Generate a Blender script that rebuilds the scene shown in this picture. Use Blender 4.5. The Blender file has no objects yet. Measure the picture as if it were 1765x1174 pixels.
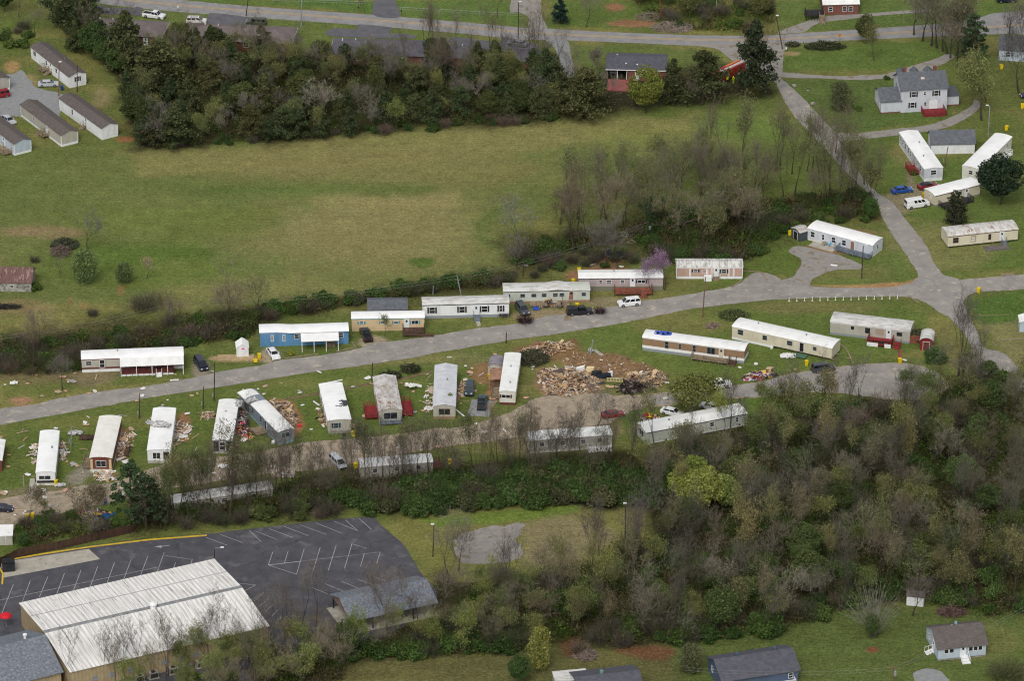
import bpy, bmesh, math, random
import numpy as np
from mathutils import Vector, Matrix, geometry, noise as mnoise
R_=math.radians
rnd=random.Random(7)
scene=bpy.context.scene
COL=scene.collection
# ------------------------------------------------------------------ camera
TH=R_(27.3); FPX=8250.0; HC=453.0; D0=HC/math.tan(TH)
cam=bpy.data.cameras.new('camera'); cam.sensor_width=36; cam.lens=36*FPX/1765
cam.clip_start=5; cam.clip_end=20000
camo=bpy.data.objects.new('camera',cam); COL.objects.link(camo)
camo.location=(0,-D0,HC); camo.rotation_euler=(math.pi/2-TH,0,0); scene.camera=camo
# ------------------------------------------------------------------ light
SUN_EL=R_(50); SUN_AZ=R_(195)      # azimuth clockwise from +Y (behind the scene, to the right)
w=bpy.data.worlds.new('World'); scene.world=w; w.use_nodes=True
nt=w.node_tree; nt.nodes.clear()
sk=nt.nodes.new('ShaderNodeTexSky'); sk.sky_type='NISHITA'; sk.sun_disc=False
sk.sun_elevation=SUN_EL; sk.sun_rotation=SUN_AZ; sk.dust_density=3.0; sk.air_density=1.0
hs=nt.nodes.new('ShaderNodeHueSaturation'); hs.inputs['Saturation'].default_value=0.2
bg=nt.nodes.new('ShaderNodeBackground'); bg.inputs['Strength'].default_value=0.15
ow=nt.nodes.new('ShaderNodeOutputWorld')
nt.links.new(sk.outputs[0],hs.inputs['Color']); nt.links.new(hs.outputs[0],bg.inputs['Color']); nt.links.new(bg.outputs[0],ow.inputs['Surface'])
sl=bpy.data.lights.new('sun','SUN'); sl.energy=1.3; sl.angle=R_(26); sl.color=(1.0,0.96,0.9)
so=bpy.data.objects.new('sun',sl); COL.objects.link(so)
sd=Vector((math.sin(SUN_AZ)*math.cos(SUN_EL),math.cos(SUN_AZ)*math.cos(SUN_EL),math.sin(SUN_EL)))
so.rotation_euler=sd.to_track_quat('Z','Y').to_euler()
scene.view_settings.view_transform='Standard'; scene.view_settings.look='None'
scene.view_settings.exposure=-0.04; scene.view_settings.gamma=1.0
scene.cycles.filter_width=1.15; scene.cycles.max_bounces=4; scene.cycles.diffuse_bounces=2; scene.cycles.glossy_bounces=2; scene.cycles.transparent_max_bounces=4
# ------------------------------------------------------------------ helpers
def P(px,py,z=0.0):
    u=(px-882.5)/FPX; v=(py-587.0)/FPX
    dy=math.cos(TH)-v*math.sin(TH); dz=-math.sin(TH)-v*math.cos(TH)
    t=(HC-z)/(-dz)
    return Vector((u*t,-D0+dy*t,z))
def PX(p):
    x=p[0]; y=p[1]+D0; z=p[2]-HC
    d=y*math.cos(TH)-z*math.sin(TH)
    return (882.5+FPX*x/d, 587+FPX*(-y*math.sin(TH)-z*math.cos(TH))/d)
def s2l(c): c=c/255.0; return c/12.92 if c<=0.04045 else ((c+0.055)/1.055)**2.4
def C(r,g,b): return (s2l(r),s2l(g),s2l(b),1.0)
MATS={}
def M(name,c1,c2=None,scale=1.0,lo=.4,hi=.62,rough=.8,c3=None,s3=3.0,t3=.62,stretch=(1,1,1),metal=0.0,detail=4,isl=0.0,objc=False,spec=.3,wave=None,bump=0,coat=0,crack=None):
    if name in MATS: return MATS[name]
    m=bpy.data.materials.new(name); m.use_nodes=True; nt=m.node_tree; N=nt.nodes; L=nt.links
    b=N['Principled BSDF']; b.inputs['Roughness'].default_value=rough; b.inputs['Metallic'].default_value=metal
    b.inputs['Specular IOR Level'].default_value=spec
    if coat: b.inputs['Coat Weight'].default_value=coat; b.inputs['Coat Roughness'].default_value=.08
    tc=N.new('ShaderNodeTexCoord'); mp=N.new('ShaderNodeMapping'); mp.inputs['Scale'].default_value=stretch
    L.new(tc.outputs['Object'],mp.inputs['Vector'])
    rg=N.new('ShaderNodeRGB'); rg.outputs[0].default_value=c1; cur=rg.outputs[0]
    def mix(a,bv,f,mode='MIX'):
        x=N.new('ShaderNodeMix'); x.data_type='RGBA'; x.blend_type=mode
        if hasattr(f,'is_linked') or not isinstance(f,(int,float)): L.new(f,x.inputs[0])
        else: x.inputs[0].default_value=f
        L.new(a,x.inputs[6])
        if isinstance(bv,tuple): x.inputs[7].default_value=bv
        else: L.new(bv,x.inputs[7])
        return x.outputs[2]
    def nz(s,l,h,seed=0):
        n=N.new('ShaderNodeTexNoise'); n.inputs['Scale'].default_value=s; n.inputs['Detail'].default_value=detail; n.inputs['Roughness'].default_value=.62
        if seed:
            va=N.new('ShaderNodeVectorMath'); va.operation='ADD'; va.inputs[1].default_value=(seed,seed*2.3,seed*.7); L.new(mp.outputs[0],va.inputs[0]); L.new(va.outputs[0],n.inputs['Vector'])
        else: L.new(mp.outputs[0],n.inputs['Vector'])
        r=N.new('ShaderNodeMapRange'); r.inputs[1].default_value=l; r.inputs[2].default_value=h; L.new(n.outputs['Fac'],r.inputs[0]); return r.outputs[0]
    if objc:
        oi=N.new('ShaderNodeObjectInfo'); cur=mix(cur,oi.outputs['Color'],1.0,'MULTIPLY')
    if c2: cur=mix(cur,c2,nz(scale,lo,hi))
    if wave:
        wv=N.new('ShaderNodeTexWave'); wv.inputs['Scale'].default_value=wave[1]; wv.bands_direction=wave[0]; wv.inputs['Distortion'].default_value=wave[4] if len(wave)>4 else 0
        L.new(tc.outputs['Object'],wv.inputs['Vector'])
        r=N.new('ShaderNodeMapRange'); r.inputs[1].default_value=.55; r.inputs[2].default_value=.95; r.inputs[4].default_value=wave[3]; L.new(wv.outputs['Fac'],r.inputs[0])
        cur=mix(cur,wave[2],r.outputs[0])
    if c3: cur=mix(cur,c3,nz(s3,t3,t3+.07,11.3))
    if crack:
        vo=N.new('ShaderNodeTexVoronoi'); vo.feature='DISTANCE_TO_EDGE'; vo.inputs['Scale'].default_value=crack[0]
        nn=N.new('ShaderNodeTexNoise'); nn.inputs['Scale'].default_value=.6; nn.inputs['Detail'].default_value=4; L.new(tc.outputs['Object'],nn.inputs['Vector'])
        vm=N.new('ShaderNodeVectorMath'); vm.operation='MULTIPLY_ADD'; vm.inputs[1].default_value=(3,3,3); L.new(nn.outputs['Color'],vm.inputs[0]); L.new(tc.outputs['Object'],vm.inputs[2]); L.new(vm.outputs[0],vo.inputs['Vector'])
        r=N.new('ShaderNodeMapRange'); r.inputs[1].default_value=0; r.inputs[2].default_value=crack[1]; r.inputs[3].default_value=crack[3]; r.inputs[4].default_value=0; L.new(vo.outputs['Distance'],r.inputs[0]); cur=mix(cur,crack[2],r.outputs[0])
    if isl:
        g=N.new('ShaderNodeNewGeometry'); r=N.new('ShaderNodeMapRange'); r.inputs[3].default_value=1-isl; r.inputs[4].default_value=1+isl
        L.new(g.outputs['Random Per Island'],r.inputs[0]); v=N.new('ShaderNodeVectorMath'); v.operation='SCALE'; L.new(cur,v.inputs[0]); L.new(r.outputs[0],v.inputs[3]); cur=v.outputs[0]
    L.new(cur,b.inputs['Base Color'])
    if bump:
        n=N.new('ShaderNodeTexNoise'); n.inputs['Scale'].default_value=bump; n.inputs['Detail'].default_value=3; L.new(mp.outputs[0],n.inputs['Vector'])
        bb=N.new('ShaderNodeBump'); bb.inputs['Strength'].default_value=.5; bb.inputs['Distance'].default_value=.15; L.new(n.outputs['Fac'],bb.inputs['Height']); L.new(bb.outputs[0],b.inputs['Normal'])
    MATS[name]=m; return m
def tag(o,label=None,cat=None,group=None,kind=None):
    if label: o['label']=label
    if cat: o['category']=cat
    if group: o['group']=group
    if kind: o['kind']=kind
    return o
def thing(name,label,cat,loc=(0,0,0),rz=0,group=None):
    o=bpy.data.objects.new(name,None); o.empty_display_size=.3; COL.objects.link(o); o.location=loc; o.rotation_euler=(0,0,rz)
    return tag(o,label,cat,group)
class MB:
    """collects polygons for ONE mesh object"""
    def __init__(s): s.v=[]; s.f=[]; s.mi=[]; s.m=0
    def poly(s,pts):
        n=len(s.v); s.v+= [tuple(p) for p in pts]; s.f.append(tuple(range(n,n+len(pts)))); s.mi.append(s.m)
    def box(s,x0,x1,y0,y1,z0,z1,rz=0,o=None):
        if rz or o:
            cx,cy=(x0+x1)/2,(y0+y1)/2; c,sn=math.cos(rz),math.sin(rz)
            if o is None: o=(cx,cy)
            q=lambda x,y:( o[0]+(x-o[0])*c-(y-o[1])*sn, o[1]+(x-o[0])*sn+(y-o[1])*c)
        else: q=lambda x,y:(x,y)
        n=len(s.v)
        for z in (z0,z1):
            for x,y in ((x0,y0),(x1,y0),(x1,y1),(x0,y1)):
                a=q(x,y); s.v.append((a[0],a[1],z))
        for f in ((3,2,1,0),(4,5,6,7),(0,1,5,4),(1,2,6,5),(2,3,7,6),(3,0,4,7)): s.f.append(tuple(n+i for i in f)); s.mi.append(s.m)
        return s
    def bar(s,a,b,r,k=5,r2=None):
        a=Vector(a); b=Vector(b); d=b-a
        if d.length<1e-6: return s
        r2=r if r2 is None else r2
        z=d.normalized(); x=z.orthogonal().normalized(); y=z.cross(x); n=len(s.v)
        for i in range(k):
            t=2*math.pi*i/k+.4; o=x*math.cos(t)+y*math.sin(t)
            s.v.append(tuple(a+o*r)); s.v.append(tuple(b+o*r2))
        for i in range(k):
            j=(i+1)%k; s.f.append((n+2*i,n+2*j,n+2*j+1,n+2*i+1)); s.mi.append(s.m)
        s.f.append(tuple(n+2*i for i in range(k))[::-1]); s.f.append(tuple(n+2*i+1 for i in range(k))); s.mi+=[s.m,s.m]
        return s
    def extr(s,prof,fn):
        """prof: closed list of 2-D points; fn(p,end)->3-D for end 0/1"""
        n=len(s.v); k=len(prof)
        for e in (0,1):
            for p in prof: s.v.append(tuple(fn(p,e)))
        for i in range(k):
            j=(i+1)%k; s.f.append((n+i,n+j,n+k+j,n+k+i)); s.mi.append(s.m)
        s.f.append(tuple(range(n+k-1,n-1,-1))); s.f.append(tuple(range(n+k,n+2*k))); s.mi+=[s.m,s.m]
        return s
    def build(s,name,mat,parent=None,loc=None,smooth=False,fix=True):
        me=bpy.data.meshes.new(name); me.from_pydata(s.v,[],s.f)
        for m in (mat if isinstance(mat,(list,tuple)) else [mat]): me.materials.append(m)
        if isinstance(mat,(list,tuple)): me.polygons.foreach_set('material_index',s.mi)
        if fix:
            bm=bmesh.new(); bm.from_mesh(me); bmesh.ops.recalc_face_normals(bm,faces=bm.faces); bm.to_mesh(me); bm.free()
        if smooth: me.polygons.foreach_set('use_smooth',[True]*len(me.polygons))
        o=bpy.data.objects.new(name,me); COL.objects.link(o)
        if parent: o.parent=parent
        if loc is not None: o.location=loc
        return o
LAND=[]           # landmarks for the labels: (world x, world y, phrase)
def landmark(p,phrase): LAND.append((p[0],p[1],phrase))
def where(p):
    q=min(LAND,key=lambda l:(l[0]-p[0])**2+(l[1]-p[1])**2)
    dx=p[0]-q[0]; dy=p[1]-q[1]
    if abs(dx)>abs(dy): w_='right of' if dx>0 else 'left of'
    else: w_='behind' if dy>0 else 'in front of'
    return w_+' '+q[2]
def dup(o,loc,rz=0,sc=1.0,label=None,color=None):
    r=o.copy(); COL.objects.link(r); r.location=loc; r.rotation_euler=(0,0,rz)
    r.scale=(sc,sc,sc) if isinstance(sc,(int,float)) else sc
    if label: r['label']=label
    for ch in list(o.children):
        c=ch.copy(); COL.objects.link(c); c.parent=r
        if color: c.color=color
        for g in list(ch.children):
            d=g.copy(); COL.objects.link(d); d.parent=c
            if color: d.color=color
    return r

def relabel():
    from collections import defaultdict
    D=defaultdict(list)
    for o in COL.objects:
        if o.parent is None and 'label' in o and o.get('kind')!='structure': D[o['label']].append(o)
    W_=['','first','second','third','fourth','fifth','sixth','seventh','eighth','ninth','tenth']
    for l,os_ in D.items():
        if len(os_)<2: continue
        os_.sort(key=lambda o:PX(o.location)[0])
        for i,o in enumerate(os_,1): o['label']=l+', '+(W_[i] if i<=10 else str(i)+'th')+' from left'
    for o in COL.objects:
        if o.parent is None and 'label' in o and len(o['label'].split())>16:
            l=o['label'].replace('medium ','').replace('bushes ','').replace(' the ',' ',1) if False else o['label'].replace('medium ','')
            if len(l.split())>16: l=l.replace(' the ',' ')
            o['label']=l
# ------------------------------------------------------------------ ground
def fbm(X,Y,sc,oct=4,seed=0):
    out=np.zeros_like(X); amp=1.0; tot=0
    for o in range(oct):
        rs=np.random.RandomState(seed*17+o); T=rs.rand(256,256)
        x=X/sc*(2**o)+37.1*o+seed; y=Y/sc*(2**o)+11.7*o
        xi=np.floor(x).astype(int); yi=np.floor(y).astype(int); fx=x-xi; fy=y-yi
        fx=fx*fx*(3-2*fx); fy=fy*fy*(3-2*fy)
        a=T[xi%256,yi%256]; b=T[(xi+1)%256,yi%256]; c=T[xi%256,(yi+1)%256]; d=T[(xi+1)%256,(yi+1)%256]
        out+=amp*((a*(1-fx)+b*fx)*(1-fy)+(c*(1-fx)+d*fx)*fy); tot+=amp; amp*=.55
    return out/tot-.5
def sdpoly(X,Y,pts):
    d=np.full(X.shape,1e9); ins=np.zeros(X.shape,bool); n=len(pts)
    for i in range(n):
        x1,y1=pts[i]; x2,y2=pts[(i+1)%n]; ex,ey=x2-x1,y2-y1; L=ex*ex+ey*ey+1e-9
        t=np.clip(((X-x1)*ex+(Y-y1)*ey)/L,0,1); d=np.minimum(d,(X-x1-ex*t)**2+(Y-y1-ey*t)**2)
        if y1!=y2:
            c=((y1>Y)!=(y2>Y))&(X<(x2-x1)*(Y-y1)/(y2-y1)+x1); ins^=c
    d=np.sqrt(d); return np.where(ins,-d,d)
ax=np.concatenate([[-6000,-3000,-1500,-800,-400,-220,-160],np.arange(-132,132.01,.5),[160,220,400,800,1500,3000,6000]])
ay=np.concatenate([[-3000,-1500,-700,-400,-250,-180],np.arange(-150,200.01,.5),[230,280,400,700,1400,3000,8000]])
GX,GY=np.meshgrid(ax,ay)
lin=lambda r,g,b: np.array([s2l(r),s2l(g),s2l(b)])
GC=np.zeros(GX.shape+(3,)); GC[:]=lin(92,100,52)
n1=fbm(GX,GY,45,4,1); n2=fbm(GX,GY,9,4,2); n3=fbm(GX,GY,2.2,3,3); n4=fbm(GX+GY*.3,GY*4,30,4,5)
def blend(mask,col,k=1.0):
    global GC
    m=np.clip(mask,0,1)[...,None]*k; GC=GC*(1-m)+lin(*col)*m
def sm(x,a,b):
    t=np.clip((x-a)/(b-a),0,1); return t*t*(3-2*t)
blend(sm(n1+n2*.5,-.02,.25),(116,112,64),.8)
blend(sm(-n1+n2*.6,.02,.3),(80,97,42),.8)
blend(sm(n4,.0,.25),(126,118,72),.5)
def W(pts): return [tuple(P(x,y)[:2]) for x,y in pts]
def patch(pts,col,soft=1.5,amp=3.0,k=1.0,nn=None):
    sd_=sdpoly(GX,GY,W(pts)); nz=(n2 if nn is None else nn)*amp*2+n3*amp*.7
    blend(sm(-(sd_+nz),-soft,soft),col,k)
def ell(cx,cy,rx,ry,col,soft=2,amp=3,k=1.0):
    patch([(cx+rx*math.cos(a),cy+ry*math.sin(a)) for a in np.linspace(0,2*math.pi,20)[:-1]],col,soft,amp,k)
# hay field: mown strips, a pale ring of stubble
patch([(0,262),(240,262),(600,232),(1000,208),(1320,180),(1400,250),(1250,290),(1000,300),(850,420),(870,470),(500,500),(0,540),(-40,400)],(93,104,56),6,8,.8)
patch([(230,262),(420,254),(600,232),(800,222),(1000,212),(1200,195),(1200,235),(900,262),(560,290),(240,300)],(128,122,76),3,5,.75)
ell(640,290,300,28,(122,116,72),7,8,.7)
ell(645,400,215,66,(130,121,80),13,9,.8)
ell(650,345,150,20,(140,130,86),3,5,.5)
ell(560,326,190,9,(82,99,46),3,4,.8)
ell(300,380,200,30,(98,108,54),4,7,.8)
ell(250,470,170,30,(90,106,48),4,7,.8)
ell(230,440,130,20,(78,100,40),3,5,.7)
ell(470,500,200,22,(126,122,76),4,5,.55)
for pts in ([(900,345),(870,352),(840,365),(815,385),(815,410),(850,432),(872,440),(868,428),(838,405),(836,388),(862,370),(905,352)],):
    patch(pts,(76,94,44),1,1,.6)
ell(850,395,45,32,(90,102,52),4,5,.6)
ell(727,452,17,7,(72,96,38),1,1.5,.9)
ell(1150,240,140,22,(112,118,62),4,5,.7)
ell(1290,215,90,25,(96,116,54),4,5,.8)
ell(1380,285,60,45,(92,106,50),4,5,.8)
# lawns
patch([(1345,140),(1400,140),(1540,130),(1640,140),(1640,200),(1500,228),(1445,228)],(78,96,48),1,2,.85)
patch([(1340,90),(1500,75),(1700,62),(1620,100),(1540,122),(1345,120)],(84,104,48),1,2,.85)
patch([(980,75),(1250,90),(1240,120),(1000,130)],(86,102,52),1,2,.8)
patch([(480,0),(900,0),(905,44),(640,24)],(82,106,50),1,1,.85)
patch([(130,0),(700,0),(700,22),(500,10),(300,0)],(82,106,50),1,1,.85)
patch([(200,8),(560,40),(800,56),(800,95),(300,75),(180,60)],(92,106,54),1,1,.8)
patch([(950,0),(1140,0),(1140,50),(945,46)],(80,100,46),1,1,.85)
patch([(1335,0),(1765,0),(1765,40),(1560,44),(1340,58)],(82,102,50),1,1,.8)
patch([(1505,270),(1765,270),(1765,460),(1640,470),(1540,330)],(86,104,50),2,3,.7)
ell(1620,420,90,40,(122,118,76),3,6,.6)
patch([(1665,520),(1765,500),(1765,560),(1690,560)],(70,96,40),1,1,.9)
patch([(1680,560),(1765,550),(1765,640),(1740,620)],(120,116,78),1,3,.7)
patch([(1400,490),(1480,455),(1550,430),(1580,480),(1540,492)],(90,106,52),1,1,.8)
ell(1450,470,70,14,(112,108,66),2,3,.6)
patch([(1040,560),(1300,530),(1540,525),(1610,545),(1590,600),(1500,622),(1300,650),(1150,640),(900,600)],(86,104,48),2,3,.8)
ell(1180,560,90,18,(118,112,68),2,4,.6); ell(1400,530,110,9,(116,108,70),2,3,.6)
patch([(0,740),(250,672),(620,640),(860,600),(860,700),(700,740),(0,850)],(84,100,46),2,3,.75)
ell(600,660,150,16,(110,112,62),2,5,.7); ell(760,620,90,12,(120,116,76),2,4,.6); ell(200,730,120,12,(112,114,62),2,4,.6)
patch([(0,620),(350,590),(640,560),(880,540),(880,560),(620,600),(340,650),(0,700)],(88,100,50),2,3,.7)
ell(60,650,80,14,(112,100,72),2,3,.8)
# woodland floor: leaf litter, darkened to paint in the deep shade under the trees
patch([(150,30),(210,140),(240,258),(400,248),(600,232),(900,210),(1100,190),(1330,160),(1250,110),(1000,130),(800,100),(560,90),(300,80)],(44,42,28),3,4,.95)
patch([(0,570),(200,545),(450,530),(700,490),(880,460),(870,420),(930,400),(1060,385),(1180,355),(1400,340),(1500,345),(1510,370),(1400,370),(1300,450),(1000,450),(860,500),(640,520),(450,560),(140,600),(0,640)],(64,62,38),4,5,.85)
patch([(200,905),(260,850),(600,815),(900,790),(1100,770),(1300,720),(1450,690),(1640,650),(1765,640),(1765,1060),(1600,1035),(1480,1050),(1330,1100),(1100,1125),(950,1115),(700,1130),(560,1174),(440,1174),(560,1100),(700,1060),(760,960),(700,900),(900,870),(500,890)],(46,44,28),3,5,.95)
ell(1660,520,1,1,(0,0,0),.1,.1,0)
# grass clearing, gravel pad by the lot
patch([(640,905),(760,880),(960,872),(1110,880),(1130,930),(1080,990),(900,1000),(790,1000),(715,960)],(112,112,62),2,3,.95)
patch([(720,895),(900,880),(1000,870),(1000,882),(900,897),(760,912)],(96,116,48),1,2,.9)
patch([(900,905),(990,890),(1060,920),(1000,975),(900,985)],(130,118,92),2,3,.7)
patch([(880,1040),(1000,1150),(1230,1090),(1450,1050),(1765,1060),(1765,1180),(850,1180)],(80,94,48),2,3,.9)
patch([(440,1150),(700,1135),(960,1125),(1150,1120),(1150,1180),(440,1180)],(90,88,54),2,3,.9)
ell(1110,1125,50,9,(104,70,50),1,2,.9); ell(985,1110,18,22,(92,66,48),1,2,.9)
ell(1503,1121,9,5,(120,72,54),.3,.5,.9); ell(1700,1110,60,30,(110,112,64),2,4,.7)
# red clay and bare dirt
def clay(*a,**k): ell(*a,(136,98,74),1,1.5,k.get('k',.95))
for e in ((1090,40,42,6),(1062,11,16,7),(1270,80,22,4)): clay(*e)
patch([(985,605),(1060,607),(1145,640),(1150,660),(1080,655),(985,640),(960,625)],(126,96,74),.8,1.6,.85)
patch([(925,635),(1000,630),(1040,650),(1030,680),(940,685),(920,660)],(142,112,88),.8,1.6,.9)
patch([(870,600),(990,585),(1010,605),(960,625),(900,620)],(120,92,66),1,2,.9)
ell(1035,475,60,14,(134,98,74),1,2,.9); ell(1040,448,26,9,(126,92,70),1,2,.8)
for e in ((35,690,26,8),(60,703,40,6)): ell(*e,(152,116,90),1,1.5,.95)
patch([(845,650),(850,640),(870,640),(862,690),(840,680)],(150,106,76),.6,1,.9)
ell(835,645,22,18,(140,104,76),1,1.5,.8)
for a,b,c_,d in ((210,765,12,26),(315,735,16,24),(480,710,34,22),(500,730,26,20)): ell(a,b,c_,d,(146,104,76),.8,1.5,.85)
for a,b in ((132,825),(145,812)): ell(a,b,16,12,(138,130,118),1,1.5,.8)
ell(345,640,14,16,(140,130,116),1,1.5,.9); ell(465,612,16,12,(158,146,128),.8,1,.9); ell(640,590,22,10,(160,146,122),.8,1,.95); ell(410,618,48,5,(160,138,104),.6,.8,.95)
ell(160,650,45,20,(122,108,84),1.5,3,.8)
ell(940,545,60,12,(140,124,98),1,1.5,.8); ell(1075,522,60,8,(140,128,104),1,1.5,.7)
patch([(1400,492),(1560,488),(1585,478),(1580,492),(1500,500)],(158,124,88),.6,.8,.95)
ell(1440,402,60,6,(140,110,84),1,2,.7); ell(1425,432,60,7,(140,104,80),1,1.5,.7)
patch([(1520,335),(1600,310),(1610,352),(1545,375)],(132,120,98),1,1.5,.8)
ell(1565,262,30,26,(128,118,78),2,3,.6); ell(1570,298,8,24,(126,112,92),.6,1,.8)
ell(20,115,12,10,(158,128,88),.8,1,.9); ell(45,140,16,12,(150,132,98),1,2,.6)
ell(175,165,14,20,(140,122,92),1.5,2,.6)
ell(215,240,14,4,(146,98,66),.6,.8,.8)
ell(1365,92,14,3,(158,136,100),.6,.8,.8); ell(1375,158,30,10,(92,104,56),1,2,.4)
ell(70,400,70,10,(134,112,86),2,3,.7); ell(40,530,60,10,(130,112,80),2,3,.7)
for e in ((122,520,3,9),(145,527,8,6),(208,500,3,8)): clay(*e,k=.8)
patch([(0,845),(60,840),(190,835),(250,850),(190,868),(60,880),(60,920),(0,925)],(120,110,86),1.5,2,.8)
patch([(100,880),(210,870),(220,900),(110,905)],(92,108,48),1,1.5,.9)
patch([(850,760),(1000,690),(1060,700),(1090,700),(1000,735),(1090,735),(1060,760),(900,790)],(126,112,90),2,3,.7)
patch([(1070,705),(1110,690),(1110,725),(1075,745)],(78,100,42),.8,1,.9)
patch([(1260,690),(1330,685),(1430,680),(1440,710),(1330,725),(1290,730)],(82,108,42),1,1.5,.9)
patch([(1595,570),(1640,560),(1690,640),(1660,660),(1610,620)],(108,104,64),1,2,.7)
GC*= (1+ (n3*.35+n2*.2))[...,None]
ny,nx=GX.shape
me=bpy.data.meshes.new('ground')
co=np.zeros((nx*ny,3)); co[:,0]=GX.ravel(); co[:,1]=GY.ravel()
gz=np.where((abs(GX)<131)&(GY>-133)&(GY<173),0,-.02); co[:,2]=0
me.vertices.add(nx*ny); me.vertices.foreach_set('co',co.ravel())
ii=(np.arange(ny-1)[:,None]*nx+np.arange(nx-1)[None,:]).ravel()
fc=np.stack([ii,ii+1,ii+nx+1,ii+nx],1).ravel()
me.loops.add(len(fc)); me.loops.foreach_set('vertex_index',fc)
me.polygons.add(len(ii)); me.polygons.foreach_set('loop_start',np.arange(len(ii))*4); me.polygons.foreach_set('loop_total',np.full(len(ii),4))
me.update(calc_edges=True)
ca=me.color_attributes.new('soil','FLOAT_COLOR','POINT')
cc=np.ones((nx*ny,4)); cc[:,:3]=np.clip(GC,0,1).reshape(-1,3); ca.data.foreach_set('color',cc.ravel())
gm=bpy.data.materials.new('ground_grass'); gm.use_nodes=True; nt=gm.node_tree; N=nt.nodes; L=nt.links; b=N['Principled BSDF']; b.inputs['Roughness'].default_value=.95; b.inputs['Specular IOR Level'].default_value=.1
at=N.new('ShaderNodeAttribute'); at.attribute_name='soil'; tc=N.new('ShaderNodeTexCoord')
cur=at.outputs['Color']
for sc_,st,lo,hi,a_,b_ in ((.9,(1,1.8,1),.3,.7,.68,1.34),(2.3,(1,1.5,1),.32,.68,.5,1.55),(.35,(1,1,1),.3,.7,.86,1.14),(1.0,(.05,1.5,1),.35,.65,.91,1.09)):
    mp=N.new('ShaderNodeMapping'); mp.inputs['Scale'].default_value=st; L.new(tc.outputs['Object'],mp.inputs['Vector'])
    n=N.new('ShaderNodeTexNoise'); n.inputs['Scale'].default_value=sc_; n.inputs['Detail'].default_value=5; n.inputs['Roughness'].default_value=.7; L.new(mp.outputs[0],n.inputs['Vector'])
    r=N.new('ShaderNodeMapRange'); r.inputs[1].default_value=lo; r.inputs[2].default_value=hi; r.inputs[3].default_value=a_; r.inputs[4].default_value=b_; L.new(n.outputs['Fac'],r.inputs[0])
    v=N.new('ShaderNodeVectorMath'); v.operation='SCALE'; L.new(cur,v.inputs[0]); L.new(r.outputs[0],v.inputs[3]); cur=v.outputs[0]
# scattered straw coloured tufts
n=N.new('ShaderNodeTexNoise'); n.inputs['Scale'].default_value=1.3; n.inputs['Detail'].default_value=5; n.inputs['Roughness'].default_value=.8; L.new(tc.outputs['Object'],n.inputs['Vector'])
r=N.new('ShaderNodeMapRange'); r.inputs[1].default_value=.53; r.inputs[2].default_value=.66; r.inputs[4].default_value=.45; L.new(n.outputs['Fac'],r.inputs[0])
x=N.new('ShaderNodeMix'); x.data_type='RGBA'; L.new(r.outputs[0],x.inputs[0]); L.new(cur,x.inputs[6]); x.inputs[7].default_value=C(150,136,92); cur=x.outputs[2]
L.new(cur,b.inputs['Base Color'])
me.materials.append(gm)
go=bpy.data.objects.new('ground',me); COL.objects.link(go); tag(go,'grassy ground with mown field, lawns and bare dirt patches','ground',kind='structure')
# ------------------------------------------------------------------ roads
def smoothpoly(pts,amp,step,seed):
    out=[]; n=len(pts); rs=random.Random(seed)
    for i in range(n):
        p0,p1,p2,p3=[Vector(pts[(i+k)%n]) for k in (-1,0,1,2)]
        L_=(p2-p1).length; k=max(1,int(L_/step))
        for j in range(k):
            t=j/k
            q=p1.lerp(p2,t)
            if L_<40:
                q=.5*((2*p1)+(p2-p0)*t+(2*p0-5*p1+4*p2-p3)*t*t+(3*p1-p0-3*p2+p3)*t**3)
            nn=Vector((mnoise.noise(Vector((q.x*.45,q.y*.45,seed))),mnoise.noise(Vector((q.x*.45,q.y*.45,seed+9))))) + .5*Vector((mnoise.noise(Vector((q.x*1.7,q.y*1.7,seed))),mnoise.noise(Vector((q.x*1.7,q.y*1.7,seed+9)))))
            out.append(q+nn*amp)
    return out
def sheet(name,px,mat,z,label,cat,amp=.35,step=.8,seed=1,world=False,kind='structure',sharp=False):
    pts=[Vector(p) for p in (px if world else W(px))]
    if not sharp: pts=smoothpoly(pts,amp,step,seed)
    v=[Vector((p.x,p.y,z)) for p in pts]
    tris=geometry.tessellate_polygon([v]); me=bpy.data.meshes.new(name); me.from_pydata(v,[],tris); me.materials.append(mat)
    bm=bmesh.new(); bm.from_mesh(me)
    for f in bm.faces:
        f.normal_update()
        if f.normal.z<0: f.normal_flip()
    bm.to_mesh(me); bm.free()
    o=bpy.data.objects.new(name,me); COL.objects.link(o); return tag(o,label,cat,kind=kind)
m_road=M('worn_asphalt',C(130,126,122),C(158,152,145),.28,.3,.7,.9,c3=C(174,164,148),s3=.5,t3=.57,detail=10,crack=(.13,.02,C(104,100,95),.4))
m_main=M('main_road_asphalt',C(128,127,127),C(146,144,142),.4,.35,.65,.9,detail=8,crack=(.1,.015,C(104,102,100),.5))
m_dirt=M('gravel_lane',C(140,128,110),C(164,150,130),.7,.35,.62,.95,c3=C(112,100,82),s3=.6,t3=.58,detail=8)
m_grav=M('blue_gravel',C(128,130,132),C(146,146,144),1.2,.35,.65,.95,c3=C(126,120,110),s3=.5,t3=.6,detail=8)
m_grav2=M('dark_gravel',C(132,128,124),C(150,144,136),.9,.35,.65,.95,c3=C(124,112,94),s3=.4,t3=.57,detail=8)
m_black=M('parking_asphalt',C(70,70,76),C(86,85,90),.35,.35,.65,.85,c3=C(100,98,100),s3=.2,t3=.6,detail=9,crack=(.07,.01,C(50,50,54),.7))
m_driveway=M('driveway_asphalt',C(86,86,92),C(102,100,104),.5,.35,.65,.9)
m_conc=M('old_concrete',C(176,170,158),C(156,150,138),.6,.35,.65,.9,c3=C(130,124,112),s3=.7,t3=.62)
m_line=M('white_line_paint',C(172,172,170),C(130,130,132),1.2,.45,.7,.8)
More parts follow.
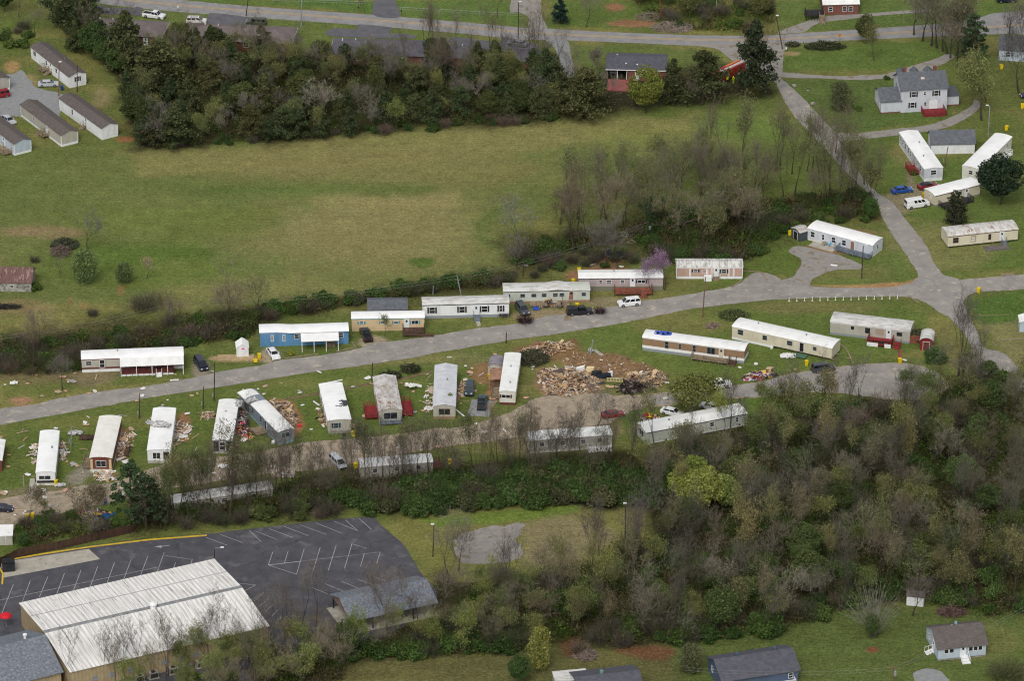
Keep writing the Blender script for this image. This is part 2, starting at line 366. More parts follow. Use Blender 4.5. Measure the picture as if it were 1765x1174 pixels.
m_yline=M('yellow_line_paint',C(206,164,78),C(186,156,96),.6,.4,.7,.8)
m_ykerb=M('yellow_kerb_paint',C(212,178,52),C(180,156,70),.8,.45,.7,.8)
# upper park road + junction
up=[(-60,716),(0,705),(61,697),(102,687),(179,674.6),(255,665.6),(332,651.6),(383,640),(450,630),(482,621),(542,614.5),(619,601),(640,592),(696,586),(757,577),(823,566),(890,558),(944,545),(1000,537),(1059,528),(1102,520),(1161,512),(1212,503),(1250,497),(1284,486),(1330,480),(1345,483),(1402,494),(1470,496),(1535,495),(1571,487),(1583,479)]
lo=[(1660,517),(1634,545),(1596,522),(1570,514),(1545,511),(1443,513),(1330,517),(1238,527),(1174,536),(1084,555),(1008,568),(931,580),(880,586),(859,590),(772,605),(696,619),(619,631),(542,641),(450,656),(368,669),(281,682),(179,700),(128,710),(0,733),(-60,745)]
sheet('road',up+[(1620,480)]+lo,m_road,.03,'long worn grey road curving through the mobile home park','road',.3,seed=2)
sheet('road',[(1334,133),(1361,189),(1392,225),(1422,256),(1448,286),(1478,315),(1509,346),(1522,377),(1545,415),(1571,453),(1583,479),(1575,500),(1610,530),(1634,545),(1663,577),(1673,600),(1683,639),(1690,665),(1765,668),(1749,628),(1724,606),(1698,600),(1680,565),(1667,538),(1660,517),(1655,483),(1627,474),(1611,453),(1591,415),(1560,377),(1540,351),(1504,325),(1468,280),(1445,240),(1427,215),(1379,164),(1343,133)],m_road,.036,'grey road descending past the white two-storey house to the junction','road',.25,seed=3)
sheet('road',[(1640,490),(1655,483),(1698,479),(1765,473),(1840,466),(1840,494),(1765,499),(1698,503),(1673,507),(1655,520)],m_road,.042,'short side road leaving the junction to the right','road',.3,seed=4)
# gravel driveways
sheet('driveway',[(1346,484),(1366,478),(1381,456),(1378,445),(1360,434),(1374,424),(1417,433),(1443,439),(1484,456),(1482,464),(1438,466),(1404,479),(1396,490),(1402,496)],m_grav2,.048,'branching grey gravel driveway in front of the white roofed home with a deck','driveway',.25,seed=5)
sheet('driveway',[(1284,490),(1286,479),(1305,470),(1330,473),(1345,486)],m_grav2,.05,'small gravel pull-in to the right of the pink panelled home','driveway',.2,seed=5)
sheet('driveway',[(1430,222),(1438,228),(1481,229),(1545,222),(1596,216),(1634,204),(1672,184),(1680,172),(1690,178),(1680,194),(1634,219),(1570,230),(1507,238),(1468,241),(1445,243)],m_grav2,.048,'curved gravel driveway passing below the white two-storey house','driveway',.25,seed=6)
sheet('driveway',[(1330,124),(1343,124),(1442,131),(1494,129),(1527,127),(1570,114),(1609,102),(1632,93),(1645,98),(1609,118),(1570,134),(1530,135),(1481,138),(1417,135),(1348,133)],m_grav2,.05,'curved gravel driveway passing behind the white two-storey house','driveway',.25,seed=7)
# main road
sheet('main_road',[(60,-34),(225,-10),(345,2.5),(450,11.5),(696,29),(890,46),(941,48.6),(1033,54),(1187,60),(1279,61),(1335,60),(1392,56),(1453,52),(1545,46),(1583,43),(1640,38),(1693,28),(1716,22),(1765,18),(1840,10),(1840,70),(1765,60),(1747,57.5),(1708,59),(1647,61),(1583,64),(1468,69),(1379,74),(1345,80),(1212,79),(1161,77),(975,69),(890,67.7),(798,57.5),(593,41),(440,30),(294,19),(189,7.7),(133,0),(30,-16)],m_main,.03,'wide grey through road with a yellow centre line','road',.15,seed=8)
sheet('side_road',[(1190,76),(1345,74),(1350,95),(1345,140),(1328,138),(1300,128),(1262,104),(1235,84)],m_grav2,.033,'gravel lane mouth below the through road by the tall cedar','road',.2,seed=9)
def strip(name,px,w_,mat,z,label,cat,kind='structure',h=0):
    mb=MB(); pts=[P(x,y) for x,y in px]
    for i in range(len(pts)-1):
        a,b_=pts[i],pts[i+1]; d=(b_-a).normalized(); n_=Vector((-d.y,d.x,0))*w_/2; e=d*.02
        if h:
            mb.poly([(q.x,q.y,h) for q in (a-n_,b_-n_,b_+n_,a+n_)])
            for s_ in (-1,1): 
                q0,q1=a+n_*s_,b_+n_*s_; mb.poly([(q0.x,q0.y,0),(q1.x,q1.y,0),(q1.x,q1.y,h),(q0.x,q0.y,h)])
            for q in (a,b_): mb.poly([(q.x-n_.x,q.y-n_.y,0),(q.x+n_.x,q.y+n_.y,0),(q.x+n_.x,q.y+n_.y,h),(q.x-n_.x,q.y-n_.y,h)])
        else: mb.poly([(q.x,q.y,z) for q in (a-n_,b_-n_,b_+n_,a+n_)])
    o=mb.build(name,mat,fix=not h); return tag(o,label,cat,kind=kind)
for k_,dy in enumerate((-.9,.9)):
    strip('centre_line',[(x,y+dy) for x,y in ((60,-22),(225,0),(345,12),(450,19.5),(600,31),(700,38.5),(790,45.5),(890,54),(1000,60.5),(1100,65),(1187,67.8),(1275,68.4),(1335,67),(1392,64.5),(1468,60.5),(1545,56),(1600,53),(1693,47),(1765,42))],.16,m_yline,.045+.001*k_,'yellow centre line painted on the through road','road marking')
# drives off the main road
m_d=m_driveway
for nm,px,mm,lb in (
 ('driveway',[(644,0),(645,26),(688,29),(682,0),(680,-20),(640,-20)],m_d,'straight black driveway rising from the through road'),
 ('driveway',[(880,22),(893,20),(911,30),(912,47),(942,49),(935,30),(932,10),(930,-10),(890,-8),(880,4)],m_grav2,'pale gravel drive opening above the through road'),
 ('driveway',[(940,66),(976,69),(984,95),(990,130),(975,135),(962,100),(955,82)],m_grav,'narrow gravel drive running down between trees beside the carport house'),
 ('driveway',[(572,49),(572,62),(710,66),(708,59),(670,56),(676,47),(617,42),(615,50)],m_d,'black driveway in front of the middle hipped roof house'),
 ('driveway',[(361,22),(361,40),(440,44),(436,33),(419,28),(370,22)],m_d,'black driveway beside the parked white SUV'),
 ('driveway',[(146,12),(148,22),(240,26),(283,24),(276,18),(244,20),(246,13),(236,11),(230,14)],m_d,'black driveway with parked cars at the top left'),
 ('driveway',[(784,64),(784,76),(900,84),(930,80),(905,70),(880,65),(862,62),(862,72)],m_d,'black driveway with the grey car near the gravel drive'),
 ('driveway',[(1340,57),(1380,40),(1430,27),(1480,24),(1560,18),(1600,14),(1600,20),(1520,26),(1470,32),(1410,40),(1385,55)],m_grav2,'looping gravel drive to the brick house at the top')):
    sheet(nm,px,mm,.05+.002*len(lb)%.01,lb,'driveway',.15,seed=len(lb))
# lane along the lower row of homes
lane_u=[(-50,868),(0,861),(60,850),(102,846),(143,836),(194,832),(294,797),(360,790),(440,780),(520,764),(600,757),(680,749),(760,739),(800,735),(860,718),(900,700),(935,684),(1013,678),(1084,682),(1138,677),(1200,670),(1269,664),(1315,657),(1366,644),(1468,630),(1545,626),(1596,634),(1622,649),(1634,669)]
lane_l=[(1596,687),(1545,690),(1443,678),(1379,678),(1315,685),(1230,688),(1150,700),(1097,706),(1074,716),(1044,733),(1000,736),(960,742),(905,752),(850,760),(760,772),(660,790),(560,808),(480,815),(400,826),(300,842),(209,862),(130,880),(60,897),(0,906),(-50,912)]
sheet('lane',lane_u+lane_l,m_dirt,.03,'dusty lane strewn with scraps below the lower row of homes','lane',.5,seed=10)
sheet('lane',[(1120,684),(1200,672),(1269,665),(1315,658),(1366,645),(1468,631),(1545,627),(1596,635),(1621,650),(1630,668),(1596,685),(1545,688),(1443,677),(1379,676),(1315,683),(1230,686),(1130,698)],m_road,.042,'paved grey turnaround at the end of the lower lane','road',.3,seed=11)
sheet('gravel_yard',[(-60,130),(17,128),(36,121),(50,135),(62,150),(100,160),(112,168),(103,200),(130,230),(60,215),(30,200),(-60,200)],m_grav,.03,'blue-grey gravel yard between the shingled mobile homes','gravel yard',.5,seed=12)
sheet('gravel_pad',[(790,925),(830,912),(880,905),(905,905),(890,930),(900,960),(850,972),(800,970),(785,950)],m_grav2,.03,'patchy grey gravel pad in the grass clearing','gravel pad',.9,seed=13)
sheet('gravel_drive',[(1575,1162),(1612,1154),(1640,1180),(1640,1200),(1590,1200)],m_grav,.03,'gravel patch in front of the pale blue cottage','gravel pad',.4,seed=14)
# parking lot
lot=[(-60,990),(0,968),(24,963),(153,942),(256,930),(356,921),(450,910),(568,897),(639,892),(652,902),(683,928),(698,943),(720,980),(750,1040),(640,1110),(583,1130),(506,1140),(400,1180),(-60,1260)]
sheet('parking_lot',lot,m_black,.03,'dark asphalt parking lot with faded white stall lines','parking lot',.15,seed=15)
sheet('concrete_pad',[(5,997),(172.5,964.7),(153,947),(25.6,966.5),(8,975)],m_conc,.045,'pale concrete apron beside the yellow kerb and dumpster','concrete pad',.05,seed=16,sharp=True)
strip('kerb',[(4,1008),(5,990),(-4,975),(0,971),(23,964.7),(80,955),(153,944),(256,931.5),(356.5,923.8)],.32,m_ykerb,.0,'yellow painted kerb along the back of the parking lot','kerb','structure',h=.16)
ml=MB()
def mark(a,b_,w_=.11,z=.05):
    a,b_=P(*a),P(*b_); d=(b_-a).normalized(); n_=Vector((-d.y,d.x,0))*w_/2
    ml.poly([(q.x,q.y,z) for q in (a-n_,b_-n_,b_+n_,a+n_)])
Z=lambda x,y,o:(o[0]+x/3.913,o[1]+y/3.913)
o1=(0,874); o2=(440,874)
for a,b_ in (((-20,550),(-100,750)),((90,525),(10,728)),((205,500),(150,645)),((322,475),(265,612)),((435,450),(378,605)),((547,427),(490,580)),((660,402),(603,556)),((772,378),(716,532)),((885,355),(828,508)),((997,335),(940,485)),((1107,310),(1053,462)),((1185,377),(1165,430)),((1298,355),(1280,405))): mark(Z(*a,o1),Z(*b_,o1))
mark(Z(0,632,o1),Z(1060,410,o1),z=.052); mark(Z(1110,330,o1),Z(1298,358,o1),z=.052)
mark(Z(1390,208,o1),Z(1535,262,o1)); mark(Z(1485,188,o1),Z(1640,245,o1))
mark(Z(1585,515,o1),Z(1725,530,o1)); mark(Z(1725,530,o1),Z(1640,575,o1),z=.052); mark(Z(1761,592,o1),Z(1690,632,o1))
for a,b_ in (((-40,160),(40,238)),((0,165),(145,222)),((95,150),(255,210)),((190,132),(362,198)),((300,122),(480,188)),((408,110),(580,178)),((528,98),(692,164)),((700,80),(785,155)),((118,306),(88,395)),((222,300),(197,380)),((330,285),(278,457)),((438,275),(387,442)),((546,260),(493,430)),((652,252),(602,418)),((735,320),(710,403)),((843,308),(817,390)),((88,395),(278,457)),((470,520),(595,572)),((580,505),(700,552)),((688,490),(790,527)),((795,472),(880,503)),((378,545),(490,590))): mark(Z(*a,o2),Z(*b_,o2))
mark(Z(608,90,o2),Z(690,162,o2),z=.053); mark(Z(652,252,o2),Z(752,282,o2),z=.053); mark(Z(88,395,o2),Z(305,370,o2),.2,z=.054); mark(Z(305,369,o2),Z(843,307,o2),.07,z=.055)
for i in range(5): mark(Z(-10+i*40,640+i*34,o2),Z(60+i*30,580+i*40,o2),z=.056)
mark(Z(1078,270,o1),Z(1144,262,o1),.2,.057)
tag(ml.build('parking_lines',m_line,fix=False),'faded white stall lines painted on the dark parking lot','road marking',kind='structure')
am=MB(); q=P(276.5,943.2); am.poly([(q.x-1.1,q.y,.06),(q.x+.2,q.y-.5,.06),(q.x+.2,q.y+.5,.06)])
tag(am.build('arrow_marking',m_line,fix=False),'white direction arrow head painted near the yellow kerb','road marking',kind='structure')
# ------------------------------------------------------------------ building kit
m_white=M('white_metal_roof',C(236,236,233),C(214,214,210),.5,.4,.75,.45,c3=C(176,172,164),s3=.55,t3=.68,stretch=(1,1,1),detail=7)
m_whitec=M('clean_white_roof',C(243,243,242),C(228,228,226),.4,.4,.7,.4,detail=4)
m_streak=M('streaked_roof',C(214,212,206),C(150,146,140),1.1,.48,.66,.55,c3=C(110,98,88),s3=1.5,t3=.64,stretch=(1.6,.35,1),detail=8)
m_streaky=M('streaked_grey_roof',C(206,206,202),C(168,164,156),.9,.45,.65,.55,c3=C(140,128,112),s3=.8,t3=.62,stretch=(.5,1.2,1),detail=8)
m_rust=M('rust_blotched_roof',C(206,204,200),C(170,160,148),.9,.45,.65,.6,c3=C(140,84,58),s3=.85,t3=.6,stretch=(1.6,.4,1),detail=8)
m_rust2=M('rust_specked_roof',C(198,196,194),C(168,160,152),1.0,.42,.6,.6,c3=C(146,112,90),s3=1.2,t3=.57,stretch=(1,.5,1),detail=8)
m_shing=M('brown_grey_shingles',C(104,96,92),C(86,80,78),1.5,.35,.65,.95,wave=('Y',1.1,C(78,72,70),.35),detail=6)
m_shing2=M('grey_shingles',C(104,108,112),C(84,88,94),1.4,.35,.65,.95,wave=('Y',1.1,C(76,78,84),.3),detail=6)
m_shingb=M('blue_grey_shingles',C(120,125,132),C(94,99,108),2.0,.35,.65,.95,c3=C(134,140,150),s3=2.5,t3=.54,detail=5)
m_shingd=M('dark_grey_shingles',C(92,92,100),C(76,76,84),1.2,.35,.65,.95,wave=('Y',1.1,C(66,66,74),.3),detail=5)
m_rustroof=M('rusty_sheet_roof',C(122,92,86),C(92,70,66),.8,.35,.65,.8,c3=C(150,128,118),s3=1.0,t3=.56,stretch=(2,.3,1),detail=6,wave=('X',1.6,C(80,60,58),.5))
m_corr=M('streaked_corrugated_roof',C(240,238,234),C(200,196,190),1.0,.42,.66,.55,c3=C(112,106,104),s3=1.3,t3=.585,stretch=(3.4,.09,1),detail=9,wave=('X',.36,C(172,167,162),.45))
def paint(name,r,g,b,rough=.6,var=.9,dirt=True):
    c2=C(int(r*var),int(g*var),int(b*var*.97))
    return M(name,C(r,g,b),c2,.7,.45,.75,rough,detail=6,stretch=(1,1,.5)) if dirt else M(name,C(r,g,b),None,rough=rough)
w_white=paint('white_siding',226,228,230); w_cream=paint('cream_siding',208,200,178); w_tan=paint('tan_siding',172,152,126); w_lgrey=paint('light_grey_siding',196,200,208)
w_grey=paint('weathered_grey_siding',128,136,146); w_blue=paint('blue_siding',92,138,178,.6,.86); w_beige=paint('beige_siding',206,182,146); w_pink=paint('pinkish_tan_siding',186,156,142)
w_pgreen=paint('pale_green_siding',190,194,184); w_mauve=paint('mauve_siding',172,158,160); w_brown=paint('brown_siding',150,122,96); w_red=paint('red_brown_siding',112,66,56); w_greyb=paint('grey_beige_siding',176,172,162)
w_white2=paint('yellowed_white_siding',214,212,202); w_brick=M('red_brick_wall',C(128,84,72),C(108,72,64),3,.4,.6,.9); w_slate=paint('slate_blue_siding',78,92,116); w_pblue=paint('pale_blue_siding',178,190,202)
w_olive=paint('olive_grey_siding',120,120,104); w_warehouse=M('tan_corrugated_wall',C(176,158,124),C(152,136,108),.8,.4,.65,.7,wave=('X',.45,C(140,124,96),.5))
w_block=M('grey_block_wall',C(150,148,142),C(118,114,108),1.6,.4,.6,.95); w_stone=M('pale_stone_wall',C(168,166,160),C(120,116,110),1.3,.4,.6,.95,c3=C(90,92,84),s3=.9,t3=.6)
t_white=M('white_trim',C(230,230,230),rough=.5); t_maroon=M('maroon_trim',C(112,62,58),C(96,52,50),2,.4,.6,.6); t_teal=M('teal_trim',C(92,150,152),rough=.6); t_dark=M('dark_trim',C(50,46,48),rough=.6)
t_grey=M('grey_trim',C(140,146,152),rough=.6); t_brown=M('brown_trim',C(110,78,62),rough=.7); t_blue=M('blue_trim',C(120,160,176),C(150,180,190),2,.4,.6,.6)
m_glass=M('dark_window_glass',C(30,34,40),C(52,56,60),1.5,.45,.6,.12,spec=.6)
m_void=M('dark_interior',C(36,32,30),C(20,18,18),2,.4,.6,.95)
m_door=M('white_door',C(214,220,222),rough=.5); m_doorb=M('brown_door',C(140,104,88),rough=.6); m_doord=M('dark_open_doorway',C(34,28,28),rough=.9)
m_wood=M('weathered_deck_wood',C(146,130,108),C(116,102,84),1.5,.4,.65,.9,isl=.15); m_woodd=M('dark_brown_deck_wood',C(96,74,60),C(74,58,50),1.5,.4,.65,.9,isl=.18)
m_redw=M('red_painted_deck',C(140,48,48),C(112,38,42),1.5,.4,.6,.7,isl=.12); m_greyw=M('grey_painted_deck',C(116,124,134),C(96,104,114),1.5,.4,.6,.7,isl=.1)
m_orngw=M('red_brown_deck',C(140,84,66),C(110,66,54),1.5,.4,.6,.8,isl=.15)
m_steel=M('galvanised_metal',C(166,170,172),C(140,144,148),2,.4,.6,.45,metal=.3)
m_black2=M('black_plastic',C(28,28,30),rough=.5)
def profile(kind,half,rise,n=8):
    """roof cross-section from -half to half: list of (s,z)"""
    if kind=='gable': return [(-half,0),(0,rise),(half,0)]
    if kind=='arch': return [(-half*math.cos(math.pi*i/n) , rise*(1-(math.cos(math.pi*i/n))**2)**.8) for i in range(n+1)]
    if kind=='shed': return [(-half,0),(half,rise)]
    return [(-half,0),(half,0)]
def shell(par,x0,x1,y0,y1,z0,h,kind,axis,rise,wm,rm,over=.12,thick=.07,eaveover=None,wname='wall',rname='roof',tm=None,bend=None,sag=None):
    """wall solid with its gable ends and a roof slab lying on it"""
    eo=over if eaveover is None else eaveover
    if axis=='x': L0,L1,c0,half=x0,x1,(y0+y1)/2,(y1-y0)/2; fn=lambda a,s,z:(a,c0+s,z)
    else: L0,L1,c0,half=y0,y1,(x0+x1)/2,(x1-x0)/2; fn=lambda a,s,z:(c0+s,a,z)
    pr=profile(kind,half,rise)
    mb=MB(); prof=[(-half,z0)]+[(s,h+z) for s,z in pr]+[(half,z0)]
    mb.extr(prof,lambda p,e: fn(L1 if e else L0,p[0],p[1])); mb.build(wname,wm,par)
    k=(half+eo)/half; drop=(rise/half*eo if kind=='gable' else 0.0)
    up=[(s*k,h+.012+(z if kind!='gable' else z*(1+0)) - (drop if (kind=='gable' and abs(s)>half*.99) else 0)) for s,z in pr]
    if kind=='gable': up=[(s,z+.02) for s,z in up]
    n=14 if (bend or sag) else 1; mb=MB(); k_=len(up)
    rows=[]
    for i in range(n+1):
        a=L0-over+(L1-L0+2*over)*i/n; t=i/n; dz=0; ds=0
        if sag: dz=sag(t)
        if bend: ds=bend(t)
        rows.append([fn(a,s+ds,z+dz) for s,z in up]+[fn(a,s+ds,z+thick+dz) for s,z in up[::-1]])
    base=len(mb.v)
    for r in rows: mb.v+=r
    m=2*k_
    for i in range(n):
        for j in range(m):
            j2=(j+1)%m; mb.f.append((base+i*m+j,base+i*m+j2,base+(i+1)*m+j2,base+(i+1)*m+j)); mb.mi.append(0)
    for rr in (0,n):
        for j in range(k_-1): mb.f.append((base+rr*m+j,base+rr*m+j+1,base+rr*m+m-2-j,base+rr*m+m-1-j)); mb.mi.append(0)
    ro=mb.build(rname,rm,par)
    if tm:   # eaves trim board below the roof edge
        mb=MB()
        for s in (-1,1):
            s0=s*(half+.015); s1=s*(half+.05)
            mb.extr([(min(s0,s1),h-.18),(max(s0,s1),h-.18),(max(s0,s1),h-.02),(min(s0,s1),h-.02)],lambda p,e: fn(L1 if e else L0,p[0],p[1]))
        mb.build('fascia',tm,par)
    return ro
class Bld:
    def __init__(s,name,label,cat,A,B_,Cc,h,group=None,land=None,Wd=None,Dp=None):
        a,b,c=P(*A,h),P(*B_,h),P(*Cc,h); ab=b-a; ac=c-a
        if ab.length>=ac.length:
            u=ab.normalized(); n=Vector((-u.y,u.x,0)); Wl=ab.length; D=abs(ac.dot(n))
        else:
            n=ac.normalized(); u=Vector((n.y,-n.x,0)); D=ac.length; Wl=abs(ab.dot(u))
        if Wd: Wl=Wd
        if Dp: D=Dp
        s.W,s.D,s.h=Wl,D,h
        ctr=Vector((a.x,a.y,0))+u*Wl/2+n*D/2
        s.rz=math.atan2(u.y,u.x)
        s.r=thing(name,label,cat,ctr,s.rz,group); s.ctr=ctr
        s.axis='x' if Wl>=D else 'y'
        s.x0,s.x1,s.y0,s.y1=-Wl/2,Wl/2,-D/2,D/2
        if land: landmark(ctr,land)
    def fac(s,f,rect=None):
        x0,x1,y0,y1=rect or (s.x0,s.x1,s.y0,s.y1)
        return {'F':((x0,y0),(1,0),(0,-1),x1-x0),'R':((x1,y0),(0,1),(1,0),y1-y0),'K':((x1,y1),(-1,0),(0,1),x1-x0),'L':((x0,y1),(0,-1),(-1,0),y1-y0)}[f]
    def q(s,f,t,o,z,rect=None):
        O,u,n,L=s.fac(f,rect); return (O[0]+u[0]*t+n[0]*o,O[1]+u[1]*t+n[1]*o,z)
    def fbox(s,mb,f,t0,t1,o0,o1,z0,z1,rect=None):
        a=s.q(f,t0,o0,0,rect); b=s.q(f,t1,o1,0,rect)
        return mb.box(min(a[0],b[0]),max(a[0],b[0]),min(a[1],b[1]),max(a[1],b[1]),z0,z1)
    def win(s,f,t,w=.9,h=1.0,z=1.9,shut=None,fr=None,glass=None,rect=None,name='window',mull=True):
        L=s.fac(f,rect)[3]; t=t*L if t<=1 else t
        fr=fr or t_white; mb=MB(); fw=.07
        s.fbox(mb,f,t-w/2-fw,t+w/2+fw,.005,.05,z+h/2,z+h/2+fw,rect); s.fbox(mb,f,t-w/2-fw,t+w/2+fw,.005,.06,z-h/2-fw,z-h/2,rect)
        s.fbox(mb,f,t-w/2-fw,t-w/2,.005,.05,z-h/2,z+h/2,rect); s.fbox(mb,f,t+w/2,t+w/2+fw,.005,.05,z-h/2,z+h/2,rect)
        if mull: s.fbox(mb,f,t-.03 if w>1.2 else t-w/2,t+.03 if w>1.2 else t+w/2,.02,.04,z-h/2 if w>1.2 else z-.03,z+h/2 if w>1.2 else z+.03,rect)
        o=mb.build(name,fr,s.r); mb=MB(); s.fbox(mb,f,t-w/2,t+w/2,.004,.018,z-h/2,z+h/2,rect); mb.build('pane',glass or m_glass,o)
        if shut:
            for sg in (-1,1):
                mb=MB(); c=t+sg*(w/2+fw+.2); s.fbox(mb,f,c-.17,c+.17,.004,.045,z-h/2-.03,z+h/2+.03,rect); mb.build('shutter',shut,o)
        return o
    def door(s,f,t,w=.9,h=2.0,z0=.75,mat=None,frame=None,rect=None,light=True):
        L=s.fac(f,rect)[3]; t=t*L if t<=1 else t
        mb=MB(); s.fbox(mb,f,t-w/2,t+w/2,.004,.04,z0,z0+h,rect); d=mb.build('door',mat or m_door,s.r)
        mb=MB()
        for a,b in ((t-w/2-.07,t-w/2),(t+w/2,t+w/2+.07)): s.fbox(mb,f,a,b,.004,.06,z0,z0+h,rect)
        s.fbox(mb,f,t-w/2-.07,t+w/2+.07,.004,.06,z0+h,z0+h+.07,rect); mb.build('door_frame',frame or t_white,d)
        if light: mb=MB(); s.fbox(mb,f,t-.2,t+.2,.042,.05,z0+1.25,z0+1.75,rect); mb.build('pane',m_glass,d)
        mb=MB(); s.fbox(mb,f,t+w/2-.14,t+w/2-.08,.041,.09,z0+.95,z0+1.05,rect); mb.build('handle',m_steel,d)
        return d
    def rail(s,mb,f,pts,z,hh=.9,step=1.2):
        for (t0,o0),(t1,o1) in zip(pts[:-1],pts[1:]):
            a=Vector(s.q(f,t0,o0,z)); b=Vector(s.q(f,t1,o1,z)); L=(b-a).length; n=max(1,round(L/step))
            for zz in (hh,hh*.5): mb.bar(a+Vector((0,0,zz)),b+Vector((0,0,zz)),.05,4)
            for i in range(n+1): p=a.lerp(b,i/n); mb.bar((p.x,p.y,0),(p.x,p.y,z+hh),.055,4)
            k=max(2,round(L/.3))
            for i in range(k): p=a.lerp(b,(i+.5)/k); mb.bar((p.x,p.y,z+.05),(p.x,p.y,z+hh),.022,3)
    def steps(s,f,t,w=1.1,z=.75,mat=None,o=0,rails=True,out=None):
        L=s.fac(f)[3]; t=t*L if t<=1 else t; mat=mat or m_wood; mb=MB(); n=max(2,round(z/.2)); run=(out or n*.28)/n
        for i in range(n): s.fbox(mb,f,t-w/2,t+w/2,o+i*run+.01,o+(i+1)*run,max(0,z-(i+1)*z/n-.03),z-i*z/n-.02-z/n*.2)
        st=mb.build('steps',mat,s.r)
        if rails:
            for sg in (-1,1):
                mb=MB(); a=Vector(s.q(f,t+sg*w/2,o+.08,z+.85)); b=Vector(s.q(f,t+sg*w/2,o+n*run,.95)); mb.bar(a,b,.04,4)
                for p in (a,b,(a+b)/2): mb.bar((p.x,p.y,0),p,.04,4)
                mb.build('handrail',mat,st)
    def deck(s,f,t0,t1,d,z=.7,mat=None,rail=True,o=0,st=None,name='deck',hh=.9,gap=None,wall=None):
        L=s.fac(f)[3]; t0=t0*L if abs(t0)<=1 else t0; t1=t1*L if abs(t1)<=1 else t1; mat=mat or m_wood; mb=MB()
        n=max(2,round((t1-t0)/.3))
        for i in range(n): a=t0+(t1-t0)*i/n; s.fbox(mb,f,a+.008,a+(t1-t0)/n-.008,o+.01,o+d,z-.05,z)
        s.fbox(mb,f,t0,t1,o+d-.05,o+d-.005,z-.25,z-.052); s.fbox(mb,f,t0,t0+.05,o+.02,o+d-.06,z-.25,z-.052); s.fbox(mb,f,t1-.05,t1,o+.02,o+d-.06,z-.25,z-.052)
        k=max(1,round((t1-t0)/2))
        for i in range(k+1): c=t0+.08+(t1-t0-.16)*i/k; s.fbox(mb,f,c-.06,c+.06,o+d-.18,o+d-.06,0,z-.06)
        dk=mb.build(name,mat,s.r)
        if wall: mb=MB(); s.fbox(mb,f,t0+.06,t1-.06,o+d-.056,o+d-.052,.02,z-.26); mb.build('lattice',wall,dk)
        if rail:
            mb=MB(); s.rail(mb,f,[(t0+.05,o+.05),(t0+.05,o+d-.05)],z,hh)
            if gap: s.rail(mb,f,[(t0+.05,o+d-.05),(gap[0],o+d-.05)],z,hh); s.rail(mb,f,[(gap[1],o+d-.05),(t1-.05,o+d-.05)],z,hh)
            else: s.rail(mb,f,[(t0+.05,o+d-.05),(t1-.05,o+d-.05)],z,hh)
            s.rail(mb,f,[(t1-.05,o+d-.05),(t1-.05,o+.05)],z,hh); mb.build('railing',mat,dk)
        return dk
    def awning(s,f,t0,t1,d,z1,z0,mat,posts=4,pm=None,o=0.03):
        L=s.fac(f)[3]; t0=t0*L if abs(t0)<=1 else t0; t1=t1*L if abs(t1)<=1 else t1
        mb=MB(); c=[s.q(f,t,oo,z) for t,oo,z in ((t0,o,z1),(t1,o,z1),(t1,d,z0),(t0,d,z0))]
        n=len(mb.v); mb.v+=c+[(x,y,z+.06) for x,y,z in c]
        for ff in ((3,2,1,0),(4,5,6,7),(0,1,5,4),(1,2,6,5),(2,3,7,6),(3,0,4,7)): mb.f.append(ff); mb.mi.append(0)
        k=int((t1-t0)/.5)
        for i in range(k+1):
            t=t0+(t1-t0)*i/k; a=Vector(s.q(f,t,o+.02,z1+.075)); b=Vector(s.q(f,t,d,z0+.075)); mb.bar(a,b,.022,3)
        aw=mb.build('porch_roof',mat,s.r)
        for i in range(posts):
            t=t0+.15+(t1-t0-.3)*i/max(1,posts-1); mb=MB(); p=s.q(f,t,d-.15,0); mb.box(p[0]-.06,p[0]+.06,p[1]-.06,p[1]+.06,0,z0+.02); mb.build('post',pm or t_white,aw)
        return aw
    def vent(s,x,y,z,r=.12,mat=None,hh=.35): mb=MB(); mb.bar((x,y,z-.1),(x,y,z+hh),r,8); mb.bar((x,y,z+hh),(x,y,z+hh+.08),r*1.5,8); mb.build('roof_vent',mat or m_steel,s.r)
def home(label,A,B_,Cc,h=3.0,kind='arch',rise=.28,wm=None,rm=None,skirt=None,sk=.65,tm=None,land=None,band=None,Wd=None,Dp=None,over=.1,sag=None,bend=None,group='mobile homes of the park'):
    b=Bld('mobile_home',label,'mobile home',A,B_,Cc,h,group,land,Wd,Dp)
    L=max(b.W,b.D)
    shell(b.r,b.x0,b.x1,b.y0,b.y1,sk,h,kind,b.axis,rise,wm or w_white,rm or m_white,over,tm=tm,sag=sag,bend=bend)
    if skirt:
        mb=MB(); mb.box(b.x0+.03,b.x1-.03,b.y0+.03,b.y1-.03,0,sk-.004); mb.build('skirting',skirt,b.r)
    else:
        mb=MB()
        k=int(L/2.5)
        for i in range(k+1):
            for sg in (-.6,.6):
                t=-L/2+.4+(L-.8)*i/k; s_=sg*min(b.W,b.D)/2; x,y=(t,s_) if b.axis=='x' else (s_,t); mb.box(x-.2,x+.2,y-.2,y+.2,0,sk-.01)
        mb.build('block_pier',w_block,b.r)
    if band:
        for f in 'FLR':
            mb=MB(); Lf=b.fac(f)[3]; b.fbox(mb,f,.0,Lf,.002,.02,band[1],band[2]); mb.build('trim_band',band[0],b.r)
    return b
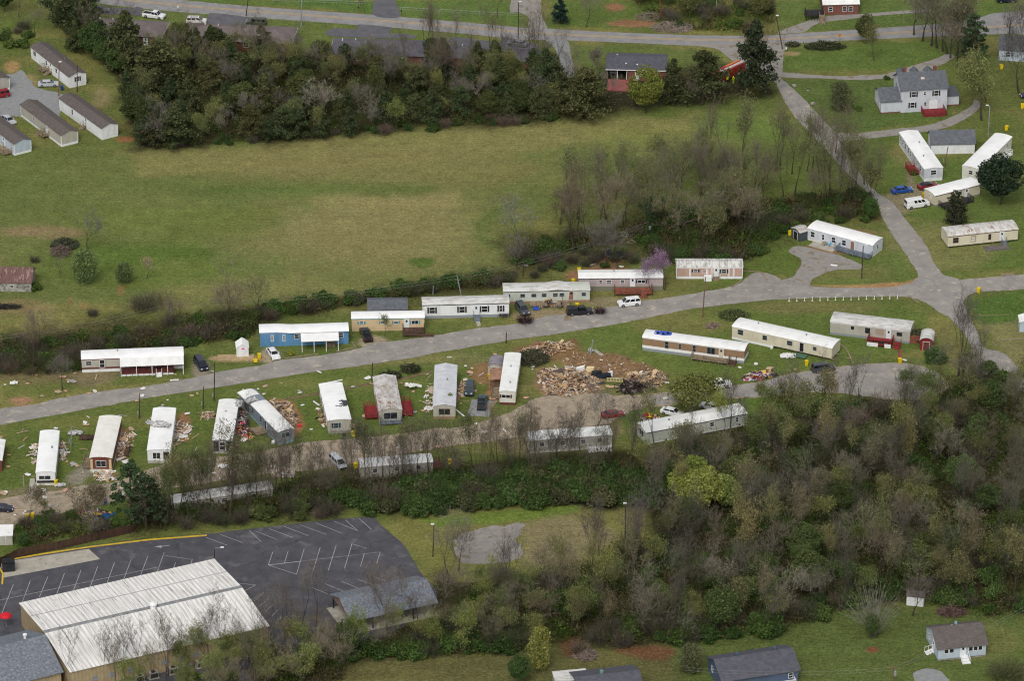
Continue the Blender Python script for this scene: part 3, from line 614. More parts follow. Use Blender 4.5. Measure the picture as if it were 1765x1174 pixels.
# ------------------------------------------------------------------ homes along the upper road
GU='mobile homes along the upper park road'
b=home('white roofed mobile home with maroon trim and covered porch, leftmost on the upper road',(140.5,620),(316,613),(139,605),3.0,'arch',.3,w_greyb,m_whitec,skirt=w_white,tm=t_maroon,land='the maroon trimmed porch home',band=(t_maroon,.75,1.1),group=GU)
b.win('F',.07,1.1,.9,2.1); b.win('F',.2,.9,1.7,1.85); b.win('F',.72,1.2,.8,2.0); b.win('L',.5,.8,.8,2.0); b.win('F',.48,.9,1.0,2.0)
b.awning('F',.375,1.0,2.7,2.95,2.35,m_white,5); b.deck('F',.375,.9,2.4,.7,t_maroon,gap=(b.W*.72,b.W*.79),wall=w_white); b.steps('F',.755,1.1,.7,t_white,o=2.4); b.door('F',.755,z0=.75,mat=t_maroon); b.vent(-3,.5,3.25)
b=home('blue mobile home with a white roof and a white awning on thin posts',(447.7,575),(600.5,569.6),(445.6,560.7),3.1,'arch',.3,w_blue,m_whitec,skirt=w_blue,tm=t_grey,land='the blue home',group=GU,bend=lambda t:.55*(1-min(1,max(0,(t-.22)*8))) - .3)
b.win('F',.415,.9,.95,2.1); b.win('F',.91,1.1,1.0,2.1); b.win('F',.14,.5,1.3,1.9,mull=False,glass=t_grey); b.win('F',.27,.5,1.3,1.9,mull=False,glass=t_grey); b.door('F',.8,z0=.75); b.steps('F',.8,1.6,.75,m_wood)
b.awning('F',.46,.885,3.3,2.9,2.5,m_whitec,4)
b=home('tan mobile home with white roof, teal window shutters and a dark wheelchair ramp',(606,549.7),(731.4,548),(604.3,537.7),2.9,'arch',.3,w_beige,m_whitec,skirt=w_beige,tm=t_teal,land='the tan teal-trimmed home',group=GU)
for t in (.135,.43,.61): b.win('F',t,.8,.6,1.95,shut=t_teal)
b.win('F',.87,1.3,.8,1.9,shut=t_teal); b.door('F',.755,z0=.7)
b.deck('F',.7,1.0,1.9,.75,m_woodd,gap=(b.W*.7+.3,b.W*.7+1.3)); 
mb=MB(); 
for z_ in (0,):
    a=Vector(b.q('F',b.W*.7,2.0,.72)); c_=Vector(b.q('F',b.W*.7,3.1,.72)); d_=Vector(b.q('F',b.W+1.9,3.1,.08)); e_=Vector(b.q('F',b.W+1.9,2.0,.08)); mb.poly([a,c_,d_,e_]); dn=Vector((0,0,-.15)); mb.poly([c_,c_+dn,d_+dn,d_]); mb.poly([a,e_,e_+dn,a+dn])
    for hh in (.45,.9): mb.bar(c_+Vector((0,0,hh)),d_+Vector((0,0,hh)),.06,4)
    for i in range(12): p=c_.lerp(d_,i/11); mb.bar((p.x,p.y,0),(p.x,p.y,p.z+.9),.05,4)
mb.build('ramp',m_woodd,b.r,fix=False)
b=home('white mobile home with black window shutters and a blotched grey metal roof',(728.3,526.2),(877.5,522.3),(726.2,512.9),3.2,'gable',.35,w_white,m_streaky,skirt=t_grey,tm=t_dark,land='the black shuttered white home',group=GU)
for t,w_ in ((.11,1.1),(.455,1.1),(.715,1.1),(.905,.6)): b.win('F',t,w_,1.35,1.95,shut=t_dark)
b.door('F',.62,z0=.75,h=2.05); b.steps('F',.625,1.3,.75,m_greyw,rails=True,out=2.0)
b=home('pale mobile home with buckled roof and brown lower wall, cluttered porch in front',(868,503),(1016.7,499.5),(866.5,488.6),3.0,'arch',.35,w_pgreen,m_streaky,skirt=w_brown,tm=t_dark,land='the cluttered pale home',group=GU,sag=lambda t: .35*math.exp(-((t-.63)/.07)**2)-.12*t)
for t,w_ in ((.06,.5),(.22,.9),(.35,.9),(.47,.9),(.6,.9),(.675,.9),(.93,.8)): b.win('F',t,w_,.7,2.0,fr=t_grey)
b.door('F',.785,z0=.8,mat=m_doorb,h=1.9); b.steps('F',.72,1.4,.8,m_wood,out=1.8); b.deck('F',.3,.66,1.6,.5,m_wood,rail=False)
b=home('mauve and white roofed mobile home with a dark red wooden deck',(997.6,480.2),(1142.7,479),(995,466),3.0,'gable',.35,w_mauve,m_white,skirt=w_olive,sk=1.1,tm=t_dark,land='the mauve home with the red deck',group=GU)
for t,w_ in ((.26,.6),(.36,.9),(.52,.7),(.745,1.5)): b.win('F',t,w_,.7,2.2,shut=t_dark if w_>1 else None)
b.door('F',.64,z0=1.0,h=1.9); b.deck('F',.42,.87,2.6,.8,m_orngw,gap=(b.W*.73,b.W*.8)); b.steps('F',.765,1.1,.8,m_orngw,o=2.6); b.vent(-1.4,.3,3.4)
b=home('pink panelled mobile home with white battens and a dark-streaked white roof',(1165.7,461),(1280.5,461),(1164,446.4),2.7,'gable',.4,w_pink,m_streak,skirt=w_white,sk=.6,tm=t_white,land='the pink panelled home',group=GU)
mb=MB()
for t in (.0,.195,.21,.45,.47,.52,.545,.64,.655,.775,.79,.85,.865,.99): b.fbox(mb,'F',b.W*t,b.W*t+.14,.003,.03,.6,2.6)
mb.build('battens',t_white,b.r)
b.win('F',.29,.8,.6,1.9,shut=t_dark); b.win('F',.42,.8,.4,1.7); b.win('F',.715,1.0,.9,1.8,shut=t_dark); b.door('F',.6,z0=.6,h=1.9); b.steps('F',.6,1.2,.6,m_wood); b.vent(-1.4,.6,3.0)
mb=MB(); b.fbox(mb,'F',b.W*.42,b.W*.53,.3,1.3,.05,1.1); mb.build('tank_box',t_white,b.r)
# right side
GR='mobile homes by the north-south road'
b=home('light grey mobile home with bright white roof, brown door and railed grey deck',(1392.4,393.3),(1504.6,423.4),(1405.7,379.2),2.8,'arch',.35,w_lgrey,m_whitec,skirt=w_white2,sk=.5,land='the light grey home with a patio',group=GR)
for t,w_ in ((.08,.9),(.24,.5),(.4,.9),(.56,.9)): b.win('F',t,w_,1.2,1.65)
b.door('F',.69,z0=.6,mat=m_doorb,h=1.9,light=False); b.win('R',.5,.7,1.0,1.7); b.deck('F',.5,1.0,1.7,.55,m_greyw,gap=(b.W*.5+.1,b.W*.5+.2)); b.steps('F',.47,1.0,.55,m_greyw,out=1.2)
mb=MB(); b.fbox(mb,'F',b.W*.1,b.W*.47,.3,2.4,.0,.12); mb.build('patio_slab',m_conc,b.r)
b=home('cream mobile home standing off the ground with a rust-blotched white roof',(1634.5,407.8),(1755,395),(1621,392),2.9,'arch',.4,w_cream,m_rust,sk=.5,tm=t_brown,land='the rusty roofed cream home',group=GR)
b.win('F',.11,1.1,1.1,1.85,fr=t_brown); b.win('F',.36,.9,1.2,1.75,fr=t_brown,glass=w_white2); b.win('F',.595,.5,1.2,1.8,fr=t_brown); b.door('F',.77,z0=.7,h=2.0); b.steps('F',.8,1.0,.6,m_greyw)
mb=MB(); b.fbox(mb,'F',b.W*.48,b.W*.83,.9,3.3,0,.12); mb.build('patio_slab',M('dark_slab',C(110,104,100),C(90,84,80),1,.4,.6,.9),b.r)
b=home('cream white-roofed mobile home standing half hidden behind two evergreens',(1611.5,337.8),(1690,318),(1596,324.8),2.6,'arch',.3,w_cream,m_whitec,skirt=w_block,sk=.4,tm=t_maroon,land='the home behind the evergreens',group=GR)
b.win('L',.5,.5,.4,1.9); b.win('F',.55,1.0,.9,1.8); b.door('F',.7,z0=.5); b.deck('F',.72,1.1,2.4,.5,t_dark)
b=home('white roofed mobile home with grey side windows and small red deck, beside the white garage',(1593.5,292),(1625.5,289.3),(1550,228),3.0,'gable',.3,w_lgrey,m_whitec,skirt=w_white,sk=.8,land='the long white home beside the garage',group=GR)
for t in (.06,.16,.27,.38,.47,.6,.72,.86): b.win('L',t,.9 if t not in (.06,) else .6,1.2,2.0,glass=m_glass)
b.win('F',.5,1.2,1.0,2.1); b.deck('L',.62,.82,2.1,.7,m_redw); b.vent(.5,3,3.3); b.vent(-.6,-4,3.3)
b=home('white roofed mobile home set diagonally beside the round evergreen at the right edge',(1658.7,286.2),(1688,292.6),(1715,230),3.0,'arch',.3,w_white2,m_whitec,skirt=w_white,land='the diagonal white home',group=GR)
b.win('R',.85,.7,1.1,1.9); b.win('F',.5,.9,.9,1.9); b.deck('R',.68,.84,1.6,.6,m_white)
# lower right group
GL='mobile homes of the middle terrace'
b=home('long tan mobile home with white roof and a blue tarpaulin corner',(1107.5,581.5),(1283,605),(1113,568),3.0,'arch',.32,w_brown,m_white,skirt=t_grey,sk=.6,tm=t_white,land='the long tan home with the blue tarp',band=(t_white,.62,1.25),group=GL)
for t,w_,h_ in ((.24,.7,1.5),(.37,.4,1.0),(.51,.6,1.4),(.675,1.6,1.4)): b.win('F',t,w_,h_,2.0,fr=t_grey)
b.door('F',.775,z0=.8,h=2.0,mat=w_cream); b.deck('F',.5,.86,1.8,.7,m_wood); b.steps('F',.9,1.2,.7,m_woodd,out=1.8)
b=home('cream mobile home with a sheared weathered roof and a brown open doorway',(1262,563),(1434,601),(1271,546.6),2.9,'arch',.35,w_cream,m_white,sk=.55,land='the long cream home',group=GL)
b.win('F',.085,1.1,1.0,2.0,fr=t_grey); b.win('F',.58,1.1,.9,2.0,fr=t_grey); b.door('F',.7,z0=.7,h=2.0,mat=m_doord,light=False); b.win('F',.83,.7,.7,2.0,fr=t_grey); b.win('F',.33,.9,.9,2.0,fr=t_grey)
mb=MB(); b.fbox(mb,'F',0,b.W*.4,.01,.03,.05,.56); b.fbox(mb,'F',b.W*.4,b.W*.42,.01,.6,.05,.5); mb.build('skirting_panel',t_white,b.r)
mb=MB(); b.fbox(mb,'F',b.W*.64,b.W*.77,.3,2.0,.3,.36); mb.build('green_deck',M('green_carpet',C(74,104,86),rough=.9),b.r); b.vent(-6.5,.6,3.2); b.vent(4.5,0,3.3)
b=home('beige ribbed mobile home with grey roof and a red and white fronted porch',(1431.3,554.8),(1568.5,570.9),(1436.4,537.7),2.9,'arch',.32,w_greyb,m_streaky,skirt=t_grey,sk=.5,tm=t_white,land='the beige home with the red porch',group=GL)
b.win('F',.28,.5,.6,2.1,fr=t_dark); b.win('F',.47,.9,1.1,1.9,fr=t_dark); b.win('F',.62,1.6,1.1,1.9,fr=t_grey,glass=w_tan); b.door('F',.735,z0=.6,h=2.1); b.win('F',.87,1.0,.7,1.9,fr=t_dark)
mb=MB(); b.fbox(mb,'F',b.W*.5,b.W*.8,.05,3.2,.45,.6); dk=mb.build('porch_floor',m_redw,b.r)
mb=MB(); b.fbox(mb,'F',b.W*.5,b.W*.64,3.15,3.25,.05,.9); b.fbox(mb,'F',b.W*.72,b.W*.8,3.15,3.25,.05,.9); mb.build('porch_wall',t_white,b.r)
mb=MB(); b.fbox(mb,'F',b.W*.5,b.W*.8,3.15,3.25,1.5,1.62); b.rail(mb,'F',[(b.W*.5,.1),(b.W*.5,3.2),(b.W*.64,3.2)],.6,1.1,.8); b.rail(mb,'F',[(b.W*.72,3.2),(b.W*.8,3.2),(b.W*.8,.1)],.6,1.1,.8); mb.build('porch_frame',m_redw,b.r)
mb=MB(); b.fbox(mb,'F',b.W*.51,b.W*.79,3.17,3.19,.95,1.48); mb.build('porch_screen',m_glass,b.r); b.steps('F',.87,1.3,.8,m_redw,o=1.2,out=2.0)
b=home('long pale mobile home with grey-white roof behind the woods, cars parked along its far side',(1113.8,746.6),(1288,713),(1097.2,729.5),2.6,'gable',.35,w_pgreen,m_white,skirt=w_white,sk=.3,tm=t_dark,land='the long pale home by the woods',group=GL)
b.win('L',.5,2.2,1.3,1.6,fr=t_white); b.win('F',.36,.8,1.1,1.7); b.win('F',.9,.5,1.0,1.7); b.win('F',.65,.9,.9,1.7); b.vent(-5,.2,2.9)
b=home('grey-sided mobile home with white roof half hidden by bare trees below the lane',(913,760),(1055,750),(915,744),2.9,'arch',.3,w_greyb,m_white,skirt=w_white2,sk=.5,land='the grey home below the lane',group=GL)
for t in (.15,.4,.65,.85): b.win('F',t,.9,.8,1.9)
b.deck('F',.7,.98,2.0,.6,t_white)
b=home('white weathered roof mobile home with a maroon end deck behind bare trees',(621.5,806),(746,797),(621,791),2.8,'arch',.3,w_greyb,m_white,skirt=w_block,sk=.5,land='the home with the maroon end deck',group=GL)
for t in (.2,.5,.8): b.win('F',t,.9,.8,1.9)
b.deck('R',.1,.9,1.7,1.4,t_maroon); b.steps('F',.2,1.2,.5,m_wood)
b=home('white roofed mobile home almost hidden by bare trees above the parking lot',(300,868),(470,843),(303,853),2.7,'arch',.3,w_greyb,m_white,skirt=w_block,sk=.5,land='the hidden home above the parking lot',group=GL)
for t in (.2,.5,.8): b.win('F',t,.9,.8,1.8)
# lower row
GT='wrecked mobile homes of the lower row'
b=home('white mobile home with shredded side skirting, leftmost of the lower row',(62,815.6),(94.6,817),(69.8,744.3),2.3+.5,'arch',.3,w_white,m_whitec,skirt=w_white2,sk=.5,tm=t_blue,land='the leftmost lower-row home',group=GT)
b.win('F',.45,2.2,.8,1.75,glass=m_glass); b.door('R',.2,z0=.6); b.vent(.8,1,3.1,.15); 
mb=MB(); b.fbox(mb,'L',b.D*.86,b.D+4.2,.4,1.4,.05,.3); mb.build('ramp',m_conc,b.r)
mb=MB(); b.fbox(mb,'F',.1,b.W-.1,.02,.08,.6,1.1); mb.build('trim_band',t_dark,b.r)
b=home('white roofed mobile home with brown front end, second of the lower row',(154.6,790),(192.2,792.6),(171.7,718.8),3.0,'arch',.35,w_red,M('stained_white_roof',C(232,230,224),C(218,214,204),.5,.4,.7,.5,c3=C(176,166,146),s3=.5,t3=.68),sk=.6,skirt=w_white2,tm=t_maroon,land='the brown ended home',group=GT)
b.win('F',.5,1.9,1.3,1.8,fr=t_white); mb=MB(); b.fbox(mb,'F',.1,.55,.01,.05,.7,2.8); b.fbox(mb,'F',b.W-.6,b.W-.1,.01,.05,.7,2.8); mb.build('end_panels',w_beige,b.r)
b.deck('L',.72,.95,1.6,.6,m_wood); b.deck('R',.35,.55,1.0,.6,m_woodd,o=1.6)
b=home('white roofed mobile home with a torn roof sheet folded up across its middle',(253.8,776.8),(292.6,779.3),(264.5,704.5),2.9,'arch',.22,w_white,m_whitec,sk=.6,skirt=w_greyb,tm=t_blue,land='the torn roof home',group=GT)
b.win('F',.4,1.4,1.3,1.75); mb=MB(); b.fbox(mb,'F',b.W*.7,b.W-.2,.004,.03,.8,2.6); mb.build('broken_opening',m_void,b.r)
def crumple(par,name,cx,cy,z,rx,ry,mat,seed,amp=.5,n=12,rot=0):
    rs=random.Random(seed); mb=MB(); V=[]
    for i in range(n+1):
        for j in range(n+1):
            u=(i/n-.5)*2; v=(j/n-.5)*2; x=u*rx; y=v*ry*(1-.3*abs(u)); c_,s_=math.cos(rot),math.sin(rot)
            zz=z+amp*abs(mnoise.noise(Vector((u*2.3+seed,v*2.3,seed*1.3))))*1.8+amp*.25*rs.random()
            V.append((cx+x*c_-y*s_,cy+x*s_+y*c_,zz))
    mb.v=V
    for i in range(n):
        for j in range(n):
            if rs.random()<.06 and (i in(0,n-1) or j in (0,n-1)): continue
            a=i*(n+1)+j; mb.f.append((a,a+1,a+n+2,a+n+1)); mb.mi.append(0)
    o=mb.build(name,mat,par,fix=False); md=o.modifiers.new('t','SOLIDIFY'); md.thickness=.025; return o
m_tin=M('crumpled_tin',C(196,196,194),C(150,150,150),1.5,.4,.6,.4,metal=.25)
crumple(b.r,'torn_roof_sheet',-.7,b.y0+b.D*.58,3.2,2.6,1.3,m_tin,3,.55,rot=-.35)
mb=MB(); mb.box(-.2,1.7,b.y0+b.D*.56,b.y0+b.D*.6,3.21,3.225); mb.box(-.9,.3,b.y0+b.D*.6,b.y0+b.D*.66,3.22,3.23); mb.build('roof_tear',m_void,b.r)
b=home('ragged white roofed mobile home with its dark front end torn open',(366.2,759.7),(400,761.5),(378.2,690),2.9,'arch',.25,w_grey,m_white,sk=.5,skirt=w_greyb,land='the torn open home',group=GT)
b.win('F',.5,1.0,1.7,1.7,fr=t_white); 
mb=MB(); b.fbox(mb,'F',.15,b.W*.3,.004,.03,.6,2.7); b.fbox(mb,'F',b.W*.7,b.W-.15,.004,.03,.6,2.7); mb.build('broken_opening',m_void,b.r); b.vent(-.2,3,3.1)
crumple(b.r,'torn_roof_sheet',1.9,b.y1-1.5,2.9,.9,1.6,m_tin,8,.35)
b=home('long grey mobile home knocked askew with a bent creased white roof',(479.6,746),(509,741.8),(413,677),2.9,'arch',.3,w_grey,m_white,sk=.55,skirt=t_blue,tm=t_blue,land='the long skewed grey home',group=GT,sag=lambda t: -.5*math.exp(-((t-.78)/.05)**2),bend=lambda t: -.5*max(0,t-.72)*3)
for t in (.34,.55): b.win('L',t,.8,1.1,1.9,fr=t_grey)
b.door('L',.67,z0=.7,h=1.9,mat=m_doord,light=False); b.win('L',.62,.3,1.0,1.6,fr=t_grey); b.win('F',.45,1.7,1.0,2.0,fr=t_blue); b.deck('L',.55,.72,2.4,.45,m_wood,rail=False)
crumple(b.r,'torn_roof_sheet',-1.2,b.y1-4.6,3.1,1.3,1.0,m_tin,5,.3)
mb=MB(); b.fbox(mb,'L',b.D*.12,b.D*.24,.004,.03,.6,2.7); mb.build('broken_opening',m_void,b.r)
b=home('white roofed mobile home with a dark tarpaulin patch near its front',(565.2,726.2),(605.6,725.7),(549.9,663),2.9,'arch',.25,w_greyb,m_whitec,sk=.6,skirt=w_block,tm=t_blue,land='the home with the dark roof patch',group=GT)
b.win('F',.35,.9,1.0,1.8,shut=t_dark,fr=t_blue); b.door('L',.85,z0=.7,mat=w_white2); 
for t in (.15,.4,.65): b.win('L',t,.8,.9,1.9)
crumple(b.r,'roof_patch',.95,b.y0+b.D*.42,3.1,1.45,1.5,M('dark_felt',C(72,72,80),C(58,58,66),1,.4,.6,.9),6,.12)
b=home('rusty grey roofed mobile home between two red decks',(653.4,709),(693,708.3),(642.7,650.3),2.9,'gable',.5,w_greyb,m_rust2,sk=.6,skirt=w_greyb,tm=t_brown,land='the rusty roofed home with red decks',group=GT)
b.win('F',.5,2.6,1.3,1.75,fr=t_grey); b.win('L',.3,.7,.9,1.9); b.deck('L',.55,.88,2.6,.75,m_redw); b.deck('R',.15,.55,2.4,.7,m_redw); b.deck('F',.02,.98,.9,.6,m_greyw)
b=home('grey metal gable roofed mobile home with a yellow-green shrub at its front',(746.7,700.6),(785,700),(750,630.3),2.9,'gable',.5,w_greyb,M('ribbed_grey_roof',C(206,208,212),C(190,192,196),.6,.4,.6,.5,wave=('Y',.4,C(178,180,186),.5)),sk=.6,skirt=w_brown,land='the grey metal roofed home',group=GT)
b.win('F',.5,2.2,1.3,1.7,fr=w_tan); b.vent(.4,1.5,3.4)
for t in (.2,.5,.8): b.win('R',t,.8,.9,1.9); b.win('L',t,.8,.9,1.9)
b=home('narrow white mobile home with maroon skirting beside a covered brown porch',(861,675),(888.5,675.8),(870.6,609.4),3.0,'arch',.22,w_white2,m_white,sk=.55,skirt=t_maroon,tm=t_brown,land='the maroon skirted narrow home',group=GT)
b.win('F',.4,1.6,.7,1.95,shut=t_maroon); b.deck('L',.6,.88,1.9,.5,m_wood); b.awning('L',.36,.66,2.6,2.8,2.5,M('brown_sheet_roof',C(160,124,100),C(140,106,86),1,.4,.6,.8),3,m_wood); b.door('L',.7,z0=.6); b.vent(0,2,3.2); b.vent(.3,-5,3.2)
# shingled homes of the upper left
GS='shingled mobile homes by the gravel yard'
def sh(label,A,B_,Cc,wm,land,h=2.9,skirt=w_white):
    b=home(label,A,B_,Cc,h,'gable',.75,wm,m_shing,sk=.6,skirt=skirt,tm=t_white,land=land,group=GS,over=.2); 
    mb=MB()
    for f,t in (('F',.0),('F',b.W-.12),('L',.0),('L',b.D-.12),('R',0)): b.fbox(mb,f,t,t+.12,.003,.03,.6,2.85)
    mb.build('corner_boards',t_white,b.r); return b
b=sh('white shingled mobile home farthest up the yard, with dark shutters on its end wall',(119,132),(149,126),(53,80),w_white,'the upper white shingled home')
b.win('L',.1,1.3,1.2,1.9,shut=None); b.win('L',.41,.9,1.1,1.9); b.door('L',.52,z0=.7); b.win('L',.67,1.0,1.0,1.9); b.win('F',.5,.7,1.1,1.9,shut=t_dark); b.deck('L',.37,.47,1.9,.75,m_wood); b.steps('L',.52,1.1,.75,m_wood,out=1.8); b.vent(.8,-2,3.5,.08); b.vent(-.8,3,3.5,.08)
b=sh('blank white shingled mobile home nearest the dark wood, small steps at its side',(175,221),(205,215),(102,169),w_white,'the white shingled home by the wood')
b.win('L',.31,.7,1.2,1.8); b.door('L',.63,z0=.7); b.steps('L',.6,1.2,.75,m_wood,out=1.3); b.deck('R',.25,.4,2.0,.6,m_wood)
b=sh('grey walled shingled mobile home with white corner boards and wooden stairs',(105,233),(136,227),(35,180),w_greyb,'the grey shingled home')
b.win('L',.32,.5,1.1,1.9); b.door('L',.66,z0=.7); b.deck('L',.6,.7,1.6,.75,m_wood); b.steps('L',.56,1.0,.75,m_wood,out=2.0)
b=sh('shingled mobile home cut by the left edge, grey-blue end wall, small wooden deck',(24,248),(55,241.5),(-46,195),w_pblue,'the shingled home at the left edge')
b.win('L',.5,.7,1.1,1.9); b.door('L',.75,z0=.7); b.deck('L',.74,.95,2.2,.6,m_wood); b.win('L',.95,.5,1.1,1.9)
b=sh('shingled mobile home at the left edge above the red parked car',(-13,141),(17,134),(-83,89),w_greyb,'the half seen shingled home')
b.win('L',.5,.7,1.1,1.9)
# ------------------------------------------------------------------ houses and sheds
def block(b,x0,x1,y0,y1,z0,h,kind,axis,rise,wm,rm,over=.3,wname='wall',rname='roof'):
    return shell(b.r,x0,x1,y0,y1,z0,h,kind,axis,rise,wm,rm,over,.12,wname=wname,rname=rname)
# white two-storey house
b=Bld('house','white two-storey house with grey shingle roof, black shutters and a red deck','house',(1554,154.6),(1633.2,150),(1543.7,130.3),5.7,land='the white two-storey house',Dp=8.0)
block(b,b.x0,b.x1,b.y0,b.y1,0,5.7,'gable','x',2.4,w_lgrey,m_shing2,.35)
for t,z in ((.27,4.4),(.76,4.4),(.25,1.75)): b.win('F',t,.95,1.25,z,shut=t_dark)
b.win('F',.51,.5,.7,4.5); b.win('F',.53,.5,.9,1.9)
for t in (.66,.75): b.door('F',t,.8,2.0,.5,light=False); b.win('F',t,.55,1.6,1.55,name='door_glazing')
b.win('L',.3,.5,1.2,4.4,fr=t_maroon)
for x in (-3.6,3.4): mb=MB(); mb.box(x-.35,x+.35,.9,1.5,7.2,8.7); mb.box(x-.42,x+.42,.83,1.57,8.7,8.85); mb.build('chimney',w_brick,b.r)
mb=MB(); mb.box(-.4,.4,-1.9,-1.2,6.9,7.4); mb.build('roof_vent_box',M('pink_white',C(228,204,192),rough=.6),b.r)
for x in (-4.2,-1.0,2.2):
    mb=MB(); mb.extr([(-.85,6.3),(-.85,7.2),(0,8.0),(.85,7.2),(.85,6.3)],lambda p,e:(x+p[0],1.2 if e else 3.4,p[1])); d=mb.build('dormer',w_lgrey,b.r)
    mb=MB()
    for sg in (-1,1): mb.poly([(x,1.0,8.08),(x,3.55,8.08),(x+sg*1.05,3.55,7.1),(x+sg*1.05,1.0,7.1)])
    mb.build('dormer_roof',m_shing2,d,fix=False)
block(b,b.x0-4.9,b.x0-.01,b.y0-.9,b.y1-1.6,.3,3.1,'gable','y',.1,w_lgrey,m_shing2,.1,'wing_wall','wing_roof') if False else None
wr=(b.x0-4.6,b.x0-.02,b.y0+.0,b.y1-1.0)
block(b,wr[0],wr[1],wr[2],wr[3],.35,3.0,'gable','x',1.9,w_lgrey,m_shing2,.25,'wing_wall','wing_roof')
mb=MB(); mb.box(wr[0]+.05,wr[1],wr[2]+.05,wr[3]-.05,0,.345); mb.build('brick_base',w_brick,b.r)
b.win('L',.35,.5,1.1,1.8,rect=wr); b.win('L',.8,.5,.9,1.6,rect=wr)
er=(b.x1+.02,b.x1+3.3,b.y0+2.0,b.y1-.8)
block(b,er[0],er[1],er[2],er[3],.4,2.5,'shed','y',0.0,w_lgrey,m_shing2,.2,'wing_wall','wing_roof')
mb=MB(); mb.box(er[0]+.05,er[1]-.05,er[2]+.05,er[3]-.05,0,.395); mb.build('brick_base',w_brick,b.r)
b.deck('F',.44,.93,3.2,.6,m_redw,wall=m_redw)
# white garage
b=Bld('garage','long white garage with a dark grey shingle roof beside the long white home','garage',(1605,248),(1680.4,246.6),(1593,226),2.5,land='the white garage',Dp=5.6)
block(b,b.x0,b.x1,b.y0,b.y1,0,2.5,'gable','x',2.0,w_white,m_shing2,.25)
mb=MB()
for t in (.25,.45,.75): b.fbox(mb,'L',b.D*t,b.D*t+.5,.004,.05,.1,2.6)
mb.build('board_panel',w_white2,b.r); b.door('L',.55,z0=.05,light=False)
# hipped grey roofed houses along the road (behind the wood)
def hip(label,A,B_,Cc,h,land,rm,wm,rise=1.7,Dp=8.5):
    b=Bld('house',label,'house',A,B_,Cc,h,'ranch houses behind the dark wood',land,Dp=Dp); mb=MB(); x0,x1,y0,y1=b.x0,b.x1,b.y0,b.y1
    mb.box(x0,x1,y0,y1,0,h); mb.build('wall',wm,b.r)
    mb=MB(); o=.5; X0,X1,Y0,Y1=x0-o,x1+o,y0-o,y1+o; k=(Y1-Y0)/2; z=h+.02; a,bb=(X0+k,0,z+rise),(X1-k,0,z+rise)
    mb.poly([(X0,Y0,z),(X1,Y0,z),bb,a]); mb.poly([(X1,Y1,z),(X0,Y1,z),a,bb]); mb.poly([(X0,Y1,z),(X0,Y0,z),a]); mb.poly([(X1,Y0,z),(X1,Y1,z),bb]); mb.poly([(X0,Y1,z),(X1,Y1,z),(X1,Y0,z),(X0,Y0,z)])
    mb.build('roof',rm,b.r)
    mb=MB()
    for x,y in ((X0,0),(X1,0)): mb.box(x-.03,x+.03,Y0,Y1,z-.16,z-.01)
    mb.build('gutter',t_white,b.r); b.win('F',.3,1.4,1.1,1.7); b.win('F',.6,1.0,1.1,1.7); b.door('F',.8,z0=.2)
    for i in range(3): q=(x0+2+i*3.1,1.2); mb=MB(); mb.bar((q[0],q[1],h+rise*.6),(q[0],q[1],h+rise*.6+.7),.1,6); mb.build('roof_vent',t_white,b.r)
    return b
m_hip=M('worn_brown_grey_roof',C(118,108,106),C(104,94,94),.8,.35,.65,.95,detail=6); m_hip2=M('worn_grey_roof',C(98,96,102),C(84,82,90),.8,.35,.65,.95,detail=6)
hip('hipped brown-grey roofed house showing behind the tall bare cedar at the top left',(150,56),(276,63),(146,24),2.6,'the leftmost hipped roof house',m_hip,w_brick)
hip('hipped grey roofed house half hidden by trees below the parked white SUV',(310,66),(500,74),(310,42),2.6,'the hipped house below the white SUV',m_hip,w_brick,1.6,9)
hip('hipped dark grey roofed house showing above the wood, middle of the row',(572,92),(728,96),(572,64),2.6,'the middle hipped roof house',m_hip2,w_brick,1.6)
hip('hipped dark grey roofed house almost hidden, right of the row above the wood',(755,97),(925,106),(758,84),2.4,'the hidden hipped roof house',m_hip2,w_brick,1.4,6.5)
# carport house
b=Bld('house','dark grey roofed house with an open carport and red brick terrace above the wood','house',(1046,119),(1147,121.5),(1043.5,92),2.7,land='the carport house',Dp=9)
block(b,b.x0+4.9,b.x1,b.y0,b.y1,0,2.7,'flat','x',0,w_brick,w_brick,.0,rname='ceiling')
mb=MB(); mb.box(b.x0,b.x0+.25,b.y0,b.y1,0,2.69); mb.box(b.x0+.26,b.x0+4.88,b.y1-.25,b.y1,0,2.69); mb.build('carport_wall',w_brick,b.r)
mb=MB(); mb.extr([(-b.D/2-.3,2.73),(0,4.1),(b.D/2+.3,2.73),(b.D/2+.3,2.85),(0,4.24),(-b.D/2-.3,2.85)],lambda p,e:(b.x1+.3 if e else b.x0-.3,p[0],p[1])); mb.build('roof',m_shingd,b.r)
mb=MB()
for x in (b.x0+.1,b.x0+2.4,b.x0+4.6): mb.box(x-.08,x+.08,b.y0+.05,b.y0+.2,0,2.7)
mb.build('carport_post',t_white,b.r)
mb=MB(); mb.box(b.x0-.3,b.x1+.3,b.y0-.36,b.y0-.31,2.66,2.84); mb.build('fascia',t_white,b.r)
for x,y in ((-4.6,1.5),(-2.4,-2.6),(0.2,-3.0),(3.6,1.2)): b.vent(x,y,3.4 if y>0 else 3.1,.14,t_white)
b.win('F',.62,1.0,1.0,1.6); b.door('F',.52,z0=.1)
mb=MB(); mb.box(b.x0+.3,b.x0+5.2,b.y0-6.2,b.y0-.02,0,.25); mb.build('terrace',M('red_terrace_brick',C(158,92,88),C(136,76,74),2,.4,.6,.9),b.r)
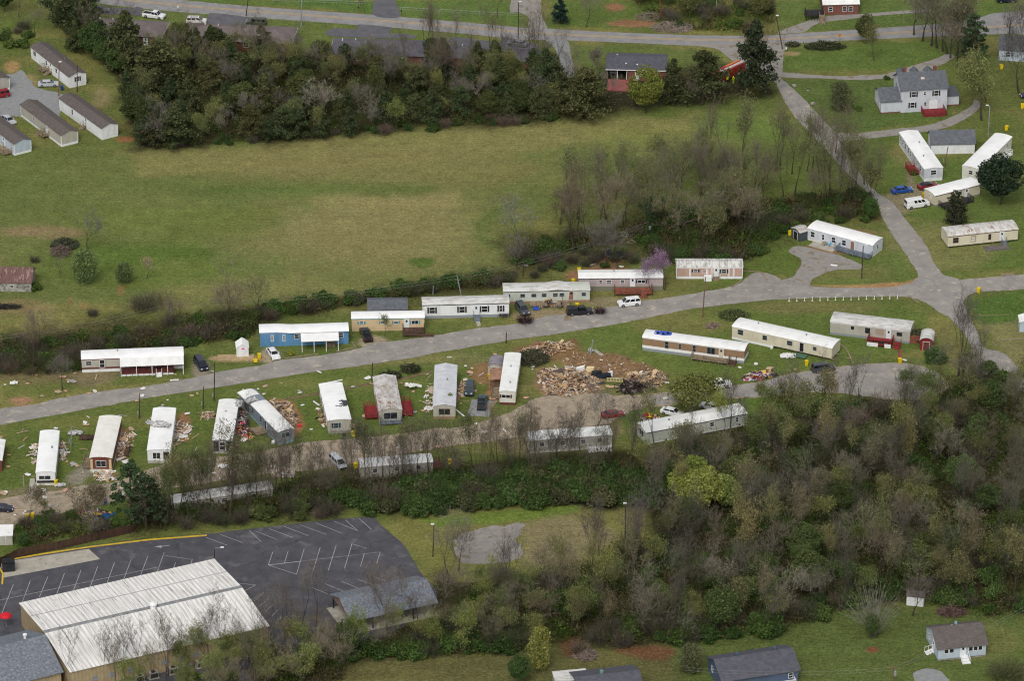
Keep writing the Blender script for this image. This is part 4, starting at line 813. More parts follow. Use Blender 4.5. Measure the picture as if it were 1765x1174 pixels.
# brick house at the top
b=Bld('house','brick house with white roof and dark stair porch at the top edge','house',(1420,7),(1480,5.5),(1418,-16),2.8,land='the brick house at the top edge',Dp=8)
block(b,b.x0,b.x1,b.y0,b.y1,0,2.8,'gable','x',1.5,w_brick,m_white,.3)
for t in (.2,.6,.78): b.win('F',t,.9,1.1,1.5)
b.deck('F',-.55,-.05,3.2,1.6,t_dark); b.steps('F',-.1,1.2,1.6,m_wood,o=3.2)
b=Bld('house','pale blue-grey house with grey roof half hidden by a bare tree at the right edge','house',(1722,84),(1775,88),(1718,68),2.8,land='the pale house at the right edge',Dp=8)
block(b,b.x0,b.x1,b.y0,b.y1,0,2.8,'gable','x',1.6,w_pblue,m_shing2,.3); b.win('F',.3,.9,1.1,1.6)
# barn
b=Bld('barn','old stone barn with a rusty sheet metal roof at the left edge','barn',(-30,486),(53.5,487),(-26,459),2.2,land='the rusty roofed barn',Dp=6.4)
block(b,b.x0,b.x1,b.y0,b.y1,0,2.2,'gable','x',1.9,w_stone,m_rustroof,.25); b.win('F',.6,.7,.7,1.2)
# small garden sheds
def shed(label,A,B_,Cc,h,kind,rise,wm,rm,land=None,dm=None,axis=None,over=.12,Dp=None,name='shed',door='F'):
    b=Bld(name,label,'shed',A,B_,Cc,h,land=land,Dp=Dp); block(b,b.x0,b.x1,b.y0,b.y1,0,h,kind,axis or b.axis,rise,wm,rm,over)
    b.door(door,.5,min(1.3,b.W*.5),min(1.9,h-.15),.04,mat=dm or wm,light=False,frame=t_white); return b
b=shed('small white shed with a gabled roof and pink sign left of the blue home',(407.5,600),(428.5,600),(406.5,590),2.1,'gable',.9,w_white,m_whitec,'the small white shed',axis='y')
mb=MB(); b.fbox(mb,'F',b.W*.42,b.W*.66,.062,.08,1.75,2.05); mb.build('pink_sign',M('pink_sign',C(236,60,140),rough=.5),b.r)
shed('dark grey shed with a flaking white roof beside the light grey home',(1364,393),(1379,402),(1374,385),2.1,'gable',.5,M('dark_grey_boards',C(78,86,92),C(60,66,70),2,.4,.6,.8),m_rust2,axis='y',dm=m_doord)
shed('red shed with a curved grey metal roof beside the beige home',(1586,587),(1608,588),(1589,572),2.2,'arch',.75,M('red_boards',C(136,40,46),C(110,34,40),2,.4,.6,.7),m_streaky,'the red shed',axis='y',dm=t_maroon)
shed('grey metal roofed shed with an open front beside the covered brown porch',(841,632),(866,632),(845,618),2.0,'arch',.8,w_greyb,M('mauve_grey_roof',C(142,136,144),C(120,114,120),1,.4,.6,.7),axis='y',dm=t_dark)
shed('grey shingled outbuilding hidden behind the tan teal-trimmed home',(634,535),(702,534),(632,522),2.4,'gable',1.0,w_grey,m_shing2,Dp=5.5)
shed('little white and brown roofed shed at the edge of the wood, lower right',(1563,1028),(1592,1031),(1565,1018),2.0,'gable',.6,w_white,m_shing,'the little shed at the wood edge',axis='x')
shed('white flat roofed shed at the left edge above the wooden fence',(-14,925),(21,924),(-12,908),2.0,'shed',.15,w_greyb,m_white,axis='x')
b=shed('dark red home corner cut by the left edge',(-26,795),(3,795),(-20,760),2.4,'arch',.3,w_red,m_white)
b=shed('white shed corner cut by the right edge',(1758,556),(1790,556),(1757,544),2.2,'gable',.6,w_pblue,m_white,axis='y')
# warehouse
b=Bld('warehouse','large tan warehouse with a streaked corrugated white roof and ridge strip','warehouse',(122.2,1159),(461.7,1079.7),(23.5,1044),4.6,land='the big warehouse')
b.steel=shell(b.r,b.x0,b.x1,b.y0,b.y1,0,4.6,'gable','x',1.15,w_warehouse,m_corr,.25,.1)
mb=MB(); mb.extr([(-.75,5.74),(0,5.9),(.75,5.74),(.75,5.78),(0,5.96),(-.75,5.78)],lambda p,e:(b.x1+.28 if e else b.x0-.28,p[0],p[1])); mb.build('ridge_strip',M('ridge_flashing',C(150,152,150),C(128,130,130),1,.4,.6,.5,metal=.2),b.r)
mb=MB(); mb.extr([(-.06,0),(.06,0),(.06,.1),(-.06,.1)],lambda p,e:(b.x1+.2 if e else b.x0-.2,-b.D*.0+b.D*.27+p[0],5.22+p[1])); mb.build('lap_seam',m_steel,b.r)
q=(1.8,-.3); mb=MB(); mb.bar((q[0],q[1],5.6),(q[0],q[1],6.5),.55,12); mb.bar((q[0],q[1],6.5),(q[0],q[1],6.75),.75,12); mb.bar((q[0],q[1],6.75),(q[0],q[1],7.0),.6,12,.2); mb.build('roof_ventilator',t_white,b.r,smooth=False)
mb=MB()
for t in (.12,.2,.3,.47,.55,.63,.78,.86): b.fbox(mb,'F',b.W*t-.5,b.W*t+.5,.01,.06,1.6,2.6)
mb.build('wall_vents',m_steel,b.r)
m_ac=M('ac_casing',C(176,174,164),C(140,138,130),2,.4,.6,.6)
def unit(b,t,o=1.1,w_=1.6,h_=1.3):
    p=b.r.matrix_basis if False else None
    l=Vector(b.q('F',t*b.W,o,0)); c_,s_=math.cos(b.rz),math.sin(b.rz); wp=Vector((b.ctr.x+l.x*c_-l.y*s_,b.ctr.y+l.x*s_+l.y*c_,0))
    r=thing('air_conditioner','grey air conditioning unit standing along the warehouse front wall','air conditioner',wp,b.rz,'air conditioners by the warehouse')
    mb=MB(); mb.box(-w_/2,w_/2,-.5,.5,.12,h_); mb.build('casing',m_ac,r); mb=MB(); mb.box(-w_/2-.2,w_/2+.2,-.65,.65,0,.11); mb.build('slab',m_conc,r)
    mb=MB(); mb.bar((0,0,h_+.005),(0,0,h_+.08),.42,12); mb.build('fan',m_black2,r); mb=MB(); mb.box(-w_/2+.1,w_/2-.1,-.53,-.505,.3,h_-.15); mb.build('grille',t_dark,r)
for t in (.05,.1,.27,.33,.4,.5,.57,.64,.82,.9,.96): unit(b,t)
# shingled building bottom left
b=Bld('building','big blue-grey shingle roofed building cut by the bottom left corner','building',(-120,1215),(105,1158),(-195,1110),3.6,land='the corner shingled building',Dp=16)
block(b,b.x0,b.x1,b.y0,b.y1,0,3.6,'gable','x',3.2,w_warehouse,m_shingb,.4); b.win('R',.3,1.0,1.1,1.8)
mb=MB(); q=(b.x1-3.2,1.0); mb.bar((q[0],q[1],6.4),(q[0],q[1],7.3),.25,8); mb.bar((q[0],q[1],7.3),(q[0],q[1],7.5),.4,8); mb.build('roof_ventilator',t_white,b.r)
# picnic pavilion
b=Bld('pavilion','open picnic pavilion with a blue-grey shingle roof on dark posts','pavilion',(604.8,1070.8),(752,1039),(567,1026.8),2.9,land='the picnic pavilion')
mb=MB(); mb.extr([(-b.D/2-.3,2.8),(0.0,5.0),(b.D/2+.3,2.8),(b.D/2+.3,2.95),(0.0,5.16),(-b.D/2-.3,2.95)],lambda p,e:(b.x1+.3 if e else b.x0-.3,p[0],p[1])); mb.build('roof',m_shingb,b.r)
mb=MB()
for x in (b.x0+.1,b.x1-.1): mb.extr([(-b.D/2+.1,2.78),(b.D/2-.1,2.78),(0,4.9)],lambda p,e:(x+(.05 if e else -.05),p[0],p[1]))
mb.build('gable_panel',M('brown_gable',C(140,118,104),C(124,104,92),1,.4,.6,.9),b.r)
for i in range(5):
    for sy in (-1,1): mb=MB(); x=b.x0+.4+(b.W-.8)*i/4; y=sy*(b.D/2-.3); mb.box(x-.12,x+.12,y-.12,y+.12,0,2.78); mb.build('post',t_dark,b.r)
mb=MB(); mb.box(b.x0-.8,b.x1+.4,b.y0-.2,b.y1+.2,0,.14); mb.build('slab',m_conc,b.r)
for i in range(3):
    l=Vector((b.x0+3+i*4.5,0,0)); c_,s_=math.cos(b.rz),math.sin(b.rz); wp=(b.ctr.x+l.x*c_-l.y*s_,b.ctr.y+l.x*s_+l.y*c_,.14)
    r=thing('picnic_table','brown picnic table under the pavilion roof','picnic table',wp,b.rz,'tables under the pavilion')
    mb=MB(); mb.box(-.9,.9,-.38,.38,.7,.76); mb.build('table_top',m_woodd,r)
    for sy in (-1,1): mb=MB(); mb.box(-.9,.9,sy*.7-.14,sy*.7+.14,.42,.46); mb.build('bench_seat',m_woodd,r)
    mb=MB()
    for x in (-.6,.6): mb.bar((x,-.7,0),(x,.25,.72),.05,4); mb.bar((x,.7,0),(x,-.25,.72),.05,4); mb.box(x-.04,x+.04,-.75,.75,.36,.42)
    mb.build('leg_frame',m_woodd,r)
# cottage bottom right
b=Bld('house','pale blue cottage with brown shingle roof and white front steps, lower right','house',(1617.5,1118.5),(1700,1110),(1583,1083.5),2.7,land='the pale blue cottage',Dp=8.0)
block(b,b.x0,b.x1,b.y0,b.y1,.35,2.7,'gable','x',2.1,w_pblue,m_shing,.35)
mb=MB(); mb.box(b.x0+.04,b.x1-.04,b.y0+.04,b.y1-.04,0,.345); mb.build('block_base',w_block,b.r)
for t in (.17,.28): b.win('F',t,.75,.8,1.9,mull=False)
for t in (.68,.78,.88): b.win('F',t,.7,.8,1.9,mull=False)
b.door('F',.52,z0=.6,h=2.0); b.steps('F',.54,1.5,.7,t_white,out=2.0); b.win('L',.25,.6,1.0,1.8); b.door('L',.62,z0=.6); b.steps('L',.62,1.2,.6,t_white,out=1.5)
mb=MB(); mb.box(-.3,.1,.2,.7,4.5,5.3); mb.build('chimney',t_blue,b.r); b.vent(-1.0,-.1,4.6)
b=Bld('house','slate blue house with dark grey roof and white porch rail, cut by the bottom edge','house',(1246,1174),(1376,1154),(1226,1135),2.8,land='the slate blue house',Dp=8.5)
block(b,b.x0,b.x1,b.y0,b.y1,0,2.8,'gable','x',1.9,w_slate,m_shingd,.4); b.win('L',.3,.7,1.1,1.8); b.win('F',.9,.8,1.0,1.7); b.deck('F',.35,.95,1.2,.5,t_white)
for x in (-3.0,4.2): mb=MB(); mb.box(x-.25,x+.25,.3,.8,4.1,5.2); mb.build('chimney',M('zinc_flue',C(84,104,124),rough=.5,metal=.3),b.r)
b=Bld('house','dark shingle roofed house with a green chimney cut by the bottom edge','house',(1003,1202),(1108,1190),(990,1180),2.8,land='the bottom edge house',Dp=8.5)
block(b,b.x0,b.x1,b.y0,b.y1,0,2.8,'gable','x',1.5,w_slate,m_shingd,.4); mb=MB(); mb.box(-1.2,-.6,.3,.8,3.9,4.9); mb.build('chimney',M('green_flue',C(110,140,128),rough=.6),b.r); b.win('F',.5,.8,1,1.7)
b=shed('pale metal roofed shed beside the house cut by the bottom edge',(958,1176),(1014,1171),(955,1160),2.6,'shed',.1,w_greyb,m_streaky,axis='x')
# ------------------------------------------------------------------ vehicles
CARM={}
def carpaint(nm,c): return M('car_paint_'+nm,c,None,rough=.25,spec=.6,coat=.5)
PAINTS={'white':C(226,226,226),'silver':C(176,180,186),'darkgrey':C(62,66,72),'black':C(22,24,30),'navy':C(24,30,52),'blue':C(18,74,156),'red':C(132,22,32),'green':C(58,64,54),'teal':C(34,56,66),'grey':C(104,108,114),'orange':C(170,62,28)}
m_tyre=M('tyre_rubber',C(26,26,26),rough=.9); m_rim=M('wheel_rim',C(150,152,156),rough=.35,metal=.6); m_lens=M('headlight_lens',C(220,222,224),rough=.15,spec=.7); m_tail=M('tail_light_lens',C(150,20,20),rough=.2); m_carglass=M('car_glass',C(20,25,32),rough=.08,spec=.8)
KIND={ # length, width, body profile top line (x from rear 0..1, z), cabin (x0,x1 at belt, x0,x1 at roof), belt z, roof z
 'sedan':(4.7,1.78,[(0,.55),(.01,.9),(.16,.98),(.72,.95),(.97,.75),(1,.5)],(.10,.78,.24,.60),.94,1.43),
 'coupe':(4.6,1.78,[(0,.55),(.01,.92),(.14,.98),(.70,.93),(.97,.72),(1,.48)],(.08,.76,.26,.55),.93,1.36),
 'suv':(4.8,1.88,[(0,.55),(.01,1.05),(.3,1.08),(.74,1.08),(.97,.98),(1,.55)],(.01,.80,.06,.62),1.06,1.78),
 'minivan':(5.0,1.92,[(0,.5),(.01,1.0),(.3,1.05),(.82,1.0),(.98,.78),(1,.5)],(.01,.92,.05,.68),1.02,1.78),
 'van':(5.5,2.0,[(0,.5),(.005,1.2),(.3,1.25),(.82,1.22),(.98,1.05),(1,.5)],(.005,.86,.02,.72),1.22,2.1),
 'pickup':(5.5,1.95,[(0,.6),(.005,1.02),(.3,1.03),(.72,1.06),(.98,.98),(1,.55)],(.42,.79,.46,.66),1.04,1.78),
}
def car(name,label,kind,col,rear,front,cap=False,group=None,loads=None,roof=None,mid=None,cat=None):
    L,Wd,top,cab,belt,rz_=KIND[kind]
    a,f=P(*rear),P(*front); d=(f-a).normalized(); c=(a+f)/2; r=thing(name,label,cat or {'sedan':'car','coupe':'car'}.get(kind,kind),c,math.atan2(d.y,d.x),group)
    pm=carpaint(col,PAINTS[col]); X=lambda t:(t-.5)*L; hw=Wd/2
    prof=[(X(t),z) for t,z in top]+[(X(1),.28),(X(0),.28)]
    mb=MB(); lay=[(-hw,.10),(-hw+.12,0),(hw-.12,0),(hw,.10)]; base=0; k=len(prof)
    for y,ins in lay:
        cx=0; 
        for x,z in prof: mb.v.append((x*(1-ins*.25),y,.28+(z-.28)*(1-ins*.9)))
    for j in range(3):
        for i in range(k): i2=(i+1)%k; mb.f.append((j*k+i,j*k+i2,(j+1)*k+i2,(j+1)*k+i)); mb.mi.append(0)
    mb.f.append(tuple(range(k))); mb.f.append(tuple(range(3*k,4*k))[::-1]); mb.mi+=[0,0]
    if kind=='pickup' and not cap: pass
    body=mb.build('body',pm,r)
    bx0,bx1,rx0,rx1=[X(t) for t in cab]; z0=belt-.04; z1=rz_; yb=hw-.08; yr=hw-.28 if kind!='van' else hw-.16
    B4=[(bx0,-yb,z0),(bx1,-yb,z0),(bx1,yb,z0),(bx0,yb,z0)]; T4=[(rx0,-yr,z1-.05),(rx1,-yr,z1-.05),(rx1,yr,z1-.05),(rx0,yr,z1-.05)]
    mb=MB(); mb.poly(B4[::-1])
    for i in range(4): j=(i+1)%4; mb.poly([B4[i],B4[j],T4[j],T4[i]])
    mid_=((rx0+rx1)/2); U4=[(rx0+.12,-yr+.12,z1),(rx1-.12,-yr+.12,z1),(rx1-.12,yr-.12,z1),(rx0+.12,yr-.12,z1)]
    for i in range(4): j=(i+1)%4; mb.poly([T4[i],T4[j],U4[j],U4[i]])
    mb.poly(U4); cb=mb.build('cabin',carpaint(roof,PAINTS[roof]) if roof else pm,r)
    def pane(nm,q4,m=.1,mt=.12,off=.015,par=None,sx=(.0,1.0)):
        q4=[Vector(q) for q in q4]; n_=(q4[1]-q4[0]).cross(q4[3]-q4[0]).normalized()
        bl=lambda u,v: (q4[0].lerp(q4[1],u)).lerp(q4[3].lerp(q4[2],u),v)+n_*off
        mb=MB(); mb.poly([bl(sx[0]+m*.5,mt),bl(sx[1]-m*.5,mt),bl(sx[1]-m*.6,1-mt*.7),bl(sx[0]+m*.6,1-mt*.7)]); return mb.build(nm,m_carglass,par or cb,fix=False)
    pane('windscreen',[B4[1],B4[2],T4[2],T4[1]],.1,.1)
    pane('rear_window',[B4[3],B4[0],T4[0],T4[3]],.12,.15)
    for s_ in (0,1):
        q4=[B4[0],B4[1],T4[1],T4[0]] if s_==0 else [B4[2],B4[3],T4[3],T4[2]]
        nn={'sedan':2,'coupe':1,'pickup':2,'suv':3,'minivan':3,'van':3}[kind]
        rng=(0,1) if kind!='van' else ((.38,1) if s_==0 else (0,.62))
        for i in range(nn):
            u0=rng[0]+(rng[1]-rng[0])*i/nn; u1=rng[0]+(rng[1]-rng[0])*(i+1)/nn; pane('side_window',q4,.05,.16,sx=(u0,u1))
    for wx in (.19,.81):
        for sy in (-1,1):
            rr=.33 if kind in('sedan','coupe') else .38; mb=MB(); x=X(wx); mb.bar((x,sy*(hw-.2),rr),(x,sy*(hw+.02),rr),rr,14); w_=mb.build('wheel',m_tyre,r)
            mb=MB(); mb.bar((x,sy*(hw+.021),rr),(x,sy*(hw+.035),rr),rr*.6,10); mb.build('rim',m_rim,w_)
    zf=.68 if kind in('sedan','coupe','minivan') else .85
    for sy in (-1,1):
        mb=MB(); mb.box(X(1)-.1,X(1)+.01,sy*(hw-.38)-.18,sy*(hw-.38)+.18,zf-.1,zf+.08); mb.build('headlight',m_lens,r)
        mb=MB(); mb.box(X(0)-.012,X(0)+.06,sy*(hw-.3)-.12,sy*(hw-.3)+.12,zf-.02,zf+.2); mb.build('tail_light',m_tail,r)
    mb=MB(); mb.box(X(1)-.05,X(1)+.05,-hw+.15,hw-.15,.36,.52); mb.build('bumper',m_black2 if kind!='sedan' else pm,r)
    mb=MB(); mb.box(X(0)-.06,X(0)+.04,-hw+.15,hw-.15,.36,.52); mb.build('bumper',m_black2 if kind!='sedan' else pm,r)
    for sy in (-1,1): mb=MB(); mb.box(bx1-.55,bx1-.35,sy*(hw+.08)-.07,sy*(hw+.08)+.07,belt-.02,belt+.14); mb.build('wing_mirror',pm,r)
    if kind=='pickup':
        if cap: mb=MB(); mb.box(X(.02),X(.41),-hw+.15,hw-.15,1.02,1.68); mb.build('bed_cap',pm,r)
        else:
            mb=MB(); mb.box(X(.03),X(.40),-hw+.2,hw-.2,1.021,1.035); mb.build('bed_liner',m_black2,r)
            mb=MB()
            for y0,y1 in ((-hw+.12,-hw+.2),(hw-.2,hw-.12)): mb.box(X(.02),X(.41),y0,y1,1.0,1.14)
            mb.box(X(.015),X(.03),-hw+.15,hw-.15,1.0,1.14); mb.build('bed_rail',pm,r)
    landmark(c,'the '+col.replace('darkgrey','dark grey')+' '+{'sedan':'car','coupe':'car','suv':'SUV'}.get(kind,kind)) if False else None
    return r
car('parked_suv','white SUV parked side-on by the black driveway at the top','suv','white',(320,39),(358,40))
car('parked_suv','dark green SUV parked beside the white SUV at the top','suv','green',(460,43),(424,41))
car('parked_car','dark grey car on the driveway at the top left, behind the leftmost hipped house','sedan','darkgrey',(156,19),(186,20))
car('parked_pickup','white pickup behind the leftmost hipped roof house','pickup','white',(248,27),(283,32))
car('parked_car','grey car parked in front of the gravel drive near the street lamp','sedan','grey',(909,80),(876,76))
car('parked_car','silver sedan on the gravel yard by the blue bin','sedan','silver',(68,148),(99,147))
car('parked_suv','dark red SUV on the gravel yard cut by the left edge','suv','red',(16,164),(-18,170))
car('parked_car','pale blue-grey car behind the shingled home at the left edge','sedan','silver',(2,203),(26,217))
car('parked_minivan','navy minivan parked beside the maroon trimmed home','minivan','navy',(341,624),(352,640))
car('parked_car','white sedan parked nose down beside the yellow bush','sedan','white',(465,605),(477,622))
car('parked_pickup','black pickup with a loaded bed below the tan teal-trimmed home','pickup','black',(635,591),(627,572))
car('parked_suv','dark grey SUV parked in front of the black shuttered home','suv','darkgrey',(893,528),(908,547))
car('parked_pickup','black pickup with a bed cap parked at the roadside by the yellow bin','pickup','black',(983,542),(1015,540),cap=True)
car('parked_suv','white SUV parked on the roadside below the red deck','suv','white',(1102,524),(1066,528))
car('parked_car','bright blue sedan parked at the gravel by the white van','sedan','blue',(1538,333),(1571,329))
car('parked_car','red and black coupe parked behind the white van','coupe','red',(1584,326),(1614,321),roof='black')
car('parked_van','white panel van parked next to the home behind the evergreens','van','white',(1561,359),(1599,353))
car('parked_pickup','dark teal pickup on the gravel drive of the maroon skirted home','pickup','teal',(830,709),(832,688))
car('parked_suv','dark grey SUV parked behind the teal pickup','suv','teal',(811,667),(808,684))
car('parked_minivan','silver minivan on the dusty lane among bare trees','minivan','silver',(571,791),(593,812))
car('parked_car','red car behind the bare tree on the dusty lane','coupe','red',(1041,720),(1072,716))
car('parked_car','white sedan beside the long pale home by the woods','sedan','white',(1144,711),(1173,718))
car('parked_car','white car half hidden behind the blossoming tree at the long pale home','sedan','white',(1236,708),(1214,702))
car('parked_car','dark car under the broad yellow-green tree','sedan','black',(1174,670),(1204,672))
car('parked_pickup','white pickup under the right side of the broad yellow-green tree','pickup','white',(1218,669),(1256,666))
car('parked_suv','dark grey SUV on the lane beside the yellow bin and bare trees','suv','darkgrey',(1403,641),(1434,637))
car('parked_car','navy car at the left end of the dusty lane','sedan','navy',(-14,880),(18,881))
car('parked_pickup','dark vehicle cut by the top right edge','suv','navy',(1716,3),(1754,2),cat='SUV')
car('parked_car','silver car inside the open carport','sedan','silver',(1066,112),(1055,131))
car('parked_car','dark blue car at the right edge beside a yellow bin','sedan','navy',(1790,164),(1760,168))
# fire truck
a,f=P(1276,124),P(1240,141); d=(f-a).normalized(); c=(a+f)/2
r=thing('fire_truck','red fire engine with a white ladder on its roof beside the tall cedar','fire truck',c,math.atan2(d.y,d.x)); m_fr=M('fire_red',C(150,40,26),C(132,34,24),1,.4,.6,.35,spec=.5)
mb=MB(); mb.box(-4.2,1.6,-1.2,1.2,.7,2.7); mb.build('body',m_fr,r); mb=MB(); mb.extr([(1.7,.6),(4.1,.6),(4.15,1.6),(3.9,2.6),(1.7,2.65)],lambda p,e:(p[0],1.2 if e else -1.2,p[1])); cb=mb.build('cab',m_fr,r)
mb=MB(); mb.poly([(4.16,-1.0,1.65),(4.16,1.0,1.65),(3.95,1.0,2.5),(3.95,-1.0,2.5)]); mb.build('windscreen',m_carglass,cb,fix=False)
for sy in (-1,1): mb=MB(); mb.box(2.1,3.6,sy*1.215-.01,sy*1.215+.01,1.6,2.4); mb.build('side_window',m_carglass,cb)
for sy in (-1,1):
    for x in (-2.6,2.7): mb=MB(); mb.bar((x,sy*.85,.5),(x,sy*1.22,.5),.5,14); w_=mb.build('wheel',m_tyre,r); mb=MB(); mb.bar((x,sy*1.221,.5),(x,sy*1.24,.5),.28,10); mb.build('rim',m_rim,w_)
mb=MB()
for y in (.3,.8): mb.box(-4.0,2.4,y-.05,y+.05,2.85,2.98)
for i in range(16): mb.box(-3.9+i*.4,-3.84+i*.4,.35,.75,2.88,2.94)
for x in (-3.5,1.2): mb.box(x-.05,x+.05,.25,.85,2.7,2.85)
mb.build('ladder',t_white,r); mb=MB(); mb.box(-3.8,.8,-.75,-.35,2.71,2.95); mb.build('hose_bed',M('orange_cover',C(214,126,74),rough=.7),r)
mb=MB(); mb.box(3.0,3.4,-.9,.9,2.66,2.84); mb.build('light_bar',M('light_bar',C(210,210,214),rough=.3),r)
# ------------------------------------------------------------------ trees
m_bark=M('tree_bark',C(78,70,60),C(56,50,44),3,.4,.6,.95,objc=False)
m_twig=M('bare_twigs',(1,1,1,1),None,rough=.95,objc=True,isl=.35,spec=.03)
m_leaf=M('leaves',(1,1,1,1),None,rough=.8,objc=True,isl=.45,spec=.03)
class TB:
    def __init__(s,seed): s.r=random.Random(seed); s.V=[];s.F=[]; s.TV=[];s.TF=[]
    def tube(s,a,b,r1,r2,k=5):
        z=(b-a).normalized(); x=z.orthogonal().normalized(); y=z.cross(x); n=len(s.V)
        for i in range(k):
            t=2*math.pi*i/k; o=x*math.cos(t)+y*math.sin(t); s.V.append(tuple(a+o*r1)); s.V.append(tuple(b+o*r2))
        for i in range(k): j=(i+1)%k; s.F.append((n+2*i,n+2*j,n+2*j+1,n+2*i+1))
    def ribbon(s,a,b,w,tip=.3):
        d=(b-a); sd_=d.cross(Vector((s.r.gauss(0,1),s.r.gauss(0,1),s.r.gauss(0,1)))); 
        if sd_.length<1e-6: return
        sd_=sd_.normalized()*w/2; n=len(s.TV); s.TV+=[tuple(a-sd_),tuple(a+sd_),tuple(b+sd_*tip),tuple(b-sd_*tip)]; s.TF.append((n,n+1,n+2,n+3))
    def leaf(s,c,sz):
        u=Vector((s.r.gauss(0,1),s.r.gauss(0,1),s.r.gauss(0,.8))).normalized(); v=u.orthogonal().normalized()
        v=(v*math.cos(s.r.random()*6.28)+u.cross(v)*math.sin(s.r.random()*6.28)); w=u.cross(v)*sz*.5; v=v*sz*.5*(.6+s.r.random()*.6); n=len(s.TV)
        s.TV+=[tuple(c-v-w*.6),tuple(c+v-w),tuple(c+v*.8+w),tuple(c-v*.9+w*.8)]; s.TF.append((n,n+1,n+2,n+3))
    def rv(s,sc=1): return Vector((s.r.gauss(0,1),s.r.gauss(0,1),s.r.gauss(0,1)))*sc
    def grow(s,p,d,L,r,lv,maxl,tips,spread=.55,up=.25,bend=.16,segs=3,kids=(3,5)):
        q=p.copy(); dd=d.copy(); pts=[q.copy()]
        for i in range(segs):
            dd=(dd+s.rv(bend)+Vector((0,0,up*.3))).normalized(); n_=q+dd*L/segs; r2=r*(1-.28)
            if lv<=2: s.tube(q,n_,r,r2,6 if lv==0 else 4)
            else: s.ribbon(q,n_,r*2.2,.8)
            q=n_; r=r2; pts.append(q.copy())
        if lv>=maxl: tips.append((q.copy(),dd.copy(),lv)); return
        k=s.r.randint(*kids)
        for i in range(k):
            t=.45+.55*(i+s.r.random()*.7)/k if lv>0 else .35+.65*(i+s.r.random()*.6)/k
            t=min(t,.999)*segs; j=int(t); b_=pts[j].lerp(pts[j+1],t-j)
            a=s.r.random()*6.283; o=dd.orthogonal().normalized(); o=(o*math.cos(a)+dd.cross(o)*math.sin(a))
            nd=(dd*(1-spread*.4)+o*spread*(.7+.6*s.r.random())+Vector((0,0,up))).normalized()
            s.grow(b_,nd,L*(.58+.25*s.r.random()),r*.78,lv+1,maxl,tips,spread,up,bend,2,kids)
        tips.append((q.copy(),dd.copy(),lv))
def finish(t,nm,mat_l,name='tree'):
    root=bpy.data.objects.new(name,None); COL.objects.link(root); root.empty_display_size=.3
    if t.V:
        me=bpy.data.meshes.new('trunk'); me.from_pydata(t.V,[],t.F); me.materials.append(m_bark); o=bpy.data.objects.new('trunk',me); COL.objects.link(o); o.parent=root
    me=bpy.data.meshes.new('crown'); me.from_pydata(t.TV,[],t.TF); me.materials.append(mat_l); o=bpy.data.objects.new('crown' if t.V else 'foliage',me); COL.objects.link(o); o.parent=root
    return root
def crowncol(o,c):
    for ch in o.children:
        if ch.data.materials[0] in (m_leaf,m_twig): ch.color=c
def bare(seed,h=10,slim=False,dens=1.0,leafy=0,leafsz=.2):
    t=TB(seed); tips=[]; sp=.34 if slim else .55
    t.grow(Vector((0,0,-.1)),Vector((t.r.gauss(0,.05),t.r.gauss(0,.05),1)),h*(.62 if slim else .5),.2*h/10,0,3,tips,sp,.42 if slim else .25,.09 if slim else .14,5,(4,6))
    for p,d,lv in tips:
        k=int((4.6 if lv>=2 else 2)*dens+.5)
        for i in range(k):
            nd=(d*.6+t.rv(.5)+Vector((0,0,.35))).normalized(); a=p-d*t.r.random()*.8; L=.55+t.r.random()*.9; m=a+nd*L*.5; t.ribbon(a,m,.036,.7); e=m+(nd+t.rv(.3)).normalized()*L*.5; t.ribbon(m,e,.032,.3)
            if t.r.random()<.6: t.ribbon(m,m+(nd+t.rv(.6)).normalized()*L*.4,.026,.3)
            if leafy:
                for j in range(leafy): t.leaf(m+t.rv(.3),leafsz*(.6+.7*t.r.random()))
    return finish(t,'',m_leaf if leafy else m_twig)
def blob(t,c,rad,n,sz,flat=.75,hollow=.55):
    for i in range(n):
        v=t.rv().normalized()*rad*(hollow+(1-hollow)*t.r.random()**.6); v.z*=flat; t.leaf(c+v,sz*(.6+.8*t.r.random()))
def leafy(seed,h=9,rad=3.2,nb=44,n=300,sz=.19,low=.25,flat=.8):
    t=TB(seed); tips=[]
    t.grow(Vector((0,0,-.1)),Vector((0,0,1)),h*.45,.16*h/9,0,2,tips,.6,.25,.12,4,(4,5))
    for i in range(nb):
        u=t.rv().normalized(); zc=h*(low+(1-low)*.5); c=Vector((u.x*rad*.72,u.y*rad*.72,zc+u.z*h*(1-low)*.40))*1.0
        blob(t,c,rad*(.28+.2*t.r.random()),n,sz,flat)
    return finish(t,'',m_leaf)
def cedar(seed,h=10,rad=2.4,n=5200,sz=.34,tip=.12):
    t=TB(seed); t.tube(Vector((0,0,-.1)),Vector((0,0,h*.9)),.2,.04,6)
    ang=[(t.r.random()*6.28,t.r.random()) for _ in range(46)]
    for a,u in ang:     # irregular boughs
        z=h*(.06+.9*u**.85); R=rad*(1-u**2.1)*(.7+.55*t.r.random())+tip; d=Vector((math.cos(a),math.sin(a),.28+.3*u)).normalized()
        for i in range(int(n/46)):
            f=t.r.random()**.6; c=Vector((0,0,z))+d*R*f+t.rv(.16+.20*(1-u)); t.leaf(c,sz*(.55+.8*t.r.random()))
    return finish(t,'',m_leaf)
def pine(seed,h=11,rad=2.6):
    t=TB(seed); t.tube(Vector((0,0,-.1)),Vector((.2,.1,h*.95)),.18,.05,6)
    for i in range(64):
        a=t.r.random()*6.28; u=.2+.78*t.r.random(); R=rad*(1-u)**.5*1.3*(.5+.6*t.r.random()); c=Vector((math.cos(a)*R,math.sin(a)*R,h*u+R*.15)); t.tube(Vector((0,0,h*u-.2)),c,.05,.02,3); blob(t,c,.55,70,.2,.6,.2)
    return finish(t,'',m_leaf)
